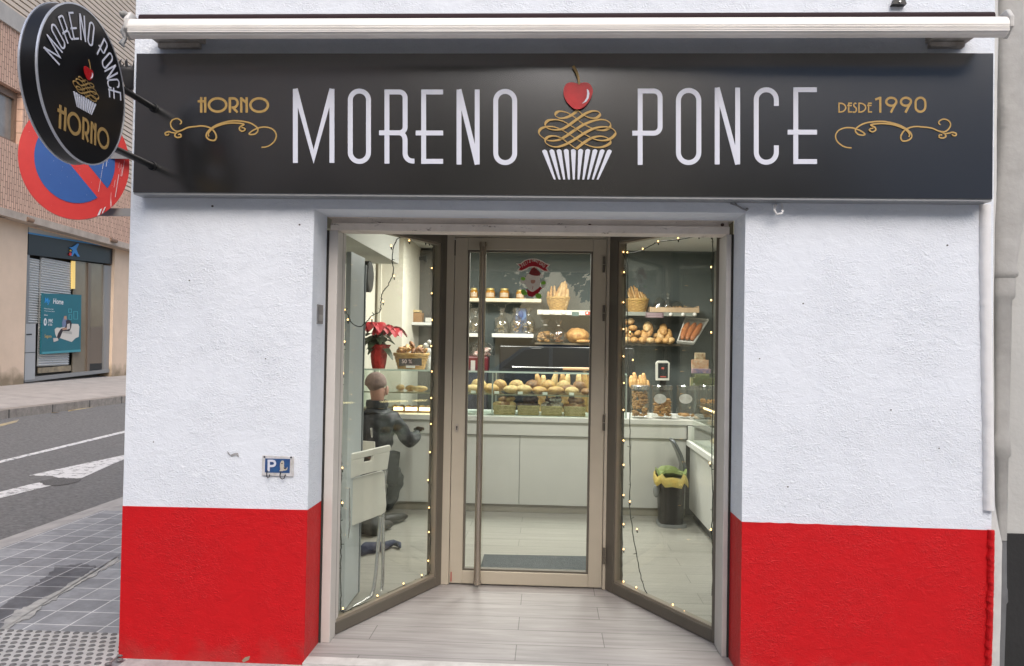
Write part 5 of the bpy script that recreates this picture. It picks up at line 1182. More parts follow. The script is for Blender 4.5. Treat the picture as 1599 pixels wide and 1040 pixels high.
# honey jars
honey = mat('honey', (.42, .20, .03), .15, var=(.30, .13, .02), vs=8); lidm = mat('gold_lid', (.55, .43, .18), .3, .6); lab_m = mat('kraft_label', (.50, .38, .26), .7)
def jar(px, wpx, hpx, label, Y=8.86, dark=False):
    p = U(px, 467, Y); r = wpx/2/1200*8.9; h = hpx/1200*8.9
    c = V((p.x, Y, zA+.001)); t = thing('honey_jar', label, 'jar', c, 'jars on the upper left shelf')
    f = MB(); f.lathe([(r*.9, 0), (r, h*.08), (r, h*.66), (r*.8, h*.82), (0, h*.82)], c, 20); f.build('glass_body', honey if not dark else mat('dark_jam', (.10, .06, .03), .2), t, smooth=35)
    f = MB(); f.lathe([(r*.84, h*.82), (r*.84, h), (0, h)], c, 20); f.build('lid', lidm, t, smooth=35)
    f = MB(); vs = []; n_ = 8
    for j in range(n_+1):
        a = R_(-90-55+110*j/n_); vs += [c+V((r*1.015*math.cos(a), r*1.015*math.sin(a), h*.16)), c+V((r*1.015*math.cos(a), r*1.015*math.sin(a), h*.55))]
    f.add(vs, [(2*j, 2*j+2, 2*j+3, 2*j+1) for j in range(n_)]); f.build('label', lab_m, t)
for a in [(729, 9, 15, 'small jar with a pale label at the far left end of the honey shelf'), (740, 12, 16, 'gold-lidded honey jar just left of the long door handle', ), (765.5, 15, 16, 'wide honey jar just right of the long door handle'), (787.5, 15, 16, 'amber honey jar standing alone in the middle of the shelf'), (812, 13, 14, 'honey jar on the shelf beside the green foot of the christmas figure')]: jar(*a)
# tall round baskets with bread
p = U(871.5, 486, 8.86)
round_basket((p.x, 8.86, zK1+.002), .088, .125, .135, 'round golden wicker basket of baguettes on the white peg rail shelf')
rnd = random.Random(11)
for i, (x0, y0, x1, y1) in enumerate([(868, 472, 879, 442), (863, 474, 876, 446), (873, 474, 883, 440), (878, 474, 884, 444), (882, 474, 887, 452), (860, 472, 861, 448), (866, 474, 866, 447), (857, 472, 856, 456), (880, 474, 880, 446)]):
    baguette(U(x0, y0+6, 8.80+.02*(i % 4)), U(x1, y1-1, 8.84), .026 if i < 5 else .018, crust[0 if i % 2 else 1], i*3, 'golden baguette leaning in the tall basket on the peg rail shelf', 'baguettes in the tall basket')
p = U(994, 487, 8.86)
round_basket((p.x, 8.86, zK2+.002), .100, .125, .135, 'round wicker basket full of breadsticks seen through the right window')
for i in range(20):
    x = 981+i*1.35; t_ = rnd.uniform(-2, 1); y1 = 447+abs(i-6)*.9+rnd.uniform(-2, 2)
    a = U(x+4+i*.05, 472, 8.80+.012*(i % 6)); c = U(x+t_-1, y1, 8.82+.02*(i % 5)); f = MB(); f.tube([a, a.lerp(c, .5), c], [.0085, .009, .007], 6)
    tag(f.build('breadstick', crust[0 if i % 3 else 1], smooth=True), 'thin golden breadstick standing in the basket behind the right window', 'breadstick', 'breadsticks in the basket')
# wooden tray with bagged bread
tr = thing('wooden_tray', 'long pale wooden tray with bagged bread, upper shelf behind the right window', 'tray', U(1053, 487, 8.8))
twd = mat('tray_wood', (.48, .34, .21), .6, var=(.40, .27, .16), vs=9); a, c = U(1015, 487, 8.72), U(1092, 487, 8.72); zt3 = zK2+.002
f = MB(); f.box((a.x, 8.72, zt3), (c.x, 8.735, zt3+.055)); f.box((a.x, 8.97, zt3), (c.x, 8.985, zt3+.055)); f.box((a.x, 8.735, zt3), (a.x+.015, 8.97, zt3+.06)); f.box((c.x-.015, 8.735, zt3), (c.x, 8.97, zt3+.075)); f.build('sides', twd, tr, bevel=.002)
f = MB(); f.box((a.x+.015, 8.735, zt3), (c.x-.015, 8.97, zt3+.008)); f.build('bottom', twd, tr)
bag_m = glass('clear_film', (.86, .87, .86), .13, .12)
def bag(c, r, h, label, group=None, tie=True, content=None, n_in=0, m_in=None, seed=0, cat_='bag'):
    t = thing('bread_bag', label, cat_, c, group); c = V(c); rnd = random.Random(seed)
    prof = [(r*.75, 0), (r, h*.12), (r*.98, h*.42), (r*.6, h*.62), (r*.13, h*.74), (r*.16, h*.78), (r*.42, h*.93), (r*.5, h)] if tie else [(r*.8, 0), (r, h*.15), (r*.9, h*.6), (r*.5, h*.9), (r*.1, h)]
    f = MB(); ph = rnd.uniform(0, 6); f.lathe(prof, c, 22, fn=lambda a, z, i: 1+.07*math.sin(5*a+ph+i)+.05*math.sin(9*a+2*i)); f.f = f.f[:-1]; f.build('film', bag_m, t, smooth=35)
    f = MB()
    for i in range(n_in):
        a = rnd.uniform(0, 6.28); q_ = r*.62*math.sqrt(rnd.random()); z = h*(.06+.42*rnd.random())
        f.ball(c+V((q_*math.cos(a), q_*math.sin(a), z)), (r*.22*rnd.uniform(.7, 1.4), r*.16, r*.12), 7, 5, rot=Matrix.Rotation(rnd.uniform(0, 3), 3, 'Z') @ Matrix.Rotation(rnd.uniform(-.6, .6), 3, 'X'))
    if n_in: f.build('contents', m_in, t, smooth=True)
    if tie:
        f = MB(); f.tube([c+V((r*.16*math.cos(i*.7), r*.16*math.sin(i*.7), h*.755)) for i in range(9)], .003, 5, closed=True); f.build('tie', white_pl, t)
    return t
pz = zt3+.009
for i, (x, w_, h_, mm, n_in, lb) in enumerate([(1030, .075, .17, crust[1], 10, 'clear bag of pale rolls at the left of the wooden tray'), (1043, .05, .21, crust[0], 6, 'tall twisted clear bag in the wooden tray'), (1056, .085, .13, crust[0], 14, 'clear bag of golden breadsticks at the right of the wooden tray'), (1074, .06, .09, crust[1], 6, 'low clear bag of crackers at the right end of the wooden tray')]):
    q_ = U(x, 480, 8.85); bag((q_.x, 8.85, pz), w_, h_, lb, 'bags in the wooden tray', i == 1, None, n_in, mm, 20+i)
# gift bags of pasta
for i, (x, mm, lb) in enumerate([(783, mat('pasta_mix', (.35, .28, .16), .7, var=(.20, .17, .10), vs=30), 'clear tied bag of pasta at the left end of the short shelf'), (807, mat('biscuit_mix', (.26, .15, .08), .7, var=(.4, .28, .16), vs=30), 'clear tied bag of pasta in the middle of the short shelf'), (825, mat('dark_mix', (.20, .15, .08), .7, var=(.36, .28, .16), vs=30), 'dark-filled tied bag at the right end of the short shelf')]):
    q_ = U(x, 520, 8.86); bag((q_.x, 8.86, zB+.001), .085 if i < 2 else .075, .30, lb, 'tied bags on the short shelf', True, None, 26, mm, 30+i)
for i, (x, lb) in enumerate([(730, 'tall clear bag of herbs at the left end of the shelf behind the handle'), (742, 'dark tied bag beside the door handle on the left shelf')]):
    q_ = U(x, 520, 8.86); bag((q_.x, 8.86, zB2+.001), .065, .32 if i == 0 else .26, lb, 'tied bags on the left shelf', True, None, 18, bpy.data.materials['dark_mix'] if i else bpy.data.materials['pasta_mix'], 50+i)
bb_ = thing('blue_packet', 'upright blue packet behind the bags on the short shelf', 'packet', U(813, 520, 8.94))
f = MB(); f.prism([U(804, 508, 8.94), U(823, 508, 8.94), U(821, 482, 8.94), U(806, 481, 8.94)], (0, .03, 0)); f.build('body', mat('blue_packet', (.05, .12, .30), .4, var=(.10, .20, .42), vs=12), bb_)
f = MB(); f.ball(U(812, 491, 8.935), (.04, .012, .05), 10, 6); f.build('ribbon', mat('blue_ribbon', (.02, .07, .25), .4), bb_)
f = MB(); f.box(U(804, 521, 8.93)+V((0, 0, 0)), U(823, 508, 8.96)); f.build('base', bpy.data.materials['blue_packet'], bb_)
# bread on the dark shelf: bagged loaves and a big round loaf
for i, (x, r_, h_, lb) in enumerate([(851, .14, .27, 'large clear bag of twisted bread at the left of the dark shelf'), (872, .085, .26, 'clear tied bag of brown loaf beside the big round loaf')]):
    q_ = U(x, 530, 8.84-.08*i); bag((q_.x, 8.84-.08*i, zCs+.001), r_, h_, lb, 'bagged bread on the dark shelf', True, None, 34, crust[0] if i == 0 else crust[2], 60+i)
q_ = U(902, 530, 8.83); tag(loaf_mesh('bread_loaf', (q_.x, 8.83, zCs+.088), (.125, .11, .088), crust[0], 5, None, 2), 'big round golden loaf on the dark shelf, beside the door frame', 'bread')
q_ = U(912, 534, 8.77); tag(loaf_mesh('bread_loaf', (q_.x, 8.74, zCs+.024), (.085, .05, .022), crust[0], 6, None, 2), 'small flat golden loaf lying in front of the big round loaf', 'bread')
# dark oven block and coffee things below the dark shelf
ov = thing('bread_oven', 'large black oven behind the glass case at the right of the door', 'oven', U(870, 578, 8.6))
f = MB(); f.box((U(780, 560, 8.6).x, 8.6, .9), (U(990, 560, 8.6).x, 8.98, U(860, 541, 8.6).z)); f.build('body', mat('oven_black', (.012, .012, .013), .3), ov, bevel=.01)
vs, fs, wd = font_mesh('Horno artesano')
f = MB(); o = U(826, 540.8, 8.595)
f.v = []; f.add([o+V((x*.018, 0, y*.018-.03)) for x, y in vs], fs); 
# (faint print on its upper edge is unreadable in the photo and is left as two pale rules)
f = MB(); f.box(o+V((0, -.002, -.008)), o+V((.16, .002, -.004))); f.box(o+V((.03, -.002, -.024)), o+V((.14, .002, -.020))); f.build('trim_marks', mat('pale_marks', (.25, .25, .25), .6), ov)
f = MB(); f.tube([(U(800, 560, 8.57).x, 8.57, 1.28), (U(960, 560, 8.57).x, 8.57, 1.28)], .01, 8); f.build('handle', chrome, ov)
rb = thing('red_machine', 'dark red slicing machine behind the case, left of the door handle', 'machine', U(735, 578, 8.3))
maroon = mat('maroon_enamel', (.085, .008, .014), .3)
f = MB(); f.box((U(718, 570, 8.3).x, 8.3, U(740, 578, 8.3).z), (U(762, 570, 8.3).x, 8.55, U(740, 556, 8.3).z)); f.build('body', maroon, rb, bevel=.02)
f = MB(); f.box((U(720, 570, 8.3).x, 8.32, 0), (U(760, 570, 8.3).x, 8.55, U(740, 578, 8.3).z-.002)); f.build('stand', mat('grey_stand', (.05, .045, .055), .5), rb)
f = MB(); f.box((U(735, 576, 8.29).x, 8.285, U(735, 577, 8.29).z), (U(742, 566, 8.29).x, 8.299, U(742, 563, 8.29).z)); f.build('plate', mat('steel_plate', (.5, .48, .45), .4, .5), rb)
q_ = U(752, 556, 8.35); bag((q_.x, 8.40, U(740, 556, 8.3).z+.001), .14, .16, 'crumpled clear bag of white sweets lying on the dark red machine', None, False, None, 30, mat('sweets', (.62, .55, .50), .5, var=(.35, .08, .07), vs=30), 77)
# rolls piled behind the right window
rnd = random.Random(21)
rolls = [(979, 532), (991, 533), (1003, 533), (1015, 533), (1028, 533), (1040, 533), (1047, 534), (983, 524), (996, 521), (976, 516), (988, 512), (975, 503), (985, 502), (1006, 524), (1014, 516), (1032, 523), (1036, 515), (1044, 524), (1011, 510)]
for i, (x, y) in enumerate(rolls):
    row = 0 if y > 529 else 1; Y = 8.72 if row == 0 else 8.84
    rot = Matrix.Rotation(rnd.uniform(-.4, .4), 3, 'Z') @ (Matrix.Rotation(rnd.uniform(.7, 1.2), 3, 'X') if i > 12 else Matrix.Rotation(rnd.uniform(-.5, .5), 3, 'Y'))
    c = U(x, y, Y); 
    if row == 0: c.z = zD+.034
    tag(loaf_mesh('bread_roll', c, (.047, .085 if i > 12 else .055, .036), crust[i % 3 == 0], 100+i, rot), 'golden roll in the pile on the dark shelf behind the right window', 'roll', 'rolls piled on the dark shelf')
for i in range(14):
    c = U(978+i*5.2, 533+(i % 2), 8.90); c.z = zD+.034+(.055 if i % 3 == 0 else 0)
    tag(loaf_mesh('bread_roll', c, (.045, .05, .034), crust[i % 3 == 1], 400+i, Matrix.Rotation(rnd.uniform(-.5, .5), 3, 'Z')), 'golden roll in the rear row on the dark shelf behind the right window', 'roll', 'rear row of rolls on the dark shelf')
# tilted white-lined basket with three loaves
tb_ = thing('bread_crate', 'tilted white-lined crate holding three long brown loaves', 'crate', U(1068, 536, 8.75))
fr_ = [(1058, 536), (1083, 538), (1093, 505), (1070, 498)]; bkq = [(1056, 532), (1084, 533), (1097, 500), (1069, 497)]
A = [U(1058, 535, 8.70), U(1084, 536, 8.70), U(1104, 501, 8.90), U(1073, 499.5, 8.90)]
A = [U(1057.5, 535.5, 8.66), U(1083, 537.5, 8.66), U(1105, 502, 8.92), U(1070, 499, 8.92)]
lin_m = mat('white_liner', (.50, .49, .45), .7, var=(.42, .40, .36), vs=14)
nrm = (A[1]-A[0]).cross(A[3]-A[0]).normalized(); 
if nrm.dot(CAM-A[0]) < 0: nrm = -nrm
f = MB(); f.prism(A, -nrm*.012); f.build('base', lin_m, tb_)
f = MB()
for i in range(4):
    a, c = A[i], A[(i+1) % 4]; f.tube([a+nrm*.03, c+nrm*.03], .009, 7); f.tube([a+nrm*.012, c+nrm*.012], .010, 7)
f.build('rim', lin_m, tb_)
for i in range(3):
    t0 = .2+.3*i; a = A[0].lerp(A[1], t0).lerp(A[3].lerp(A[2], t0), .08)+nrm*.035; c = A[0].lerp(A[1], t0).lerp(A[3].lerp(A[2], t0), .78)+nrm*.035
    baguette(a, c, .038, mat('red_brown_crust', (.36, .12, .035), .55, var=(.26, .08, .02), vs=9) if i == 0 else bpy.data.materials['red_brown_crust'], 40+i, ['left', 'middle', 'right'][i]+' one of the three reddish loaves in the tilted white-lined crate', 'loaves in the tilted crate', 'long_loaf')

# ---------------------------------------------------------------- cookie jars on the counter (right)
cook = mat('cookie', (.50, .29, .11), .7, var=(.38, .19, .06), vs=12)
jm = thing('cookie_jar', 'glass jar with a steel lid full of ring biscuits, leftmost of the four', 'jar', U(999, 652, 7.12), 'glass biscuit jars on the counter')
def cookie_jar(t, px, wpx, Y, lidh, lid_m, nck, fill, ring_=True, seed=0, badge=False, label=''):
    c = V((U(px, 650, Y).x, Y, zc+.001)); r = wpx/2/1200*Y; h = (U(px, 603, Y).z-zc)
    t.location = c; WLOC[t.name] = c
    f = MB(); f.lathe([(r*.9, .0), (r, .012), (r, h*.80), (r*.93, h*.88), (r*.93, h*.90)], c, 28); f.f = f.f[:-1]; f.build('glass_body', jar_g, t, smooth=35)
    f = MB(); f.lathe([(r*1.0, h*.90), (r*1.0, h*1.0), (r*.9, h*1.03), (0, h*1.03)], c, 28); f.build('lid', lid_m, t, smooth=35)
    if badge:
        f = MB(); vs = [c+V((r*1.02*math.sin(a_), -r*1.02*math.cos(a_), 0)) for a_ in (-.5, .0)]; n_ = 18; pts = []
        for j in range(n_):
            th = 2*math.pi*j/n_; aa = -.35+.62*math.cos(th); pts.append(c+V((r*1.02*math.sin(aa), -r*1.02*math.cos(aa), h*.62+h*.15*math.sin(th))))
        f.add(pts+[c+V((r*1.02*math.sin(-.35), -r*1.05*math.cos(-.35), h*.62))], [(j, (j+1) % n_, n_) for j in range(n_)]); f.build('oval_badge', mat('silver_badge', (.5, .5, .48), .4, .3), t)
    rnd = random.Random(seed)
    for j in range(nck):
        layer = j//7; a = rnd.uniform(0, 6.28)+j*.9; q_ = r*.60; z = .02+layer*(h*fill/max(1, (nck-1)//7+1))
        rot = Matrix.Rotation(rnd.uniform(0, 6.28), 3, 'Z') @ Matrix.Rotation(rnd.uniform(.2, 1.4), 3, 'X'); o = c+V((q_*math.cos(a), q_*math.sin(a), z+.012))
        f = MB()
        if ring_: f.tube([o+rot @ V((.0165*math.cos(k_*.785), .0165*math.sin(k_*.785), 0)) for k_ in range(8)], .0075, 6, closed=True)
        else: f.ball(o, (.032, .017, .010), 9, 6, rot=rot)
        tag(f.build('biscuit', cook, smooth=True), label, 'biscuit', label+' group')
alum = mat('brushed_lid', (.5, .5, .5), .25, .9); gl_lid = glass('glass_lid', (.8, .82, .82), .25, .1)
cookie_jar(jm, 999, 29, 7.14, 8, alum, 70, .76, True, 1, label='ring biscuit inside the leftmost steel-lidded jar')
j2 = thing('cookie_jar', 'glass jar with an oval silver badge, half full of long biscuits', 'jar', (0, 0, 0), 'glass biscuit jars on the counter'); cookie_jar(j2, 1033.5, 32, 7.16, 8, gl_lid, 49, .55, False, 2, True, 'long biscuit inside the jar with the oval badge')
j3 = thing('cookie_jar', 'nearly empty glass jar, third from the left on the counter', 'jar', (0, 0, 0), 'glass biscuit jars on the counter'); cookie_jar(j3, 1073, 34, 7.20, 8, gl_lid, 7, .1, False, 3, True, 'flat biscuit at the bottom of the nearly empty jar')
j4 = thing('cookie_jar', 'glass jar with a coil biscuit, rightmost beside the window frame', 'jar', (0, 0, 0), 'glass biscuit jars on the counter'); cookie_jar(j4, 1106, 32, 7.20, 8, gl_lid, 35, .55, True, 4, False, 'ring biscuit inside the rightmost glass jar')
# crate of short loaves behind the first jar
for i, (x, y0) in enumerate([(986, 587), (991, 582), (996, 592), (1001, 586), (1006, 583), (1011, 594)]):
    baguette(U(x+1, 606, 7.45), U(x-1, y0, 7.5), .026, crust[0], 60+i, f'short golden loaf, {ords[i]} from the left behind the steel-lidded jar', 'short loaves behind the jars', 'short_loaf')
# tablet on a stand
tbt = thing('card_terminal', 'white framed tablet on a stand behind the biscuit jars', 'tablet', U(1034, 610, 7.5))
f = MB(); A_ = [U(1024, 594, 7.45), U(1045, 594, 7.45), U(1046, 567, 7.45), U(1042, 563.5, 7.45), U(1027, 563.5, 7.45), U(1024, 567, 7.45)]; f.prism(A_, (0, .02, 0)); f.build('frame', white_pl, tbt, bevel=.003)
f = MB(); f.prism([U(1027.5, 590.5, 7.448), U(1043, 590.5, 7.448), U(1043, 567, 7.448), U(1027.5, 567, 7.448)], (0, .002, 0)); sc_ = f.build('screen', mat('screen', (.03, .035, .04), .15), tbt)
f = MB(); f.box(U(1033, 576.5, 7.446), U(1037, 573.5, 7.447)); f.box(U(1031, 589, 7.446), U(1040, 587.5, 7.447)); f.build('screen_mark', mat('screen_red', (.4, .08, .06), .5, emit=.4), sc_)
f = MB(); f.box(U(1030, 612, 7.49), U(1040, 594, 7.51)); f.build('stand', black_pl, tbt)
# stepped sweets stand
sw = thing('sweets_stand', 'stepped card stand of printed sweets packets at the right window edge', 'stand', U(1092, 604, 7.4))
for i, (x0, x1, y0, y1, colr) in enumerate([(1085, 1101, 562, 551, (.50, .44, .30)), (1080, 1106, 576, 562, (.52, .42, .30)), (1080, 1109, 584, 576, (.40, .25, .28)), (1085, 1107, 591, 584, (.50, .44, .30))]):
    f = MB(); f.box(U(x0, y0, 7.45-.012*i), U(x1, y1, 7.47-.012*i)); f.build('card', mat('printed_card_%s' % 'abcd'[i], colr, .5, var=[(.25, .12, .04), (.42, .16, .05), (.06, .10, .25), (.2, .25, .12)][i], vs=26), sw, bevel=.004)
f = MB(); f.box(U(1079, 604, 7.36), U(1116, 583, 7.38)); f.build('front', glass('tray_plastic', (.7, .75, .65), .1), sw)
f = MB(); f.box(U(1082, 603, 7.40), U(1116, 590, 7.56)); f.build('sweets', mat('mixed_sweets', (.32, .22, .12), .6, var=(.20, .26, .16), vs=30), sw)
# right-hand showcase running towards the window
XS = 1.285
rs = thing('side_showcase', 'white refrigerated showcase with slanted glass along the right wall', 'display case', (1.6, 6, 0))
zlg = .70
f = MB(); f.box((XS, 4.75, .09), (1.90, YC-.03, zlg-.05)); f.build('base_panel', white_lam, rs, bevel=.003)
f = MB(); f.box((XS+.04, 4.78, 0), (1.88, YC-.03, .088)); f.build('plinth', mat('dark_plinth', (.06, .06, .06), .6), rs)
f = MB(); f.box((XS-.035, 4.72, zlg-.048), (1.90, YC-.03, zlg)); f.build('ledge', white_lam, rs, bevel=.004)
f = MB(); f.prism([(XS-.01, 4.76, zlg+.001), (XS-.01, YC-.04, zlg+.001), (XS+.05, YC-.04, 1.02), (XS+.05, 4.76, 1.02)], (.006, 0, 0)); f.build('front_glass', case_g, rs)
f = MB(); f.box((XS-.02, YC-.06, zlg+.001), (XS+.03, YC-.022, zc-.05)); f.build('corner_post', white_lam, rs)
f = MB(); f.box((XS+.05, 4.76, 1.021), (1.88, YC-.04, 1.035)); f.build('top_glass', case_g, rs)
f = MB(); f.box((XS+.10, 4.9, .985), (XS+.115, YC-.1, 1.0)); f.build('light_strip', warm, rs)
for i in range(10):
    tag(loaf_mesh('pastry', (XS+.16+.12*(i % 2), 5.2+i*.18, zlg+.03), (.05, .045, .028), crust[(i*2) % 3], 120+i), 'cream pastry in the side showcase along the right wall', 'pastry', 'pastries in the side showcase')
# pedal bin
bn = thing('waste_bin', 'black and grey pedal bin with open lid and yellow-green liner beside the counter', 'bin', (1.06, 6.72, 0))
pz_ = V((U(1049, 820, 6.62).x, 6.70, 0)); binb = mat('bin_black', (.022, .022, .022), .35)
def rr_ring(cx_, cy_, hw, hd, z, n_=24, p=.5):
    return [V((cx_+hw*math.copysign(abs(math.cos(a))**p, math.cos(a)), cy_+hd*math.copysign(abs(math.sin(a))**p, math.sin(a)), z)) for a in [2*math.pi*i/n_ for i in range(n_)]]
def loft_r(rings, name, m, par, caps=True, smooth=40):
    f = MB(); n_ = len(rings[0]); vs = [v for r in rings for v in r]; fs = [(i*n_+j, i*n_+(j+1) % n_, (i+1)*n_+(j+1) % n_, (i+1)*n_+j) for i in range(len(rings)-1) for j in range(n_)]
    if caps: fs += [tuple(range(n_))[::-1], tuple(range((len(rings)-1)*n_, len(rings)*n_))]
    f.add(vs, fs); return f.build(name, m, par, smooth=smooth)
loft_r([rr_ring(pz_.x, pz_.y, .100, .115, .025), rr_ring(pz_.x, pz_.y, .115, .125, .42), rr_ring(pz_.x, pz_.y, .105, .115, .42), rr_ring(pz_.x, pz_.y, .10, .11, .30)], 'bucket', binb, bn, caps=False)
greyp = mat('silver_plastic', (.24, .25, .25), .35, .3)
loft_r([rr_ring(pz_.x+.01, pz_.y+.01, .125, .14, .0), rr_ring(pz_.x+.01, pz_.y+.01, .12, .135, .024)], 'base', greyp, bn)
linr = mat('bin_liner', (.16, .22, .07), .5, var=(.28, .34, .12), vs=9, bump=.6, bs=20, bd=.02); liny = mat('liner_fold', (.60, .42, .10), .5, var=(.42, .38, .12), vs=12, bump=.6, bs=25, bd=.02)
rnd = random.Random(6)
rg = []
for z, k in ((.355, 1.16), (.375, 1.20), (.41, 1.18), (.435, 1.08)):
    r = rr_ring(pz_.x-.004, pz_.y, .118*k, .128*k, z+.0)
    for i, v in enumerate(r): v.z += .018*math.sin(i*1.3)+.012*math.sin(i*2.9); v.x += .004*math.sin(i*3.1)
    rg.append(r)
loft_r(rg, 'liner_fold', liny, bn, caps=False)
rg = []
for z, k in ((.445, 1.12), (.47, 1.1), (.43, .85), (.34, .8)):
    r = rr_ring(pz_.x, pz_.y+.01, .115*k, .12*k, z)
    for i, v in enumerate(r): v.z += .02*math.sin(i*1.1+1)
    rg.append(r)
loft_r(rg, 'liner', linr, bn, caps=True)
f = MB(); # open lid standing up behind, curved
pts = [pz_+V((.10, .10, .42)), pz_+V((.105, .11, .50)), pz_+V((.07, .12, .60)), pz_+V((.03, .12, .68)), pz_+V((.005, .12, .72))]
for i in range(len(pts)-1):
    pass
vs = []; fs = []
for i, p_ in enumerate(pts):
    wy = .11 if i < 4 else .08; vs += [p_+V((0, -wy, 0)), p_+V((.028, -wy, .006)), p_+V((.028, wy, .006)), p_+V((0, wy, 0))]
for i in range(len(pts)-1):
    for k in range(4): fs.append((4*i+k, 4*i+(k+1) % 4, 4*i+4+(k+1) % 4, 4*i+4+k))
fs += [(0, 1, 2, 3), (16, 17, 18, 19)]
f.add(vs, fs); f.build('lid', mat('lid_grey', (.10, .11, .12), .3, .3), bn, smooth=50, bevel=.006)
f = MB(); o = pz_+V((-.135, -.08, .30)); f.ball(o, (.028, .012, .055), 12, 8); f.build('handle', mat('grey_handle', (.22, .23, .23), .4), bn, smooth=True)

# ---------------------------------------------------------------- left side: partition, plant, basket
XP = PZ(547, 944).x
pt = thing('white_partition', 'tall narrow white board standing just inside the left window', 'board', (XP, 4.6, 0))
ya, yb_ = 4.30, 4.30+.42
f = MB(); f.box((XP-.03, PX(537, 955, XP).y, .012), (XP, PX(559, 932, XP).y, 2.03)); f.build('board', mat('cool_white_board', (.52, .56, .58), .35, var=(.48, .52, .54), vs=1.5), pt, bevel=.002)
f = MB(); yb2 = PX(559, 932, XP).y; f.box((XP-.03, yb2+.001, .012), (XP+.006, yb2+.02, 1.99)); f.build('edge_strip', mat('grey_strip', (.22, .24, .25), .4, .3), pt)
op_ = thing('wall_fixture', 'black round clock seen edge-on above the white partition', 'fixture', PY(573, 432, 5.2))  # black disc seen edge-on, use unknown
f = MB(); c = PY(572, 432, 5.6); f.tube([c-V((.03, 0, 0)), c+V((.03, 0, 0))], .115, 28); f.build('case', black_pl, op_, smooth=40)
f = MB(); f.tube([c+V((.03, 0, 0)), c+V((.034, 0, 0))], .10, 28); f.build('face', mat('fixture_face', (.06, .06, .06), .3), op_)
# dark inner door with frame at the back left
dk = thing('interior_door', 'dark glazed inner door with a green-grey frame at the back left', 'door', U(650, 560, 8.95))
x0, x1 = U(629, 450, 8.93).x, U(690, 450, 8.93).x; zt4 = U(650, 391, 8.93).z
f = MB(); f.box((x0, 8.93, 0), (x1, 8.985, zt4)); f.build('panel', mat('dim_glass', (.10, .095, .085), .15, var=(.14, .13, .12), vs=2), dk)
f = MB(); xs = U(650, 450, 8.93).x; f.box((xs-.035, 8.90, 0), (xs+.035, 8.929, zt4)); f.box((x0, 8.90, 0), (x0+.03, 8.929, zt4)); f.box((x0+.03, 8.90, zt4-.04), (xs-.035, 8.929, zt4)); f.build('frame', mat('green_grey_frame', (.045, .055, .05), .4), dk)
f = MB(); o = U(650, 402, 8.86); f.prism([o, o+V((.12, 0, .02)), o+V((.12, 0, -.06)), o+V((.08, 0, -.03)), o+V((.02, 0, -.03))], (0, .03, 0)); f.build('door_closer', black_pl, dk)
_, zE = shelf(622, 682, 503, 507.5, 'white shelf with pastry boxes at the back left', white_lam, Y=8.45)
pbx = thing('pastry_box', 'open tan pastry box with an orange wrapper on the back left shelf', 'box', U(645, 503, 8.6))
f = MB(); f.box(U(640, 503, 8.55), U(662, 489, 8.7)); f.build('carton', mat('tan_card', (.30, .17, .08), .5, var=(.22, .12, .05), vs=8), pbx, bevel=.004)
f = MB(); f.box(U(633, 487, 8.54), U(659, 485.2, 8.72)); f.build('lid', mat('gold_card', (.52, .40, .20), .5), pbx)
f = MB(); f.box(U(628, 502.5, 8.52), U(640, 492, 8.54)); f.build('wrapper', mat('orange_wrap', (.45, .14, .07), .5), pbx)
f = MB(); f.box(U(664, 502.6, 8.55), U(677, 497, 8.7)); tag(f.build('paper_stack', mat('paper', (.5, .48, .44), .7), bevel=.002), 'short stack of white paper bags on the back left shelf', 'paper')
# poinsettia
YPn = 7.22
pn_ = thing('poinsettia', 'red poinsettia in a red foil pot standing on the glass case', 'plant', (U(591, 576, YPn).x, YPn, zs2))
foil = mat('red_foil', (.42, .015, .015), .25, .5, bump=1.0, bs=22, bd=.03)
c = V((U(591, 576, YPn).x, YPn, zs2+.001))
f = MB(); f.lathe([(.058, 0), (.068, .05), (.076, .12), (.072, .165), (.082, .19), (.10, .225)], c, 40, fn=lambda a, z, i: 1+.05*math.sin(9*a)+(.10*math.sin(5*a+1) if i > 3 else 0)); f.f = f.f[:-1]; f.build('foil_pot', foil, pn_, smooth=50)
f = MB(); f.lathe([(0, .12), (.078, .12)], c, 20); f.build('soil', mat('soil', (.03, .02, .012), .9), pn_)
def leafs(mb, o, dirv, L, W_, droop=.4, n_=6, fold=.15):
    d = V(dirv).normalized(); s_ = d.cross(V((0, 0, 1)));  s_ = s_.normalized() if s_.length > .05 else V((1, 0, 0)); up_ = s_.cross(d).normalized()
    vs = []
    for i in range(n_+1):
        t = i/n_; p_ = V(o)+d*(L*t)+V((0, 0, -droop*L*t*t)); w_ = W_*math.sin(math.pi*(t*.92+.04))**.8
        vs += [p_-s_*w_+up_*fold*w_, p_, p_+s_*w_+up_*fold*w_]
    fs = []
    for i in range(n_): fs += [(3*i, 3*i+1, 3*i+4, 3*i+3), (3*i+1, 3*i+2, 3*i+5, 3*i+4)]
    mb.add(vs, fs)
rnd = random.Random(12); f = MB()
for k in range(26):
    a = rnd.uniform(0, 6.28); el = rnd.uniform(-.3, .7); o = c+V((rnd.uniform(-.04, .05), rnd.uniform(-.04, .04), .20+rnd.uniform(0, .12)))
    leafs(f, o, (math.cos(a)*.9+.15, math.sin(a), el), rnd.uniform(.13, .21), rnd.uniform(.035, .055), .6)
f.build('green_leaves', mat('poinsettia_green', (.035, .06, .028), .5, var=(.07, .085, .05), vs=12), pn_)
f = MB()
for hx_, hz_, k0 in ((-.03, .42, 11), (.05, .40, 11), (.13, .38, 9)):
    for k in range(k0):
        a = 2*math.pi*k/k0+rnd.uniform(-.2, .2); o = c+V((hx_, -.02+rnd.uniform(-.02, .02), hz_+rnd.uniform(-.01, .01)))
        leafs(f, o, (math.cos(a), math.sin(a), .25), rnd.uniform(.11, .17), rnd.uniform(.045, .062), .8, fold=.25)
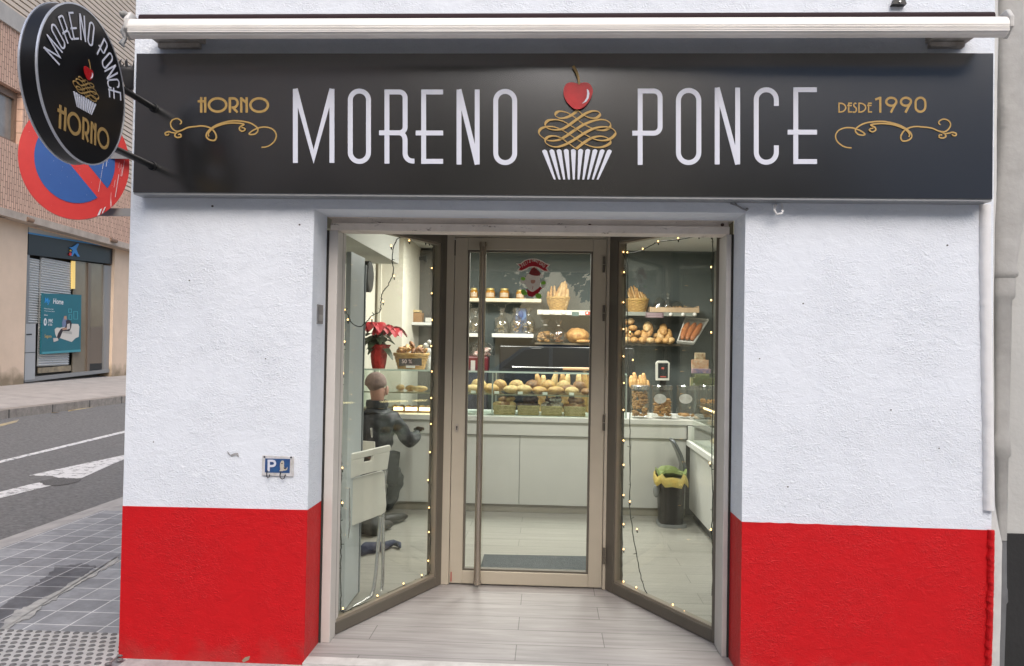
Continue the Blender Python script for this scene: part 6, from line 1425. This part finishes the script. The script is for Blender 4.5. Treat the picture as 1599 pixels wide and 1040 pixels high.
f.build('red_bracts', mat('poinsettia_red', (.42, .010, .022), .5, var=(.32, .008, .02), vs=14), pn_)
f = MB()
for hx_, hz_ in ((-.03, .42), (.05, .40), (.13, .38)): f.tube([c+V((0, 0, .14)), c+V((hx_*.5, 0, .27)), c+V((hx_, -.02, hz_))], .004, 6)
f.build('stems', mat('green_stem', (.06, .09, .04), .6), pn_)
# big pastry basket with price card
p = U(642, 576, 7.25)
round_basket((p.x, 7.25, zs2+.001), .12, .16, .13, 'wide wicker basket of bagged pastries with a price card, beside the poinsettia', wick2, None, 1, .75)
rnd = random.Random(33)
for i in range(22):
    a = rnd.uniform(0, 6.28); q_ = .13*math.sqrt(rnd.random()); z = zs2+.14+.12*(1-(q_/.14)**2)*rnd.uniform(.6, 1)
    tag(loaf_mesh('pastry', (p.x+.01+q_*math.cos(a), 7.25+q_*.7*math.sin(a), z), (.045, .022, .017), crust[[0, 2, 2, 1][i % 4]], 200+i, Matrix.Rotation(rnd.uniform(0, 3.1), 3, 'Z') @ Matrix.Rotation(rnd.uniform(-.8, .8), 3, 'Y')), 'twisted brown pastry heaped in the basket beside the poinsettia', 'pastry', 'pastries in the wide basket')
pc = thing('price_card', 'dark price card reading 50 % on the front of the wide pastry basket', 'price card', U(641, 573, 7.08))
f = MB(); f.prism([U(623, 571.5, 7.09), U(658.5, 571, 7.09), U(658.5, 559.5, 7.10), U(623, 560, 7.10)], (0, .004, 0)); f.build('card', mat('charcoal_card', (.045, .038, .04), .6), pc)
vs, fs, wd = font_mesh('50 %', .02); o = U(627, 567, 7.086); f = MB(); f.add([o+V((x*.036, 0, y*.036)) for x, y in vs], fs); f.build('lettering', mat('chalk_pink', (.55, .42, .42), .8), pc)
f = MB(); o = U(633, 570.5, 7.086); f.box(o, o+V((.13, .001, .004))); f.build('rule', bpy.data.materials['chalk_pink'], pc)
f = MB(); f.box(U(634, 574.5, 7.085), U(648, 571.2, 7.10)); f.build('holder', white_pl, pc)
# small white snowman-like ornament
wo = thing('white_ornament', 'small white shelf ornament right of the pastry basket', 'ornament', U(670, 540, 7.5))
f = MB(); o = U(670, 545, 7.45)
for dx, dz, r in ((0, -.03, .045), (-.03, .03, .03), (.03, .045, .028), (0, .07, .02)): f.ball(o+V((dx, 0, dz)), r, 10, 7)
f.tube([o+V((0, 0, -.05)), V((o.x, o.y, zs2))], .03, 8); f.build('figure', mat('white_fluff', (.58, .58, .56), .9, bump=.8, bs=60, bd=.01), wo, smooth=True)

# ---------------------------------------------------------------- christmas figure stuck on the door glass
YG = YD-.010
cf = thing('christmas_decoration', 'flat christmas figure with red hat, white beard and green mittens under a red banner', 'decoration', PY(832, 467, YG))
Z = lambda x, y, h=0: PY(790+x/10.4, 395+y/10.4, YG-h)
def plate(name, pts, h, m, par=cf, sm=0):
    pp = cat(pts+[pts[0]], 4)[:-1] if sm else pts
    f = MB(); f.prism([Z(x, y, h) for x, y in pp], (0, .0018, 0)); return f.build(name, m, par)
felt_w = mat('felt_white', (.78, .73, .66), .9, var=(.68, .62, .55), vs=60); felt_r = mat('felt_red', (.42, .012, .026), .8, var=(.34, .010, .02), vs=40); felt_g = mat('felt_green', (.22, .50, .05), .7); skin_f = mat('felt_skin', (.50, .27, .20), .8)
ban_o = [(165, 172), (235, 168), (300, 115), (370, 92), (440, 88), (510, 95), (590, 125), (650, 165), (720, 188), (668, 245), (710, 310), (620, 305), (570, 275), (520, 242), (450, 230), (380, 240), (320, 275), (250, 302), (178, 288), (225, 225)]
ban_i = [(195, 184), (250, 182), (310, 130), (375, 108), (440, 104), (505, 111), (580, 142), (640, 182), (692, 200), (645, 245), (680, 292), (625, 288), (580, 262), (525, 228), (450, 214), (375, 224), (310, 258), (250, 284), (205, 272), (242, 228)]
plate('banner_border', ban_o, .0, felt_w); bnr = plate('banner', ban_i, .002, felt_r)
txt = 'FELIZ-NAVIDAD'
f = MB()
for i, chh in enumerate(txt):
    t = i/(len(txt)-1); x = 275+330*t; y = 220-105*math.sin(math.pi*(t*.86+.07))**1.2+28; ang = (t-.5)*.75
    vs, fs, wd = font_mesh(chh, .012); sc_x, sc_y = 34, 52
    f.add([Z(x+(vx-.35)*sc_x*math.cos(ang)+ (vy)*sc_y*math.sin(ang), y-vy*sc_y*math.cos(ang)+(vx-.35)*sc_x*math.sin(ang), .0045) for vx, vy in vs], fs)
f.build('lettering', felt_w, bnr)
plate('body', [(320, 580), (365, 600), (420, 630), (480, 610), (555, 545), (590, 570), (550, 620), (520, 660), (470, 690), (430, 715), (370, 700), (340, 660), (345, 620)], .000, felt_r)
plate('beard', [(370, 335), (420, 360), (480, 370), (540, 362), (550, 420), (555, 480), (545, 550), (500, 590), (440, 628), (400, 610), (360, 580), (320, 530), (310, 470), (320, 400), (340, 350)], .002, felt_w, sm=1)
plate('face', [(405, 440), (470, 440), (475, 470), (450, 495), (415, 492), (402, 465)], .004, skin_f, sm=1)
plate('hat', [(372, 335), (400, 280), (430, 240), (470, 232), (515, 275), (555, 320), (560, 345), (530, 370), (470, 370), (410, 355)], .004, mat('dark_hat', (.17, .02, .02), .8, var=(.28, .03, .03), vs=40), sm=1)
plate('pompom', [(555, 350), (580, 340), (605, 360), (603, 390), (578, 405), (552, 392)], .006, felt_w, sm=1)
for a in ([(235, 400), (280, 380), (325, 400), (320, 450), (300, 495), (260, 500), (235, 460)], [(560, 470), (600, 445), (650, 460), (652, 510), (620, 560), (590, 570), (570, 520)]): plate('cuff', a, .001, felt_w, sm=1)
for a in ([(243, 405), (280, 388), (315, 408), (308, 440), (275, 448), (245, 430)], [(570, 480), (605, 455), (642, 470), (640, 505), (600, 515), (575, 505)], [(245, 605), (290, 592), (330, 625), (345, 670), (300, 685), (255, 665)], [(480, 670), (530, 655), (575, 680), (570, 725), (520, 745), (485, 715)]): plate('mitten', a, .0035, felt_g, sm=1)
plate('mouth_line', [(436, 540), (442, 540), (432, 590), (426, 590)], .004, felt_r)

# ---------------------------------------------------------------- door mat, blue cloth
f = MB(); f.prism([PZ(756, 868), PZ(915, 871), PZ(918, 897), PZ(748, 895)], (0, 0, .012)); tag(f.build('door_mat', mat('charcoal_mat', (.040, .048, .052), .95, var=(.06, .07, .075), vs=40, bump=.8, bs=120, bd=.01)), 'charcoal ribbed door mat lying just inside the glass door', 'door mat')

# ---------------------------------------------------------------- folding chair just inside the left window
nC = nL; pC = OL-nL*.20
def K(px, py, h=0): return PL(px, py, pC+nC*h, nC)
def folding_chair():
    ch = thing('folding_chair', 'folded white plastic folding chair leaning just inside the left window', 'chair', PZ(570, 935))
    c4 = lambda x, y: (510+x/3.467, 560+y/3.467)
    def pl(name, pts, h, th, m=white_pl, sm=False):
        q_ = [c4(x, y) for x, y in pts]; f = MB(); f.prism([K(x, y, h) for x, y in q_], -nC*th); return f.build(name, m, ch, bevel=.004)
    # backrest built as a ring around the grip slot
    f = MB(); outer = [(120, 520), (200, 495), (270, 479), (345, 468), (350, 480), (330, 600), (260, 612), (180, 632), (130, 652), (95, 668), (92, 620), (105, 560)]
    pl('backrest', [(120, 520), (345, 468), (351, 482), (345, 502), (118, 556), (108, 560)], .010, .022)
    pl('backrest', [(107, 561), (118, 557), (205, 536), (203, 558), (213, 560), (250, 552), (256, 523), (344.5, 503), (330, 600), (260, 612), (180, 632), (130, 652), (95, 668), (92, 620)], .010, .022)
    pl('seat', [(110, 668), (180, 640), (260, 618), (308, 606), (313, 620), (325, 790), (320, 830), (300, 845), (200, 882), (135, 908), (122, 900), (105, 880)], -.014, .02)
    def tb2(name, pts, h, r=.011):
        f = MB(); f.tube([K(*c4(x, y), h) for x, y in pts], r, 10); return f.build(name, chrome, ch, smooth=60)
    c3 = lambda x, y: ((500+x/3.06-510)*3.467, (700+y/3.06-560)*3.467)
    tb2('leg', [(322, 605), (316, 640)]+[c3(300, 320), c3(301, 470), c3(299, 620), c3(294, 672), c3(285, 696), c3(270, 706)], -.03)
    tb2('leg', [c3(290, 330), c3(278, 450), c3(266, 600), c3(256, 670), c3(244, 706)], .012)
    tb2('leg', [(100, 668)]+[c3(112, 260), c3(102, 380), c3(97, 560), c3(96, 700), c3(101, 760), c3(112, 784)], -.03)
    tb2('leg', [(118, 700)]+[c3(136, 372), c3(122, 450), c3(109, 540), c3(101, 640), c3(97, 720), c3(104, 772)], .012)
    tb2('crossbar', [c3(112, 786), c3(180, 746), c3(244, 708)], .012, .008)
    return ch
folding_chair()
# ---------------------------------------------------------------- the seated man and his chair
def skin_body(name, nodes_, edges, m, par, lvl=2, smooth=True, bumpy=False):
    me = bpy.data.meshes.new(name); o0 = WLOC[par.name]
    me.from_pydata([V(p)-o0 for p, r in nodes_], edges, [])
    ob = bpy.data.objects.new(name, me); COL.objects.link(ob)
    mod = ob.modifiers.new('s', 'SKIN'); sv = me.skin_vertices[0].data
    for i, (p, r) in enumerate(nodes_):
        sv[i].radius = (r, r) if not isinstance(r, tuple) else r; sv[i].use_root = (i == 0)
    s = ob.modifiers.new('u', 'SUBSURF'); s.levels = lvl; s.render_levels = lvl
    dg2 = bpy.context.evaluated_depsgraph_get(); ev = ob.evaluated_get(dg2); nm = bpy.data.meshes.new_from_object(ev)
    ob.modifiers.clear(); ob.data = nm; nm.materials.clear(); nm.materials.append(m)
    if bumpy:
        for v in nm.vertices:
            c_ = v.co; k_ = math.sin(c_.z*70+math.sin(c_.x*31)*2)*.0045+math.sin(c_.x*52+c_.z*23)*.0035; v.co = c_+v.normal*k_
    for p in nm.polygons: p.use_smooth = True
    ob.parent = par; WLOC[ob.name] = o0.copy(); return ob
man = thing('person', 'man with cropped grey hair and dark padded jacket, seated with his back turned', 'person', (U(590, 800, 6.6).x, 6.6, 0))
S6 = lambda x, y, Y=6.6: PY(x, y, Y)
skinm = mat('skin', (.36, .19, .14), .55, var=(.30, .15, .11), vs=12); jack = mat('black_jacket', (.009, .011, .017), .6, var=(.016, .019, .026), vs=9, bump=.5, bs=18, bd=.02); trou = mat('dark_trousers', (.018, .021, .022), .8, bump=.3, bs=30)
hair = mat('cropped_hair', (.15, .105, .095), .9, var=(.24, .165, .145), vs=25, bump=.5, bs=150, bd=.004)
hc = S6(588, 604)
body = skin_body('body', [(S6(585, 722), .12), (S6(586, 680), .13), (S6(588, 650), .10), (S6(590, 634), .058), (S6(589, 622), .062), (hc+V((0, -.01, .0)), .088), (hc+V((.0, .0, .055)), .078), (hc+V((.035, .06, -.035)), .055)],
    [(0, 1), (1, 2), (2, 3), (3, 4), (4, 5), (5, 6), (5, 7)], skinm, man)
f = MB(); f.ball(hc+V((-.006, -.006, .034)), (.094, .104, .096), 24, 16, lambda d: (1.0 if d.z > -.25 else .86)+.006*math.sin(9*d.x+5*d.y)); hr = f.build('hair', hair, man, smooth=True)
f = MB(); f.ball(hc+V((.090, .010, -.030)), (.015, .028, .042), 12, 8, rot=Matrix.Rotation(-.2, 3, 'X')); f.build('ear', skinm, man, smooth=True)
f = MB(); f.ball(hc+V((.055, .105, -.03)), (.016, .03, .02), 8, 6); f.ball(hc+V((.02, .085, -.055)), (.05, .035, .045), 10, 8); f.build('face', skinm, man, smooth=True)
skin_body('jacket', [(S6(586, 716), (.185, .15)), (S6(586, 690), (.19, .15)), (S6(588, 663), (.20, .14)), (S6(590, 646), (.13, .10)), (S6(590, 634), (.085, .085)), (S6(617, 656), .085), (S6(628, 674, 6.62), .072), (S6(640, 690, 6.7), .066), (S6(648, 682, 6.85), .055), (S6(653, 674, 7.0-.12), .045), (S6(562, 656), .085), (S6(556, 684, 6.68), .07), (S6(566, 698, 6.86), .055)],
    [(0, 1), (1, 2), (2, 3), (3, 4), (2, 5), (5, 6), (6, 7), (7, 8), (8, 9), (2, 10), (10, 11), (11, 12)], jack, man, 3, True, True)
f = MB(); cc = S6(589, 631)
f.lathe([(.088, -.03), (.094, 0), (.088, .035), (.078, .037), (.07, .0)], cc, 24, 1.05, 1.0); f.build('collar', jack, man, smooth=60)
# gloved right hand holding to the counter edge: palm and five fingers
gl = mat('black_glove', (.012, .012, .014), .5)
hp = S6(653.5, 672, 6.90)
hand_n = [(hp, .030), (hp+V((.005, .045, .01)), .033)]; hand_e = [(0, 1)]
for k in range(4):
    b0 = hp+V((-.024+.017*k, .07, .012)); L = [.052, .062, .058, .045][k]
    i0 = len(hand_n); hand_n += [(b0, .0105), (b0+V((0, L*.5, .0)), .0095), (b0+V((0, L*.85, -.022)), .008)]; hand_e += [(1, i0), (i0, i0+1), (i0+1, i0+2)]
i0 = len(hand_n); hand_n += [(hp+V((-.036, .02, .01)), .011), (hp+V((-.05, .05, .004)), .009)]; hand_e += [(0, i0), (i0, i0+1)]
skin_body('glove', hand_n, hand_e, gl, man, 1)
skin_body('trousers', [(S6(586, 728, 6.6), (.15, .14)), (S6(600, 728, 6.66), .10), (S6(612, 738, 6.80), .092), (S6(619, 752, 6.95), .078), (S6(612, 775, 6.93), .060), (S6(604, 796, 6.88), .050), (S6(572, 730, 6.64), .10), (S6(578, 745, 6.85), .085), (S6(584, 760, 6.96), .075), (S6(588, 785, 6.92), .058), (S6(590, 802, 6.85), .05)],
    [(0, 1), (1, 2), (2, 3), (3, 4), (4, 5), (0, 6), (6, 7), (7, 8), (8, 9), (9, 10)], trou, man, 3, True, True)
shoe_m = mat('dark_shoe', (.02, .018, .016), .5)
for (a, c) in ((PZ(602, 812, .05), PZ(635, 806, .035)), (PZ(588, 822, .05), PZ(612, 818, .035))):
    f = MB(); d = (c-a); f.tube([a-d*.15, a, a+d*.4, a+d*.8, a+d*1.0], [.03, .045, .042, .034, .015], 12); f.build('shoe', shoe_m, man, smooth=True)
st = thing('folding_chair', 'white folding chair under the seated man', 'chair', (U(580, 800, 6.5).x, 6.5, 0))
f = MB(); a, c, d, e = S6(562, 688, 6.40), S6(585, 690, 6.40), S6(586, 712, 6.40), S6(562, 712, 6.40); f.prism([a, c, d, e], (0, .02, 0)); f.build('backrest', white_pl, st, bevel=.004)
xs_ = U(586, 740, 6.5).x; f = MB(); f.box((xs_-.26, 6.42, .44), (xs_+.06, 6.84, .465)); f.build('seat', white_pl, st, bevel=.006)
for sx_ in (-.24, -.02):
    for (ya_, yb3, z1_) in ((6.40, 6.84, .80 if sx_ < 0 or True else .8), (6.84, 6.42, .44)):
        f = MB(); f.tube([(xs_+sx_, ya_, z1_), (xs_+sx_, (ya_+yb3)/2, z1_/2), (xs_+sx_, yb3, .012)], .011, 8); f.build('leg', chrome, st, smooth=60)
f = MB(); f.tube([(xs_-.24, 6.46, .06), (xs_-.02, 6.46, .06)], .009, 8); f.build('stretcher', chrome, st)
# dark bag and blue cloth on the floor
bg_ = PZ(578, 835); f = MB(); f.ball(bg_+V((0, .0, .07)), (.12, .09, .075), 16, 10, lambda d: 1+.12*math.sin(5*d.x)+.1*math.sin(7*d.y+2)); tag(f.build('shoulder_bag', mat('black_bag', (.02, .022, .02), .7, bump=.6, bs=20, bd=.02), smooth=True), 'slumped black shoulder bag on the floor behind the folding chair', 'bag')
f = MB(); f.tube([PZ(562, 862, .03), PZ(572, 856, .035), PZ(588, 855, .035), PZ(602, 852, .03), PZ(614, 847, .03), PZ(623, 850, .025), PZ(624, 854, .02)], [.03, .045, .04, .03, .022, .02, .012], 12); tag(f.build('scarf', mat('navy_cloth', (.018, .026, .062), .85, bump=.6, bs=30, bd=.02), smooth=True), 'navy blue scarf dropped on the floor behind the folding chair legs', 'scarf')

# ---------------------------------------------------------------- fairy lights on the two side windows
bulb_m = mat('warm_bulb', (1.0, .56, .20), .4, emit=4)
def strings(label, plane_p, nrm, wires, bulbs, inside):
    t = thing('fairy_lights', label, 'string lights', PL(*bulbs[0], plane_p, nrm))
    for wpts in wires:
        w_ = [((min(max(x, 532), 676) if x < 800 else min(max(x, 971.5), 1113)), y) for x, y in cat(wpts, 6)]; rnd = random.Random(len(w_)); pts = [PL(x+rnd.uniform(-.5, .5), y, plane_p, nrm)+nrm*rnd.uniform(-.003, .003) for x, y in w_]
        f = MB(); f.tube(pts, .0030, 5)
        for k in range(3, len(pts)-2, 7):
            dvec = V((rnd.uniform(-1, 1)*.02, 0, rnd.uniform(-.4, 1)*.01)); f.tube([pts[k], pts[k]+dvec], .0022, 4)
        f.build('wire', dark_wire, t)
    proto = None
    for (x, y) in bulbs:
        x = min(max(x, 534), 674) if x < 800 else min(max(x, 974), 1111)
        p_ = PL(x, y, plane_p, nrm)+nrm*.002
        f = MB(); f.ball(p_, (.0042, .0042, .0050), 10, 8); b_ = f.build('bulb', bulb_m, t, smooth=True)
        f = MB(); f.tube([p_+V((0, 0, -.007)), p_+V((.003, 0, -.022))], [.0045, .0035], 6); f.build('socket', dark_wire, b_)
    return t
pL_ = OL-nL*.010; pR_ = IR-nR*.010
bl = [(669.7, 378), (673.7, 418.6), (673.7, 458), (676, 499.6), (673, 540.5), (674.7, 580), (673, 621.5), (672.5, 662), (671, 706), (667.9, 749.6), (669.6, 792.5), (669.2, 830.7), (668.3, 875.5), (658, 898), (629.7, 911), (589, 930), (535, 950), (532.5, 785), (533, 730.5), (535.5, 583), (537.4, 533.4), (537.8, 483.5), (542.7, 499), (580, 496.7), (597.7, 470.6), (614.8, 431), (610.4, 383.7), (638.6, 375.5), (664, 377)]
wl_ = [[(670, 374), (676, 384), (679, 395), (677, 420), (675.5, 450), (675.5, 480), (678, 510), (676, 545), (676.5, 580), (675.5, 620), (675, 660), (674, 700), (672, 750), (672.5, 800), (671.5, 850), (671, 890), (664, 900), (650, 907), (630, 915), (610, 924), (590, 934), (560, 945), (534, 955), (530, 930), (528, 880), (533, 850), (530, 820), (533, 780)],
       [(668, 375), (650, 372), (625, 370), (616, 383), (612, 405), (614, 425), (606, 445), (596, 460), (595, 475), (593, 487), (582, 492), (572, 503), (562, 510), (550, 505), (543, 492), (537, 478)], [(537, 478), (535, 520), (536, 560), (534, 610), (533, 690), (533, 728), (534, 740), (531, 755)]]
strings('warm fairy lights on dark wire around the left slanted window', pL_, nL, wl_, bl, True)
brr = [(974, 393.5), (980, 394), (1004, 388.5), (1028, 376.8), (1059.4, 372), (1091.6, 366.9), (1112, 367), (1112, 417), (1112, 468.7), (1111, 519), (975, 425), (974, 472), (974, 513.8), (984, 518), (973, 556.3), (988.5, 562), (974.6, 598), (973, 640), (973, 687.7), (972.5, 725.8), (972.5, 773), (973, 818.5), (995, 826), (984, 783), (972.5, 857.5), (1109, 723), (1110.5, 826.8), (971, 908), (994, 917), (1023, 936), (1051, 944), (1069, 955), (1079, 963), (1110, 975)]
wr_ = [[(972, 392), (976, 410), (974, 424), (971, 450), (971, 500), (970, 560), (971, 640), (970, 700), (969, 780), (969, 850), (969, 905), (985, 918), (1005, 928), (1030, 942), (1060, 958), (1085, 972), (1110, 980)],
       [(976, 396), (990, 394), (1004, 390), (1028, 378), (1060, 374), (1092, 369), (1112, 369), (1114, 400), (1112, 420), (1113, 470), (1112, 520), (1113, 600), (1112, 720), (1113, 780), (1111.5, 828), (1113, 880), (1112, 930)],
       [(981, 400), (980, 440), (980, 520), (982, 600), (984, 640), (983, 690), (984, 740), (983, 790), (988, 830), (997, 880), (1004, 912), (1011, 930)]]
strings('warm fairy lights on dark wire around the right slanted window', pR_, nR, wr_, brr, True)

# ---------------------------------------------------------------- shop ceiling lamps, out of view, inferred from the bright counter
for i, (x, y, e, lb) in enumerate([(-.15, 5.7, 21, 'square ceiling lamp over the left half of the shop floor'), (.75, 5.7, 20, 'square ceiling lamp over the right half of the shop floor'), (-.7, 7.55, 40, 'square ceiling lamp behind the left of the counter'), (.7, 7.55, 40, 'square ceiling lamp behind the right of the counter')]):
    t = thing('ceiling_lamp', lb, 'lamp', (x, y, 2.65), 'square ceiling lamps')
    f = MB(); f.box((x-.3, y-.3, 2.625), (x+.3, y+.3, 2.649)); f.build('housing', white_pl, t)
    f = MB(); f.box((x-.27, y-.27, 2.619), (x+.27, y+.27, 2.6245)); f.build('diffuser', mat('lamp_diffuser', (1, .93, .8), .5, emit=2), t)
    ld = bpy.data.lights.new('lamp_light', 'AREA'); ld.shape = 'SQUARE'; ld.size = .52; ld.energy = e; ld.color = (1, .98, .94)
    lo = bpy.data.objects.new('lamp_light', ld); COL.objects.link(lo); lo.parent = t; lo.location = (0, 0, -.036)
